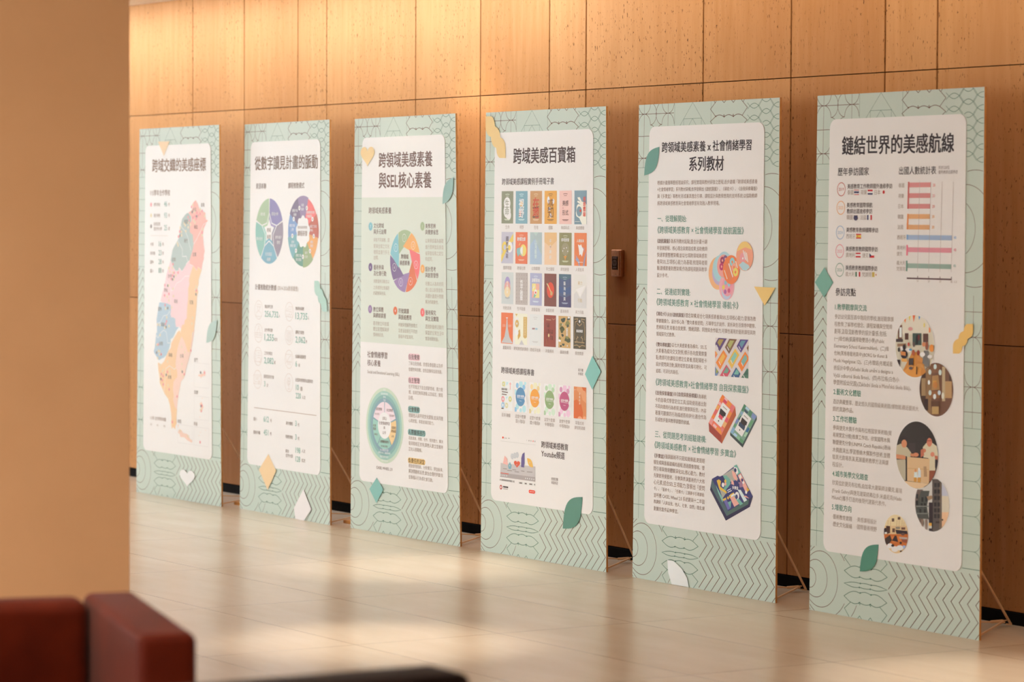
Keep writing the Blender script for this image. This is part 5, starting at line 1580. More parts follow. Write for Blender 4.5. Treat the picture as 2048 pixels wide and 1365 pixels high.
|2|P|168 72 56|5535 13112 6441 13569 6487 13902 5582 13462
|2|P|192 100 60|7402 12362 7467 12697 6487 13902 6441 13569
|3|P|240 132 60|6500 11906 6668 11993 6486 12211 6294 12126
|3|P|240 196 196|6668 11993 6887 12107 6830 12178 6630 12075
|3|P|240 148 72|6888 12129 7165 12251 7012 12428 6781 12305
|3|P|232 124 124|7165 12251 7402 12362 7211 12610 7032 12484
|3|P|220 80 100|6630 12086 6830 12189 6765 12283 6525 12182
|3|P|240 184 184|6296 12194 6456 12288 6379 12382 6186 12302
|3|P|240 176 100|6159 12348 6319 12386 6164 12564 6023 12504
|3|P|228 112 112|6023 12526 6184 12586 5989 12778 5868 12717
|3|P|240 144 72|5868 12740 5989 12801 5872 12933 5759 12871
|3|P|240 160 156|5759 12882 5892 12966 5757 13201 5555 13088
|3|P|240 196 196|5915 13113 6137 13225 6059 13320 5837 13208
|3|P|240 156 76|6137 13225 6477 13363 6441 13558 6059 13331
|3|P|232 136 132|6474 13228 6634 13309 6518 13452 6398 13368
|3|P|240 188 128|6647 12969 6846 13070 6672 13261 6513 13180
|3|P|228 100 112|6802 12813 6941 12884 6845 13025 6667 12967
|3|P|240 152 76|7014 12564 7192 12633 6980 12859 6821 12778
|4|P|240 240 240|6526 12216 7052 12483 6427 13253 5881 12989
|5|S|64 52 52|160|0|6350 12532 6741 12726
|5|S|64 52 52|130|0|6304 12648 6624 12800
|5|S|224 76 96|160|0|6267 12763 6527 12885
|5|S|172 164 156|40|0|6557 12384 6836 12517
|5|S|172 164 156|40|0|6289 12875 6409 12925
|5|E|64 52 52|6251|12991|36|36
|2|P|132 172 152|8023 12206 8897 12640 7935 13826 7057 13408
|2|P|64 76 80|7057 13408 7935 13826 7945 13966 7071 13531
|2|P|76 92 92|8897 12640 8899 12785 7945 13966 7935 13826
|3|P|84 140 108|8023 12206 8159 12278 7989 12511 7833 12475
|3|P|188 220 240|8160 12289 8413 12410 8337 12481 8111 12381
|3|P|64 88 108|8065 12395 8318 12527 8242 12598 8028 12498
|3|P|96 148 120|8413 12421 8607 12522 8456 12709 8300 12606
|3|P|132 152 204|8607 12522 8897 12651 8727 12828 8514 12706
|3|P|144 184 208|7834 12497 7990 12567 7876 12674 7739 12615
|3|P|156 204 184|7739 12637 7876 12697 7762 12815 7624 12744
|3|P|52 80 100|7779 12680 7818 12700 7685 12887 7626 12846
|3|P|132 152 204|7547 12805 7685 12887 7493 13056 7394 12982
|3|P|104 160 124|7395 13016 7513 13077 7378 13197 7280 13135
|3|P|144 184 216|7280 13158 7418 13240 7266 13474 7069 13396
|3|P|180 216 240|7382 13400 7579 13489 7503 13583 7266 13485
|3|P|148 200 168|7579 13500 7775 13578 7719 13694 7503 13595
|3|P|104 160 120|7775 13578 8049 13695 7935 13815 7719 13705
|3|P|176 220 192|8158 13331 8313 13344 8143 13533 8006 13496
|3|P|68 120 176|8309 13120 8426 13181 8274 13346 8138 13287
|3|P|116 172 128|8516 12840 8690 12875 8463 13111 8328 13074
|4|P|240 240 240|8028 12509 8527 12773 7891 13537 7388 13276
|5|S|64 52 52|160|0|7859 12821 8222 13002
|5|S|64 52 52|130|0|7795 12937 8115 13087
|5|S|64 76 100|180|0|7679 13011 8079 13201
|5|S|172 164 156|40|0|8031 12666 8304 12807
|5|E|64 52 52|7739|13270|34|34
text|2|T|120 84 68|《多寶盒》|1587|14713|769|1|0
|2|T|152 124 108|強調藝術不只是知識傳遞,更是經|2400|14698|2891|0|0
|2|T|152 124 108|驗生成與意義建構的過程,透過圖像隱喻、提|1549|14987|3739|0|0
|2|T|152 124 108|問引導與情境體驗深化SEL核心能力。教材|1556|15258|3738|0|0
|2|T|152 124 108|先聚斂視覺藝術、音樂與表演藝術的六大核|1563|15542|3737|0|0
|2|T|152 124 108|心元素,結合SEL五項能力,發展出「提問|1570|15823|3736|0|0
|2|T|152 124 108|卡」、「藝術卡」、「任務卡」三類牌卡引導課程;|1576|16095|3722|0|0
|2|T|152 124 108|並呼應 CASEL Wheel 2.0 系統觀與十二年國|1583|16370|3721|0|0
|2|T|152 124 108|教課綱「人與自我、他人、社會、自然」理念,規|1590|16644|3720|0|0
|2|T|152 124 108|劃擴充套件延伸學習。|1596|16931|1817|0|0
box_picture|2|P|52 48 80|5820 15387 6219 15228 6385 15251 6570 15186 7543 14676 8685 15879 8480 16313 6830 17010 5691 15842
|3|P|64 64 120|5820 15387 6219 15228 6385 15251 6570 15186 7543 14676 8685 15879 6987 16610
|3|P|80 104 112|5820 15387 6987 16610 6888 16817 5772 15717
|3|P|84 112 104|6987 16610 8415 16005 8378 16217 6888 16817
|4|P|180 180 172|6570 15186 7342 14837 7676 15270 7149 15402
|4|P|120 184 172|6591 15196 6857 15165 7106 15312 7130 15497 6787 15805 6541 15824 6823 15544 6737 15339
|4|P|232 192 80|6161 15428 6326 15369 6471 15429 6414 15645 6911 15842 6831 15919 6375 15790
|4|P|180 180 172|6375 15766 6830 15896 6588 16126
|4|P|136 196 184|6082 15600 6629 16146 6591 16290 6295 15937
|4|P|120 184 172|7341 14755 7543 14676 7833 14978 7592 15112
|4|P|240 240 240|7341 14779 7586 14809 7671 14990 7551 15092 7384 14870
|4|P|240 180 168|7632 15109 7833 15001 8408 15634 8169 15722
|4|P|240 180 168|7188 15306 7352 15387 7396 15524 7191 15493
|4|P|168 124 156|7678 15386 7960 15342 8004 15549 7783 15589
|4|P|240 240 240|7036 15973 7360 15831 7484 15915 7120 16061
|4|P|240 180 168|7120 16061 7444 15942 7774 16242 7412 16400
|4|P|232 192 80|6588 16161 7159 15941 7201 16031 6672 16237
|4|P|232 192 80|7117 15920 7360 15820 7402 15851 7159 15964
|4|P|120 184 172|6919 16264 7204 16171 7168 16478
|4|P|116 112 180|6672 16213 6876 16150 7148 16480 6966 16565
|4|P|120 184 172|7363 15948 7525 15912 8016 16223 7816 16309
|4|P|224 240 240|7643 15693 7845 15677 8295 16061 8095 16147
|4|P|240 180 168|8011 15921 8334 15965 8454 15979 8212 15882
|4|P|232 192 80|8246 15530 8448 15631 8290 15736
|5|E|240 240 240|6618|15571|94|94
|5|E|240 180 168|6782|15523|70|70
|5|E|240 240 240|7815|15154|82|82
|5|E|64 64 120|7951|15277|70|70
|5|E|240 240 240|8021|15372|58|58
|5|E|240 240 240|8229|15741|70|70
|5|E|240 240 240|7606|15929|152|152
|5|E|64 64 120|7567|15979|93|93
|5|E|64 64 120|6956|16074|117|117
|5|E|232 192 80|6977|16072|59|59
|5|E|64 64 120|7466|14911|82|82
|5|E|232 192 80|6780|15406|70|70
|5|P|240 180 168|7222 14940 7234 14994 7247 15047 7263 15097 7283 15143 7308 15184 7338 15221 7374 15252 7415 15278 7460 15299 7510 15316 7562 15331 7616 15344 7604 15290 7591 15237 7575 15187 7555 15141 7530 15100 7500 15063 7464 15032 7423 15006 7378 14985 7328 14968 7276 14953
|6|P|64 64 120|6848 15742 6908 15678 7638 15424 7760 15450 7762 15567 7036 15927 6933 15911
|7|T|240 240 240|多寶盒|7269|15623|420|2|0
|7|S|224 232 240|35|0|6910 15784 7174 15686
|7|S|224 232 240|35|0|6952 15851 7237 15747
leaf_motif|6|P|104 156 144|1676 1791 1502 1813 1333 1841 1174 1878 1031 1929 905 1998 800 2087 716 2196 652 2324 606 2469 575 2629 554 2799 539 2974 713 2952 882 2925 1041 2887 1184 2836 1310 2767 1415 2678 1499 2570 1563 2442 1609 2296 1640 2136 1661 1966
triangle_motif|6|P|240 204 124|8641 7483 10091 7495 9369 8230
petal_motif|6|P|236 240 240|2668 19008 3136 19011 3721 19260 4131 19621 4254 19977 3012 19993 2739 19520
@
title|2|T|48 36 40|鏈結世界的美感航線|1700|1965|6827|2|0
heading|2|T|48 36 40|歷年參訪國家|1449|2958|1970|1|0
|2|T|48 36 40|出國人數統計表|5281|2960|2219|1|0
text|2|T|120 100 96|共計220位|7639|2865|650|0|0
|2|T|120 100 96|優秀教師出國參訪|7635|3035|1130|0|0
year_ring#2019|2|R|200 104 96|1683|3631|252|30
|2|T|200 104 96|2019|1488|3631|395|0|0
year_ring#2023|2|R|240 176 116|1672|4339|252|30
|2|T|240 176 116|2023|1477|4339|395|0|0
year_ring#2024|2|R|160 188 220|1655|5288|251|30
|2|T|160 188 220|2024|1460|5288|394|0|0
year_ring#2025|2|R|236 148 164|1644|6004|251|30
|2|T|236 148 164|2025|1449|6004|394|0|0
year_ring#2026|2|R|136 172 156|1659|6721|251|30
|2|T|136 172 156|2026|1464|6721|394|0|0
text|2|T|76 56 56|美感教育工作教師國外進修參訪|2074|3522|2809|1|0
|2|T|76 56 56|美感教育國際領航|2051|4238|1613|1|0
|2|T|76 56 56|教師出國進修參訪|2057|4470|1604|1|0
|2|T|76 56 56|美感教育教師國際參訪|2042|5183|2005|1|0
|2|T|76 56 56|美感教育教師國際參訪|2031|5907|2004|1|0
|2|T|76 56 56|美感教育教師國際參訪|2033|6631|1994|1|0
|2|T|168 152 140|泰國|2080|3752|375|0|0
|2|T|168 152 140|荷蘭|2922|3753|378|0|0
|2|T|168 152 140|日本|3785|3754|370|0|0
|2|T|168 152 140|韓國|2054|4707|379|0|0
|2|T|168 152 140|法國|2904|4707|378|0|0
|2|T|168 152 140|西班牙|2040|5425|567|0|0
|2|T|168 152 140|奧地利|2037|6142|575|0|0
|2|T|168 152 140|捷克|3085|6145|377|0|0
|2|T|168 152 140|義大利|2035|6871|566|0|0
|2|T|168 152 140|梵諦岡|3082|6874|574|0|0
flag_print#31|2|P|208 48 52|2498 3653 2809 3656 2810 3683 2498 3680
|2|P|236 236 236|2498 3680 2810 3683 2810 3714 2499 3712
|2|P|64 64 104|2499 3712 2810 3714 2812 3786 2501 3784
|2|P|236 236 236|2501 3784 2812 3786 2813 3823 2502 3821
|2|P|208 48 52|2502 3821 2813 3823 2814 3851 2502 3848
flag_print#32|2|P|208 48 52|3358 3655 3670 3658 3671 3720 3360 3718
|2|P|236 236 236|3360 3718 3671 3720 3673 3784 3361 3782
|2|P|64 64 104|3361 3782 3673 3784 3674 3847 3363 3844
flag_print#33|2|P|236 232 228|4204 3662 4504 3665 4508 3850 4209 3848
|3|E|208 48 52|4358|3752|68|68
flag_print#34|2|P|236 232 228|2484 4612 2791 4612 2796 4799 2489 4799
|3|E|208 48 52|2638|4704|50|50
|4|E|64 64 104|2639|4727|140|100
|4|S|80 68 68|50|0|2522 4637 2572 4662
|4|S|80 68 68|50|0|2702 4637 2752 4662
|4|S|80 68 68|50|0|2525 4747 2574 4772
|4|S|80 68 68|50|0|2705 4747 2754 4772
flag_print#35|2|P|64 64 104|3341 4613 3433 4613 3437 4801 3345 4801
|2|P|236 236 236|3433 4613 3556 4613 3560 4801 3437 4801
|2|P|208 48 52|3556 4613 3648 4613 3652 4801 3560 4801
flag_print#36|2|P|208 48 52|2670 5329 2984 5328 2985 5376 2671 5378
|2|P|236 200 76|2671 5378 2985 5376 2987 5468 2673 5469
|2|P|208 48 52|2673 5469 2987 5468 2989 5514 2674 5516
|3|E|180 92 52|2770|5423|25|25
flag_print#37|2|P|208 48 52|2663 6052 2969 6049 2970 6103 2664 6106
|2|P|236 236 236|2664 6106 2970 6103 2972 6172 2666 6175
|2|P|208 48 52|2666 6175 2972 6172 2973 6230 2667 6233
flag_print#38|2|P|236 236 236|3524 6056 3826 6053 3828 6142 3526 6145
|2|P|208 48 52|3526 6145 3828 6142 3830 6230 3528 6234
|3|P|64 64 104|3524 6056 3655 6143 3528 6234
flag_print#39|2|P|68 124 96|2660 6781 2752 6779 2757 6963 2665 6965
|2|P|236 236 236|2752 6779 2875 6778 2879 6961 2757 6963
|2|P|208 48 52|2875 6778 2966 6776 2971 6960 2879 6961
flag_print#40|2|P|212 188 96|3702 6775 3859 6773 3863 6955 3706 6957
|2|P|236 232 228|3859 6773 4015 6770 4019 6952 3863 6955
|3|E|216 148 108|3953|6870|37|37
bar_chart|4|S|212 112 108|90|0|5882 3378 5859 4379
|4|S|240 156 96|90|0|5863 4567 5844 5115
|4|S|240 156 96|90|0|5839 4901 5836 5145
|4|S|136 180 228|90|0|5840 5340 5840 5527
|4|S|240 128 152|90|0|5837 5722 5833 6116
|4|S|108 156 140|90|0|5825 6310 5822 6701
|2|P|224 176 176|5911 3408 7201 3408 7201 3584 5911 3584
|3|B|232 132 132|5911|7201|3408|3584|30
|3|T|232 132 132|20|7308|3510|168|1|0
|2|P|224 176 176|5908 3803 7186 3803 7186 3979 5908 3979
|3|B|232 132 132|5908|7186|3803|3979|30
|3|T|232 132 132|20|7293|3901|168|1|0
|2|P|224 176 176|5904 4199 7178 4199 7178 4374 5904 4374
|3|B|232 132 132|5904|7178|4199|4374|30
|3|T|232 132 132|20|7285|4292|168|1|0
|2|P|240 200 156|5873 4576 7170 4576 7170 4752 5873 4752
|3|B|240 176 116|5873|7170|4576|4752|30
|3|T|240 176 116|20|7277|4665|168|1|0
|2|P|240 200 156|5866 4972 7166 4972 7166 5147 5866 5147
|3|B|240 176 116|5866|7166|4972|5147|30
|3|T|240 176 116|20|7273|5056|168|1|0
|2|P|192 204 228|5850 5354 8470 5354 8470 5530 5850 5530
|3|B|156 192 232|5850|8470|5354|5530|60
|3|T|156 192 232|40|8574|5427|164|1|0
|2|P|236 184 196|5860 5812 8466 5812 8466 5987 5860 5987
|3|B|240 144 164|5860|8466|5812|5987|60
|3|T|240 144 164|40|8571|5875|164|1|0
|2|P|184 204 192|5856 6407 8458 6407 8458 6582 5856 6582
|3|B|148 184 176|5856|8458|6407|6582|60
|3|T|148 184 176|40|8562|6458|164|1|0
|5|S|192 180 176|18|0|6546 3371 6477 6716
|5|S|192 180 176|18|0|7207 3378 7136 6706
|5|S|192 180 176|18|0|7876 3385 7804 6696
|5|S|192 180 176|18|0|8531 3392 8458 6686
text|2|T|168 152 140|泰國|5265|3506|342|0|0
|2|T|168 152 140|荷蘭|5262|3898|326|0|0
|2|T|168 152 140|日本|5258|4285|326|0|0
|2|T|168 152 140|韓國|5239|4676|334|0|0
|2|T|168 152 140|法國|5227|5061|345|0|0
|2|T|168 152 140|西班牙|5216|5444|517|0|0
|2|T|168 152 140|奧地利|5216|5829|517|0|0
|2|T|168 152 140|捷克|5213|6057|329|0|0
|2|T|168 152 140|義大利|5209|6397|517|0|0
|2|T|168 152 140|梵蒂岡|5206|6622|517|0|0
bar_chart|4|S|96 68 72|55|0|5835 6963 8489 6959
|4|S|96 68 72|35|0|6484 6866 6486 6967
text|2|T|168 152 140|10|6418|7049|139|0|0
bar_chart|4|S|96 68 72|35|0|7143 6865 7145 6966
text|2|T|168 152 140|20|7078|7047|137|0|0
bar_chart|4|S|96 68 72|35|0|7811 6864 7813 6964
text|2|T|168 152 140|30|7747|7046|136|0|0
bar_chart|4|S|96 68 72|35|0|8472 6863 8474 6963
text|2|T|168 152 140|40|8408|7044|134|0|0
|2|T|168 152 140|人次|8599|7039|186|0|0
heading|2|T|48 36 40|參訪亮點|1415|7565|1285|1|0
|2|T|84 148 128|1.教學觀摩與交流|1399|8145|2001|1|0
|2|T|84 148 128|2.藝術文化體驗|1386|11408|1728|1|0
|2|T|84 148 128|3.工作坊體驗|1388|12442|1490|1|0
|2|T|84 148 128|4.城市美學文化踏查|1399|14563|2231|1|0
|2|T|84 148 128|5.增能方向|1397|15856|1230|1|0
text|2|T|168 152 140|參訪幼兒園至高中階段的學校,進班觀摩課|1394|8522|3677|0|0
|2|T|168 152 140|程教學,了解學校理念、課程架構與空間規|1382|8808|3607|0|0
|2|T|168 152 140|劃等,汲取混齡教學的設計靈感,包括:|1384|9086|3282|0|0
|2|T|168 152 140|(一)維也納(凱薩穆勒雙語小學)(Public|1382|9375|3136|0|0
|2|T|168 152 140|Elementary School Kaisermühlen)、(二)維|1379|9651|3417|0|0
|2|T|168 152 140|也納(黑格巷藝術高中)(BORG für Kunst &|1382|9932|3337|0|0
|2|T|168 152 140|Musik Hegelgasse 12)、(三)布爾諾(布爾諾藝|1369|10214|3669|0|0
|2|T|168 152 140|術設計中學)(Střední škola umění a designu a|1372|10501|3692|0|0
|2|T|168 152 140|Vyšší odborná škola Brno)、(四)布拉格(白色小|1364|10786|4087|0|0
|2|T|168 152 140|學暨附設幼兒園)(Základní škola a Mateřská škola Bílá)。|1367|11060|4801|0|0
|2|T|168 152 140|造訪典藏豐厚、歷史悠久的國際級美術館/博物館,親近藝術大|1375|11793|5258|0|0
|2|T|168 152 140|師的真跡作品。|1369|12078|1303|0|0
|2|T|168 152 140|參與捷克木偶手作與布拉格國家美術館(貿|1389|12809|3641|0|0
|2|T|168 152 140|易展覽宮分館)推廣工作坊。欣賞國際木偶|1387|13088|3543|0|0
|2|T|168 152 140|聯盟捷克分會(UNIMA Czech Republic)懸絲|1385|13367|3601|0|0
|2|T|168 152 140|木偶戲演出,學習懸絲木偶製作技術,並體|1384|13652|3580|0|0
|2|T|168 152 140|驗黑光劇場表演,拓展藝術教學方法與課|1382|13927|3490|0|0
|2|T|168 152 140|程設計。|1385|14214|691|0|0
|2|T|168 152 140|欣賞位於捷克布拉格,由加拿大建築師法蘭克.蓋瑞|1391|14917|4313|0|0
|2|T|168 152 140|(Frank Gehry)與捷克建築師弗拉多.米盧尼克(Vlado|1394|15232|4296|0|0
|2|T|168 152 140|Milunić)攜手打造的後現代建築代表作。|1388|15497|3366|0|0
|2|T|168 152 140|·藝術教育實踐|1436|16229|1242|0|0
|2|T|168 152 140|·歷史文化脈絡|1444|16513|1241|0|0
|2|T|168 152 140|·美感課程設計|2958|16213|1238|0|0
|2|T|168 152 140|·國際藝術視野|2952|16494|1258|0|0
printed_photo#1|3|E|240 240 240|7663|11027|1017|1017
|4|E|120 84 64|7663|11027|987|987
|5|P|80 56 44|7009 10299 7038 11779 6968 11723 6831 11551 6735 11352 6710 11244 6702 10846 6735 10703 6831 10504 6968 10332
|5|P|168 140 100|6789 10644 7039 10633 7051 11284 6802 11296
|5|P|192 156 108|8140 10695 8561 10676 8571 11291 8151 11313
|6|P|80 56 44|8578 10675 8406 10683 8401 10384 8496 10504
|6|P|148 116 80|7054 10263 7370 10250 7402 11943 7322 11948 7140 11860 7084 11816 7054 10263
|6|P|180 140 88|7420 10531 7779 10486 7878 11017 7386 11069
|7|P|208 156 76|7469 10698 7693 10688 7697 10913 7473 10924
|7|P|196 176 140|7996 10167 8118 10162 8175 10189 8197 11423 8019 11432
|7|P|152 104 64|7251 11104 7879 11073 7884 11326 7256 11358
|8|P|136 96 68|7322 10110 7905 10086 7911 10396 7328 10421
|8|P|220 240 240|7683 10180 7672 10230 7640 10267 7596 10283 7550 10271 7517 10236 7504 10188 7515 10138 7547 10100 7592 10085 7637 10096 7670 10131
|8|P|220 240 240|7382 10391 7371 10441 7338 10478 7293 10494 7248 10482 7214 10448 7201 10399 7213 10349 7245 10311 7290 10296 7335 10307 7369 10342
|9|P|220 240 240|7982 10379 7971 10432 7939 10472 7895 10488 7850 10476 7817 10439 7804 10386 7815 10333 7847 10293 7891 10277 7936 10289 7969 10326
|9|P|232 240 240|7312 10776 7304 10819 7280 10851 7246 10864 7212 10854 7187 10824 7177 10782 7185 10739 7210 10707 7243 10694 7277 10704 7303 10734
|9|P|220 240 240|7410 11153 7399 11203 7366 11241 7322 11256 7276 11245 7243 11211 7230 11162 7241 11112 7273 11074 7318 11058 7363 11069 7397 11104
|10|P|216 232 240|7947 11126 7936 11172 7904 11208 7859 11222 7814 11212 7781 11180 7768 11135 7779 11089 7812 11054 7856 11039 7901 11049 7934 11081
|10|P|232 240 240|7681 11280 7670 11330 7638 11368 7594 11383 7549 11372 7515 11338 7502 11289 7513 11239 7545 11202 7590 11186 7635 11197 7669 11232
|10|P|232 232 216|8147 11229 8138 11292 8110 11340 8071 11359 8032 11344 8003 11299 7991 11236 8001 11173 8028 11125 8067 11106 8106 11121 8135 11166
|11|P|100 68 48|7393 11464 7886 11439 7890 11691 7398 11718
|11|P|192 160 104|7442 11659 7845 11638 7850 11919 7447 11941
|11|P|64 44 40|6986 11401 7211 11389 7219 11812 7089 11820 6992 11742
|12|P|200 136 72|7763 10854 7746 10918 7698 10967 7631 10987 7564 10973 7513 10929 7494 10866 7511 10802 7559 10753 7626 10733 7694 10747 7744 10791
printed_photo#0|3|E|240 240 240|6365|9479|1193|1193
|4|E|216 212 192|6365|9479|1158|1158
|5|P|232 228 212|7205 8694 7211 9008 5609 9060 5600 8622 5751 8502 5983 8390 6235 8332 6494 8332 6746 8390 6978 8502 7180 8663
|5|P|208 140 60|5686 10405 6222 9698 6588 9685 7055 10395 6978 10456 6746 10568 6494 10625 6235 10625 5983 10568 5751 10456
|5|P|224 156 68|5730 10440 6140 10188 6782 10275 6720 10574 6494 10625 6235 10625 5983 10568 5751 10456
|6|P|68 88 80|6231 8997 6757 8980 6765 9421 6240 9440
|6|P|96 60 48|5770 9012 5987 9005 5992 9249 5776 9256
|6|P|96 60 48|6857 8991 7165 8981 7171 9293 6863 9304
|7|P|116 76 60|5504 8718 5602 8715 5613 9233 5358 9242 5351 8940 5388 8865
|7|P|232 240 240|5442 8807 5581 8802 5589 9176 5450 9181
|7|P|64 48 48|5242 9246 5659 9231 5662 9346 5244 9361 5242 9246
|8|P|48 44 48|6579 9228 6572 9329 6548 9403 6515 9431 6480 9405 6453 9333 6442 9233 6449 9133 6473 9059 6507 9031 6541 9057 6568 9129
|8|P|116 52 52|6682 9139 6674 9197 6650 9239 6616 9256 6582 9242 6556 9201 6545 9144 6553 9087 6578 9044 6612 9027 6646 9042 6672 9083
|8|P|240 136 72|5800 8478 5838 8464 5795 8638 5722 8524 5751 8502
|9|P|232 220 112|6111 8361 6061 8558 5994 8387
|9|P|240 120 72|6384 8332 6291 8580 6233 8333 6235 8332
|9|P|80 152 216|6686 8376 6619 8499 6585 8353
|10|P|240 144 92|7206 8752 7256 8758 7301 8814 7291 8934 7210 8937
|10|P|236 220 124|6978 8674 6973 8717 6957 8748 6934 8760 6911 8750 6894 8719 6887 8676 6892 8633 6908 8602 6931 8590 6954 8600 6971 8631
|10|P|216 156 152|6251 8839 6233 8875 6183 8903 6114 8915 6045 8907 5994 8883 5975 8848 5993 8811 6043 8783 6111 8772 6181 8779 6232 8804
|11|P|156 120 92|5338 9415 5848 9397 5850 9512 5341 9530
|11|P|240 240 240|5713 9574 5695 9611 5645 9639 5576 9651 5506 9644 5454 9620 5435 9584 5453 9548 5503 9520 5572 9508 5642 9515 5693 9539
|11|P|240 240 240|6175 9629 6151 9673 6085 9706 5993 9721 5901 9713 5832 9685 5807 9642 5831 9599 5897 9565 5989 9550 6082 9558 6149 9587
|12|P|80 152 196|6230 9612 6218 9634 6185 9651 6139 9659 6093 9655 6059 9640 6046 9619 6058 9597 6091 9580 6137 9573 6183 9577 6217 9591
|12|P|48 36 44|5851 9540 5840 9598 5807 9641 5761 9659 5714 9645 5680 9604 5666 9547 5677 9489 5710 9446 5756 9429 5803 9443 5837 9484
|12|P|48 36 44|5971 9794 5945 9881 5871 9947 5767 9974 5663 9955 5585 9895 5556 9810 5582 9723 5657 9657 5760 9630 5865 9649 5942 9709
|13|P|180 92 52|6406 9720 6395 9778 6362 9821 6317 9838 6271 9824 6236 9784 6223 9727 6234 9669 6267 9626 6312 9609 6358 9623 6393 9663
|13|P|152 68 52|6703 9709 6691 9759 6659 9797 6613 9812 6568 9800 6533 9765 6520 9716 6531 9665 6564 9628 6609 9612 6655 9624 6689 9659
|13|P|216 140 72|5530 9696 5854 9712 5857 9856 5579 9838
|14|P|216 148 72|6545 9829 6866 9902 6892 10071 6549 10000
|14|P|64 52 52|6043 9934 6319 9923 6324 10180 6049 10192
|14|P|232 176 96|5582 9953 5952 9967 5954 10081 5631 10080
|15|P|120 120 120|6951 9614 7223 9632 7278 10169 7098 10219 6869 10072
|15|P|152 88 64|7196 9434 7186 9513 7154 9571 7109 9594 7063 9575 7029 9519 7015 9441 7026 9362 7058 9304 7103 9281 7149 9301 7183 9357
|15|P|240 240 240|7022 9753 7001 9797 6944 9830 6864 9845 6785 9836 6726 9808 6704 9766 6724 9722 6782 9689 6861 9674 6941 9683 6999 9712
|16|P|240 156 68|7511 9588 7471 9632 7404 9654 7336 9637 7285 9587 7266 9517 7283 9445 7331 9392 7398 9370 7466 9387 7511 9431
|16|P|240 240 240|7454 9856 7454 9857 7397 9885 7318 9898 7239 9891 7181 9868 7159 9833 7179 9797 7237 9769 7316 9756 7395 9763 7453 9786 7466 9807
|16|P|216 152 72|6551 10114 6983 10124 6963 10267 6554 10256
|17|P|48 36 44|6508 10229 6562 10227 6568 10512 6513 10514
|17|P|48 36 44|5352 10019 5537 10012 5543 10287 5388 10093
|17|P|192 76 52|6102 9417 6093 9453 6068 9480 6034 9491 5999 9482 5974 9457 5964 9422 5972 9385 5997 9358 6031 9348 6066 9356 6092 9381
|18|P|96 84 80|6423 9405 6414 9456 6390 9493 6356 9508 6321 9496 6295 9460 6285 9410 6293 9360 6318 9322 6352 9308 6387 9320 6412 9356
|18|P|212 140 96|7060 9382 7045 9426 7004 9458 6948 9472 6891 9462 6849 9433 6833 9391 6847 9347 6888 9315 6945 9301 7002 9311 7044 9340
|18|P|64 56 56|5529 9638 5520 9682 5496 9714 5461 9727 5426 9717 5400 9686 5390 9644 5398 9600 5423 9568 5457 9555 5493 9565 5519 9596
|19|P|116 104 100|6303 10295 6288 10324 6247 10347 6190 10357 6132 10352 6090 10333 6074 10305 6089 10276 6130 10253 6187 10243 6245 10248 6287 10267
printed_photo#3|3|E|240 240 240|7500|15273|1037|1037
|4|E|216 216 212|7500|15273|1007|1007
|5|P|200 204 220|8421 14889 8040 14919 8031 14423 8034 14424 8210 14564 8350 14740
|5|P|224 216 196|7926 14928 8421 14889 8447 14942 8497 15161 8497 15386 8476 15479 7937 15524
|5|P|240 200 160|7899 15528 8476 15479 8447 15605 8350 15807 8210 15982 8034 16123 7911 16182
|6|P|120 104 96|6627 14789 6963 14763 6990 16133 6967 16123 6791 15982 6651 15807 6554 15605 6504 15386 6504 15161 6554 14942
|6|P|96 88 84|7494 14338 7785 14316 7832 14327 8034 14424 8050 14437 8080 16085 8034 16123 7832 16220 7613 16270 7531 16270
|6|P|84 88 84|6848 14820 7349 14781 7206 15369 7331 15839 6687 15852 6651 15807 6573 15645 6549 15423
|7|P|132 116 100|7917 14450 8012 14443 8043 16112 7948 16120
|7|P|48 36 44|7319 15216 7549 15197 7569 16270 7388 16270 7339 16259
|7|P|52 48 52|7612 14473 7757 14462 7760 14610 7615 14621
|8|P|52 48 52|7616 14713 7762 14701 7764 14850 7619 14861
|8|P|52 48 52|7621 14952 7766 14940 7769 15089 7624 15100
|8|P|52 48 52|7625 15191 7770 15179 7773 15328 7628 15340
|9|P|52 48 52|7629 15406 7774 15394 7777 15543 7632 15555
|9|P|52 48 52|7633 15622 7778 15609 7781 15757 7636 15770
|9|P|52 48 52|7811 14458 7955 14447 7958 14595 7813 14606
|10|P|52 48 52|7815 14697 7960 14686 7962 14834 7818 14845
|10|P|52 48 52|7819 14936 7964 14925 7967 15073 7822 15084
|10|P|52 48 52|7824 15175 7968 15163 7971 15311 7827 15323
|11|P|52 48 52|7828 15390 7972 15378 7975 15526 7831 15538
|11|P|52 48 52|7832 15605 7976 15593 7979 15740 7835 15753
|11|P|48 48 52|6578 14962 6695 14953 6698 15122 6582 15131
|12|P|48 48 52|6564 15205 6680 15195 6684 15364 6567 15374
|12|P|48 48 52|6891 15058 7007 15049 7010 15217 6894 15226
|12|P|48 48 52|7122 15027 7238 15018 7241 15186 7126 15196
|13|P|48 48 52|6857 15278 6973 15268 6976 15436 6860 15446
|13|P|48 48 52|7050 15262 7165 15253 7169 15421 7053 15430
|13|P|48 48 52|6783 15501 6900 15491 6903 15659 6787 15669
|14|P|48 48 52|7054 15478 7170 15469 7173 15636 7057 15646
|14|P|136 140 136|6587 15396 7321 15336 7322 15379 6588 15439
|14|P|136 140 136|6581 15662 7326 15600 7327 15643 6602 15704
|15|P|168 140 112|7199 15009 7506 14937 7565 15052 7317 15144
|15|P|152 132 120|6907 15875 7023 15865 7028 16152 6967 16123 6911 16078
|15|P|152 132 120|7138 15856 7254 15846 7261 16241 7169 16220 7145 16209
|16|P|232 176 72|7352 15969 7525 15954 7527 16062 7354 16077
|16|P|216 220 212|7354 16077 7527 16062 7529 16157 7356 16172
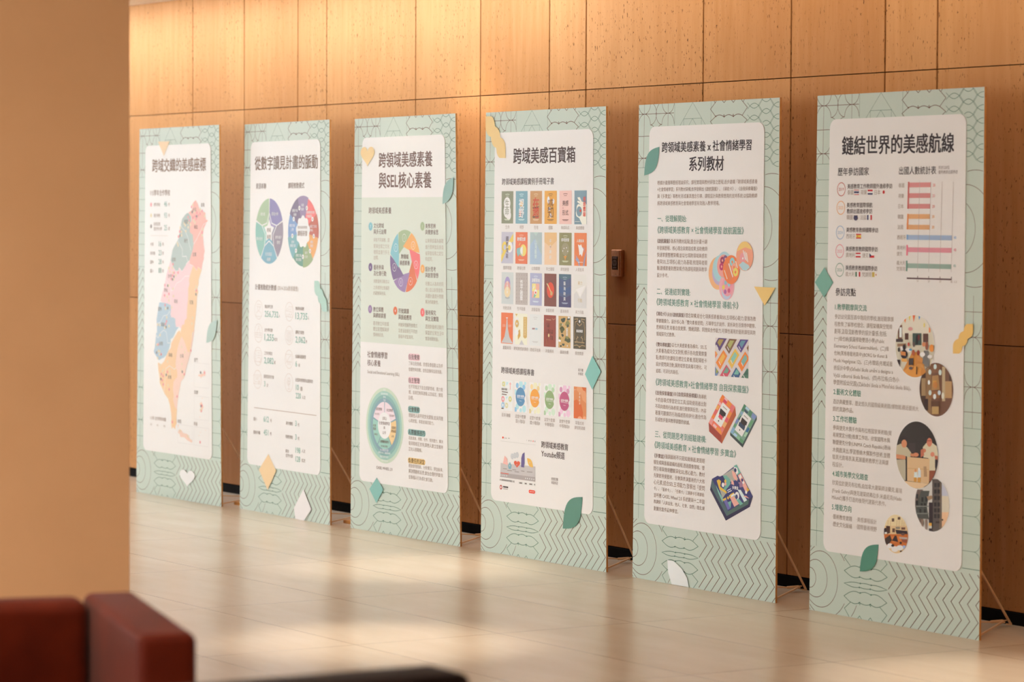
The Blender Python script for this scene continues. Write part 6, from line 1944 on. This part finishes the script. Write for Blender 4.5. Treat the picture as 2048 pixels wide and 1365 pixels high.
|16|P|64 52 52|7753 15874 7981 15855 7982 15926 7754 15946
|17|P|64 52 52|8193 15784 8187 15802 8172 15817 8152 15823 8131 15820 8115 15809 8109 15791 8115 15773 8130 15759 8150 15752 8171 15755 8187 15767
printed_photo#2|3|E|240 240 240|6578|13512|1285|1285
|4|E|40 32 36|6578|13512|1248|1248
|5|P|52 44 40|6435 12277 6448 12276 6717 12276 6988 12338 7239 12459 7457 12633 7630 12850 7751 13101 7813 13373 7813 13391 5342 13556 5342 13373 5404 13101 5525 12850 5698 12633 5916 12459 6167 12338
|5|P|64 52 52|6082 13096 6474 13070 6481 13429 6089 13455
|5|P|200 192 164|5375 13227 5604 13152 5981 13256 6234 13445 6196 13602 5823 13653 5361 13732 5342 13651 5342 13373
|6|P|48 36 36|6016 12958 5987 13024 5905 13077 5791 13101 5676 13091 5591 13049 5559 12987 5588 12921 5671 12868 5785 12844 5900 12854 5985 12896
|6|P|216 148 108|5978 13128 5958 13206 5898 13267 5815 13293 5732 13278 5670 13225 5646 13149 5666 13070 5726 13010 5809 12984 5893 13000 5955 13052
|6|P|216 148 108|5342 13561 5821 13576 5968 13643 5866 13727 5359 13727 5342 13651
|7|P|216 140 104|6688 13492 6667 13531 6607 13564 6525 13579 6443 13575 6382 13551 6359 13514 6380 13474 6440 13442 6522 13426 6605 13431 6665 13455
|7|P|208 140 100|6193 13474 6400 13473 6402 13588 6195 13576
|7|P|192 184 160|5367 13761 5908 13724 5965 14491 5846 14509 5698 14391 5525 14173 5404 13922
|8|P|220 212 184|6928 13195 7129 13028 7495 13005 7753 13109 7813 13373 7813 13553 7670 13654 7676 14008 7271 14038 7262 13580 6977 13574
|8|P|48 36 36|7451 12830 7433 12869 7382 12900 7311 12915 7239 12909 7187 12885 7167 12848 7185 12808 7237 12777 7308 12762 7379 12768 7432 12793
|8|P|216 136 108|7471 12981 7451 13065 7394 13129 7315 13157 7236 13140 7176 13083 7153 13001 7173 12917 7230 12853 7309 12826 7389 12843 7448 12900
|9|P|180 92 72|7168 12924 7433 12907 7433 12945 7169 12962
|9|P|216 140 108|7125 13309 7110 13348 7070 13379 7014 13393 6958 13387 6916 13361 6900 13324 6914 13285 6955 13254 7011 13240 7067 13247 7109 13272
|9|P|200 120 92|6808 13305 6970 13243 7016 13495 6813 13585
|10|P|224 148 124|7625 13416 7609 13461 7565 13497 7505 13513 7444 13505 7399 13476 7382 13432 7397 13387 7441 13351 7502 13335 7563 13343 7608 13373
|10|P|200 120 92|7625 13454 7813 13465 7813 13622 7811 13644 7669 13603
|10|P|224 192 148|6009 13614 7344 13600 7321 14499 7299 14517 6028 14512
|11|P|232 204 164|5867 14526 7280 14520 7273 14537 7239 14565 6988 14685 6759 14738 6633 14747 6438 14747 6167 14685 5916 14565
|11|P|212 176 128|6038 14023 7331 13982 7332 14013 6039 14054
|11|P|148 84 60|7332 14033 7711 14006 7630 14173 7457 14391 7402 14434 7340 14439
|12|P|224 240 240|6454 14147 6619 14136 6664 14362 6438 14379
|12|P|216 232 240|6679 14055 6822 14044 6848 14323 6664 14337
|12|P|224 156 108|6589 14087 6581 14119 6559 14144 6529 14155 6498 14148 6475 14127 6466 14095 6473 14063 6495 14038 6526 14027 6557 14033 6580 14055
|13|P|240 240 240|6785 14021 6778 14047 6759 14067 6733 14076 6706 14071 6686 14054 6678 14029 6685 14003 6704 13983 6731 13974 6757 13979 6777 13996
|13|P|212 156 72|6438 14353 6602 14341 6585 14521 6441 14506
|13|P|212 156 72|6664 14337 6828 14324 6823 14516 6667 14515
|14|P|180 148 112|7004 13904 7167 13892 7215 14270 7031 14284
|14|P|48 36 44|5938 13594 6005 13589 6024 14512 5957 14517
|14|P|48 36 44|7669 13603 7813 13593 7813 13651 7756 13901 7674 13907
printed_photo#4|3|E|240 240 240|5387|16558|751|751
|4|E|232 204 156|5387|16558|729|729
|5|P|240 224 180|6012 16194 4706 16309 4772 16172 4873 16045 5000 15944 5147 15873 5305 15837 5468 15837 5626 15873 5773 15944 5900 16045 6001 16172
|5|P|96 68 52|5124 15992 5271 15979 5274 16101 5127 16114
|5|P|96 68 52|5480 15913 5637 15899 5639 15996 5482 16010
|6|P|148 140 124|5369 16287 5625 16265 5627 16350 5371 16372
|6|P|116 76 60|5705 16282 5940 16261 5942 16346 5706 16367
|6|P|208 116 52|4665 16630 6108 16500 6108 16639 6072 16798 6001 16944 5938 17024 4932 17119 4873 17071 4772 16944 4701 16798 4665 16639
|7|P|224 132 64|5040 16694 5633 16616 5755 16799 5204 16898
|7|P|48 36 40|4682 16402 4794 16375 4878 16587 4665 16630 4665 16477
|7|P|80 52 44|4792 16301 5031 16293 5037 16548 4839 16615
|8|P|48 36 44|5351 16398 6061 16384 6102 16501 5434 16549
|8|P|100 68 52|5172 16366 5331 16352 5334 16497 5175 16511
|8|P|64 48 44|4723 16796 5039 16621 5162 16805 4928 17021 4814 16997 4772 16944 4744 16887
|9|P|48 36 40|5336 16619 5435 16622 5539 16843 5162 16829
|9|P|200 188 176|5594 16644 6066 16625 6087 16696 5635 16713
|9|P|240 240 240|5226 17018 5203 17069 5139 17110 5050 17132 4960 17127 4922 17110 4884 17080 4869 17051 4892 17000 4956 16959 5046 16937 5135 16942 5201 16972
|10|P|240 240 240|5564 17108 5537 17165 5458 17212 5350 17237 5241 17233 5160 17200 5130 17149 5158 17091 5237 17044 5345 17019 5454 17023 5534 17056
|10|P|236 240 240|5858 17031 5830 17082 5752 17125 5644 17149 5536 17146 5456 17118 5425 17072 5453 17021 5532 16978 5640 16955 5749 16958 5828 16986
|10|P|48 36 36|5313 16998 5301 17024 5266 17046 5219 17058 5171 17055 5136 17040 5123 17015 5135 16989 5169 16967 5217 16956 5264 16958 5300 16973
|11|P|48 36 36|5768 16858 5759 16883 5734 16903 5698 16913 5663 16910 5636 16895 5626 16871 5635 16846 5661 16826 5696 16816 5732 16820 5758 16835
|11|P|168 200 240|5837 16937 5994 16946 5986 16963 5903 17067 5839 17057
|11|P|48 36 36|5703 17206 5685 17206 5656 17198 5645 17185 5655 17169 5684 17156 5723 17148 5762 17148 5791 17156 5792 17157 5773 17173
|12|P|132 168 188|5950 16733 5940 16758 5912 16778 5873 16788 5833 16785 5804 16770 5793 16747 5803 16722 5832 16701 5871 16691 5910 16694 5939 16709
|12|P|148 84 60|5753 16726 6095 16695 6072 16798 6054 16835 5795 16819
|12|P|240 240 236|4878 16563 4868 16582 4839 16598 4799 16606 4759 16605 4729 16594 4718 16577 4729 16558 4758 16542 4797 16533 4837 16534 4867 16545
|13|P|116 84 72|5946 16515 5930 16541 5888 16562 5829 16574 5770 16573 5726 16559 5710 16536 5725 16511 5768 16489 5827 16477 5886 16479 5929 16492
|13|P|200 168 124|4907 16096 4947 16092 4948 16129 4908 16132
|13|P|200 168 124|5067 16082 5106 16079 5107 16115 5067 16119
|14|P|200 168 124|5443 16050 5483 16046 5483 16083 5444 16086
|14|P|200 168 124|5581 16038 5621 16034 5621 16071 5582 16074
|14|P|200 168 124|5758 16023 5798 16019 5798 16055 5759 16059
|15|P|200 168 124|5901 16047 5877 16049 5876 16026 5900 16045
|15|P|200 168 124|4909 16169 4949 16166 4950 16202 4910 16206
|15|P|200 168 124|5068 16155 5108 16152 5109 16188 5069 16192
|16|P|200 168 124|5445 16123 5484 16119 5485 16156 5445 16159
|16|P|200 168 124|5583 16111 5622 16107 5623 16144 5583 16147
|16|P|200 168 124|5760 16095 5799 16092 5800 16128 5761 16132
|17|P|200 168 124|5878 16085 5917 16082 5918 16118 5878 16121
|17|P|200 168 124|4911 16242 4950 16239 4951 16275 4911 16279
|17|P|200 168 124|5070 16228 5109 16225 5110 16261 5071 16265
|18|P|200 168 124|5446 16195 5486 16192 5486 16228 5447 16232
|18|P|200 168 124|5584 16183 5624 16180 5624 16216 5585 16220
|18|P|200 168 124|5761 16168 5801 16164 5801 16201 5762 16204
|19|P|200 168 124|5879 16158 5918 16154 5919 16190 5880 16194
diamond_motif|6|P|120 176 160|684 6640 1275 7215 690 7811 80 7229
twist_motif|6|P|240 200 116|9746 8541 9403 8552 9312 8597 9244 8686 9212 8816 9063 8864 8984 8932 8933 9020 8917 9107 8779 9150 8688 9212 8631 9290 8609 9378 8614 9659 8961 9646 9053 9599 9120 9510 9153 9380 9301 9331 9380 9264 9431 9176 9446 9089 9583 9047 9673 8985 9729 8907 9750 8821
leaf_motif|6|P|84 144 124|4346 17050 4175 17068 4010 17092 3855 17126 3714 17174 3591 17239 3487 17323 3403 17428 3338 17552 3291 17693 3258 17848 3235 18013 3217 18184 3388 18165 3553 18141 3708 18108 3849 18060 3972 17995 4076 17910 4160 17806 4225 17682 4272 17541 4305 17386 4328 17220
'''

LAY = 0.00025
def rgb(t): return srgb('%02x%02x%02x' % tuple(int(v) for v in t.split()))
def row(s_): return s_.split('|')
boards_data = [[row(l) for l in blk.strip().split('\n')] for blk in PRINT.strip().split('@\n')[0:] if blk.strip()]
keys = sorted({(r[4], int(r[8])) for blk in boards_data for r in blk if r[2] == 'T'})
make_glyphs(keys)
U = lambda t: int(t) * 1e-4
HV = lambda t: BH - int(t) * 1e-4
PART_NAMES = {'text': 'body_lettering', 'heading': 'heading_lettering', 'title': 'title_lettering', 'island_map': 'island_map'}

def rounded(u0, z0, u1, z1, r, n=7):
    p = []
    for cx, cz, a0 in ((u1 - r, z1 - r, 0), (u0 + r, z1 - r, 90), (u0 + r, z0 + r, 180), (u1 - r, z0 + r, 270)):
        for k in range(n + 1):
            a = math.radians(a0 + 90 * k / n); p.append((cx + r * math.cos(a), cz + r * math.sin(a)))
    return p
def slab(board, name, pts, d_back, d_front, mats, side_mi=0, step=(.06, .1)):
    """flat panel with thickness, cut into a grid so that it follows the warped sheet"""
    bm = bmesh.new(); f = bm.faces.new([bm.verts.new((a, b, 0)) for a, b in pts])
    for ax in (0, 1):
        lo = min(p[ax] for p in pts); hi = max(p[ax] for p in pts); k = math.ceil(lo / step[ax] + 1e-3)
        while k * step[ax] < hi - 1e-4:
            co = Vector((0, 0, 0)); no = Vector((0, 0, 0)); co[ax] = k * step[ax]; no[ax] = 1
            bmesh.ops.bisect_plane(bm, geom=bm.verts[:] + bm.edges[:] + bm.faces[:], dist=1e-6, plane_co=co, plane_no=no); k += 1
    r = bmesh.ops.extrude_face_region(bm, geom=bm.faces[:])
    front = [v for v in r['geom'] if isinstance(v, bmesh.types.BMVert)]; fs = set(front)
    bm.normal_update()
    for fc in bm.faces:
        fr = all(v in fs for v in fc.verts); fc.material_index = 0 if fr else side_mi
    for v in bm.verts: v.co = board.at(v.co.x, v.co.y, d_front if v in fs else d_back)
    bmesh.ops.recalc_face_normals(bm, faces=bm.faces[:])
    return link(name, bm, mats, board.e)

BR_INK = srgb('6c483a'); GR_INK = srgb('587c6b')
def legs(board, xf, yf, ztop):
    """folding support behind the board: sloping lath, two floor ties and a hook"""
    i = board.i; inv = Matrix.Rotation(-board.e.rotation_euler.z, 4, 'Z') @ Matrix.Translation(-board.e.location)
    L = lambda x, y, z: inv @ Vector((x, y, z))
    yb = PLACES[i][0][1] + .012
    bm = bmesh.new()
    foot = L(xf, yf, .006); yt = -.012
    top = board.at(BW - .25 - (0), ztop, -.012)
    rod(bm, top, foot, .008, .006); rod(bm, foot, foot + Vector((.012, -.03, .004)), .008, .006)
    link('support_leg', bm, M_LATH, board.e)
    bm = bmesh.new()
    b0 = board.at(BW - .25, .012, -.010); b1 = board.at(BW - .02, .012, -.010)
    rod(bm, b0 + Vector((0, 0, .03)), foot + Vector((-.0, -.03, .01)), .005, .005)
    rod(bm, b1 + Vector((0, 0, .0)), foot + Vector((0, -.04, .012)), .006, .006)
    link('floor_tie', bm, M_LATH, board.e)
    bm = bmesh.new(); c = foot + Vector((-.015, -.055, .012))
    box(bm, c.x - .006, c.y - .03, c.z - .004, c.x + .006, c.y + .03, c.z + .006, .002, 1)
    rod(bm, c, c + Vector((.02, .03, .006)), .004, .004); link('hook', bm, M_LATH, board.e)
    if i < 2:
        bm = bmesh.new(); box(bm, BW / 2 - .07, .11, 0.0, BW / 2 + .012, .20, .016, .002, 1); link('floor_flap', bm, M_KRAFT, board.e)

for i in range(6):
    B = Board(i)
    slab(B, 'panel_sheet', [(0, 0), (BW, 0), (BW, BH), (0, BH)], -.009, 0.0, [M_BOARD, M_KRAFT], 1)
    motifs = {}
    for c_, w, pts, cl, nm in BORDER:
        if nm not in motifs: motifs[nm] = Print()
        motifs[nm].stroke([(u * .01, BH - v * .01) for u, v in pts], (w if w < .3 else w * .8) * .0105, cl, 0, BR_INK if c_ == 'b' else GR_INK)
    for nm in motifs: motifs[nm].finish(B, nm.split('#')[0], B.e, LAY)
    card = slab(B, 'white_card', rounded(.0875, .239, .9215, 1.906, .038), .0003, .003, [M_CARD])
    parts = {}; order = []; cur = None
    cnt = {}; seq = {}; last = None; para = 0
    for r in boards_data[i]:                      # how many shapes share one layer of one part
        if r[0]: cur = r[0]
        cnt[cur, r[1]] = cnt.get((cur, r[1]), 0) + 1
    for k, r in enumerate(boards_data[i]):
        if r[0]: cur = base = r[0]
        if base == 'heading': cur = 'heading#%d' % k
        if base == 'text' and r[2] == 'T':        # lines that belong together form one paragraph
            far = last is None or abs(int(r[5]) - last[0]) > 120 or not 0 < int(r[6]) - last[1] < 520 or r[8] != last[2]
            if far: para = k
            last = (int(r[5]), int(r[6]), r[8]); cur = 'text#%d' % para
        if cur not in parts: parts[cur] = Print(); order.append(cur)
        kk = (base, r[1]); seq[kk] = seq.get(kk, 0) + 1
        P = parts[cur]; lay = int(r[1]) * LAY + seq[kk] * min(1.2e-5, .22e-3 / cnt[kk]); kd = r[2]; c = rgb(r[3])
        if kd == 'T':
            key = (r[4], int(r[8])); tv, tf = GLYPH[key]
            if not tv: continue
            x0 = min(a for a, b in tv); x1 = max(a for a, b in tv); y0 = min(b for a, b in tv); y1 = max(b for a, b in tv)
            w = U(r[7]); u = U(r[5]); sx = sy = w / max(x1 - x0, 1e-3)
            em = U(r[9]) or (w / (.6 * len(r[4]) - .08) if r[4].isdigit() else 0)
            if em: sx = sy = em; u += (w - (x1 - x0) * em) / 2
            elif r[4].replace(',', '').isdigit(): sy *= 0.86          # condensed figures
            P.texts.append((key, u, HV(r[6]), sx, sy, x0, (y0 + y1) / 2, lay, c))
        elif kd == 'P':
            n = r[4].split(); P.poly([(U(a), HV(b)) for a, b in zip(n[::2], n[1::2])], lay, c)
        elif kd == 'S':
            n = r[6].split(); P.stroke([(U(a), HV(b)) for a, b in zip(n[::2], n[1::2])], U(r[4]), int(r[5]), lay, c)
        elif kd == 'E': P.circle(U(r[4]), HV(r[5]), U(r[6]), U(r[7]), lay, c)
        elif kd == 'R': P.ring(U(r[4]), HV(r[5]), U(r[6]), U(r[7]), lay, c)
        elif kd == 'B':
            n = int(r[8]); a, b = U(r[4]), U(r[5]); pw = (b - a) / n
            for k in range(n):
                P.poly([(a + pw * (k + .1), HV(r[7])), (a + pw * (k + .62), HV(r[7])), (a + pw * (k + .62), HV(r[6])), (a + pw * (k + .1), HV(r[6]))], lay, c)
    for nm in order:
        base = nm.split('#')[0]
        parts[nm].finish(B, PART_NAMES.get(base, base), B.e, .003)
    xf = PLACES[i][0][0] + (BW - .25) * math.cos(PLACES[i][1])
    legs(B, xf, -.03, (.58, .56, .62, .62, .55, .50)[i])

# ------------------------------------------------------------------ door-release plate on the wall
cp = thing('door_release_plate', 'small bronze wall plate with a black touch window between two boards', 'wall switch', (0.553, 0, 1.322))
bm = bmesh.new(); box(bm, -.041, -.019, -.060, .041, .001, .060, .005, 3); link('housing', bm, M_BRONZE, cp)
bm = bmesh.new(); box(bm, -.036, -.0215, -.056, .028, -.018, .056, .002, 2); link('face_plate', bm, M_BRONZE, cp)
bm = bmesh.new(); box(bm, -.028, -.0232, -.030, .018, -.021, .030, .001, 1); scr = link('touch_window', bm, M_SCREEN, cp)
bm = bmesh.new()
for k in range(24):
    a, b = 2 * PI * k / 24, 2 * PI * (k + 1) / 24
    rod(bm, (-.005 + .013 * math.cos(a), -.0234, .013 * math.sin(a)), (-.005 + .013 * math.cos(b), -.0234, .013 * math.sin(b)), .0006, .0012)
rod(bm, (-.005, -.0234, .002), (-.005, -.0234, .010), .0006, .0016); rod(bm, (-.012, -.0234, -.005), (.002, -.0234, -.005), .0006, .002)
rod(bm, (-.022, -.0234, .023), (.010, -.0234, .023), .0006, .004); rod(bm, (-.018, -.0234, -.021), (.008, -.0234, -.021), .0006, .003)
link('etched_symbol', bm, plain_noise('etched_brown', '5a3a2e', '644436', 0.5, 9.0), scr)
for z in (.050, -.050):
    bm = bmesh.new()
    for k in range(8):
        a, b = -PI / 2 + PI * k / 8, -PI / 2 + PI * (k + 1) / 8
        rod(bm, (-.003 + .006 * math.cos(a), -.0220, z + .006 * math.sin(a)), (-.003 + .006 * math.cos(b), -.0220, z + .006 * math.sin(b)), .0015, .0022)
    link('screw_notch', bm, M_BRIGHT, cp)

# ------------------------------------------------------------------ seats in the foreground
sofa = thing('sofa', 'rust brown leather sofa with slim square arm in front of the plaster pillar', 'sofa', (5.592, -4.769, 0), math.radians(-15.7))
def soft(name, x0, y0, z0, x1, y1, z1, bev, mat, parent):
    bm = bmesh.new(); box(bm, x0, y0, z0, x1, y1, z1, bev, 5); return link(name, bm, mat, parent, True)
soft('arm', 0, -.122, .10, .752, 0, .668, .022, M_SOFA, sofa)
soft('arm', 0, -1.75, .10, .746, -1.632, .664, .022, M_SOFA, sofa)
soft('backrest', .004, -1.630, .10, .135, -.124, .664, .032, M_SOFA, sofa)
soft('seat_base', .137, -1.630, .10, .735, -.120, .27, .015, M_SOFA, sofa)
soft('seat_cushion', .137, -.873, .272, .745, -.122, .42, .035, M_SOFA, sofa)
soft('seat_cushion', .137, -1.628, .272, .745, -.877, .42, .035, M_SOFA, sofa)
for x in (.06, .68):
    for y in (-.06, -1.69):
        bm = bmesh.new(); cyl(bm, (x, y, .05), (0, 0, 1), .014, .10, 16, .018); link('foot', bm, M_BLACK, sofa, True)
ch = thing('armchair', 'dark brown leather armchair, only its straight top edge showing beside the sofa', 'armchair', (6.964, -4.801, 0), math.radians(-1.5))
soft('backrest', 0, -.86, .10, .155, 0, .674, .02, M_DARK, ch)
soft('arm', .157, -.14, .10, .70, 0, .52, .02, M_DARK, ch)
soft('arm', .157, -.86, .10, .70, -.72, .52, .02, M_DARK, ch)
soft('seat_base', .157, -.718, .10, .69, -.142, .26, .01, M_DARK, ch)
soft('seat_cushion', .158, -.716, .262, .70, -.144, .41, .03, M_DARK, ch)
for x in (.06, .64):
    for y in (-.07, -.79):
        bm = bmesh.new(); cyl(bm, (x, y, .05), (0, 0, 1), .014, .10, 16, .018); link('foot', bm, M_BLACK, ch, True)
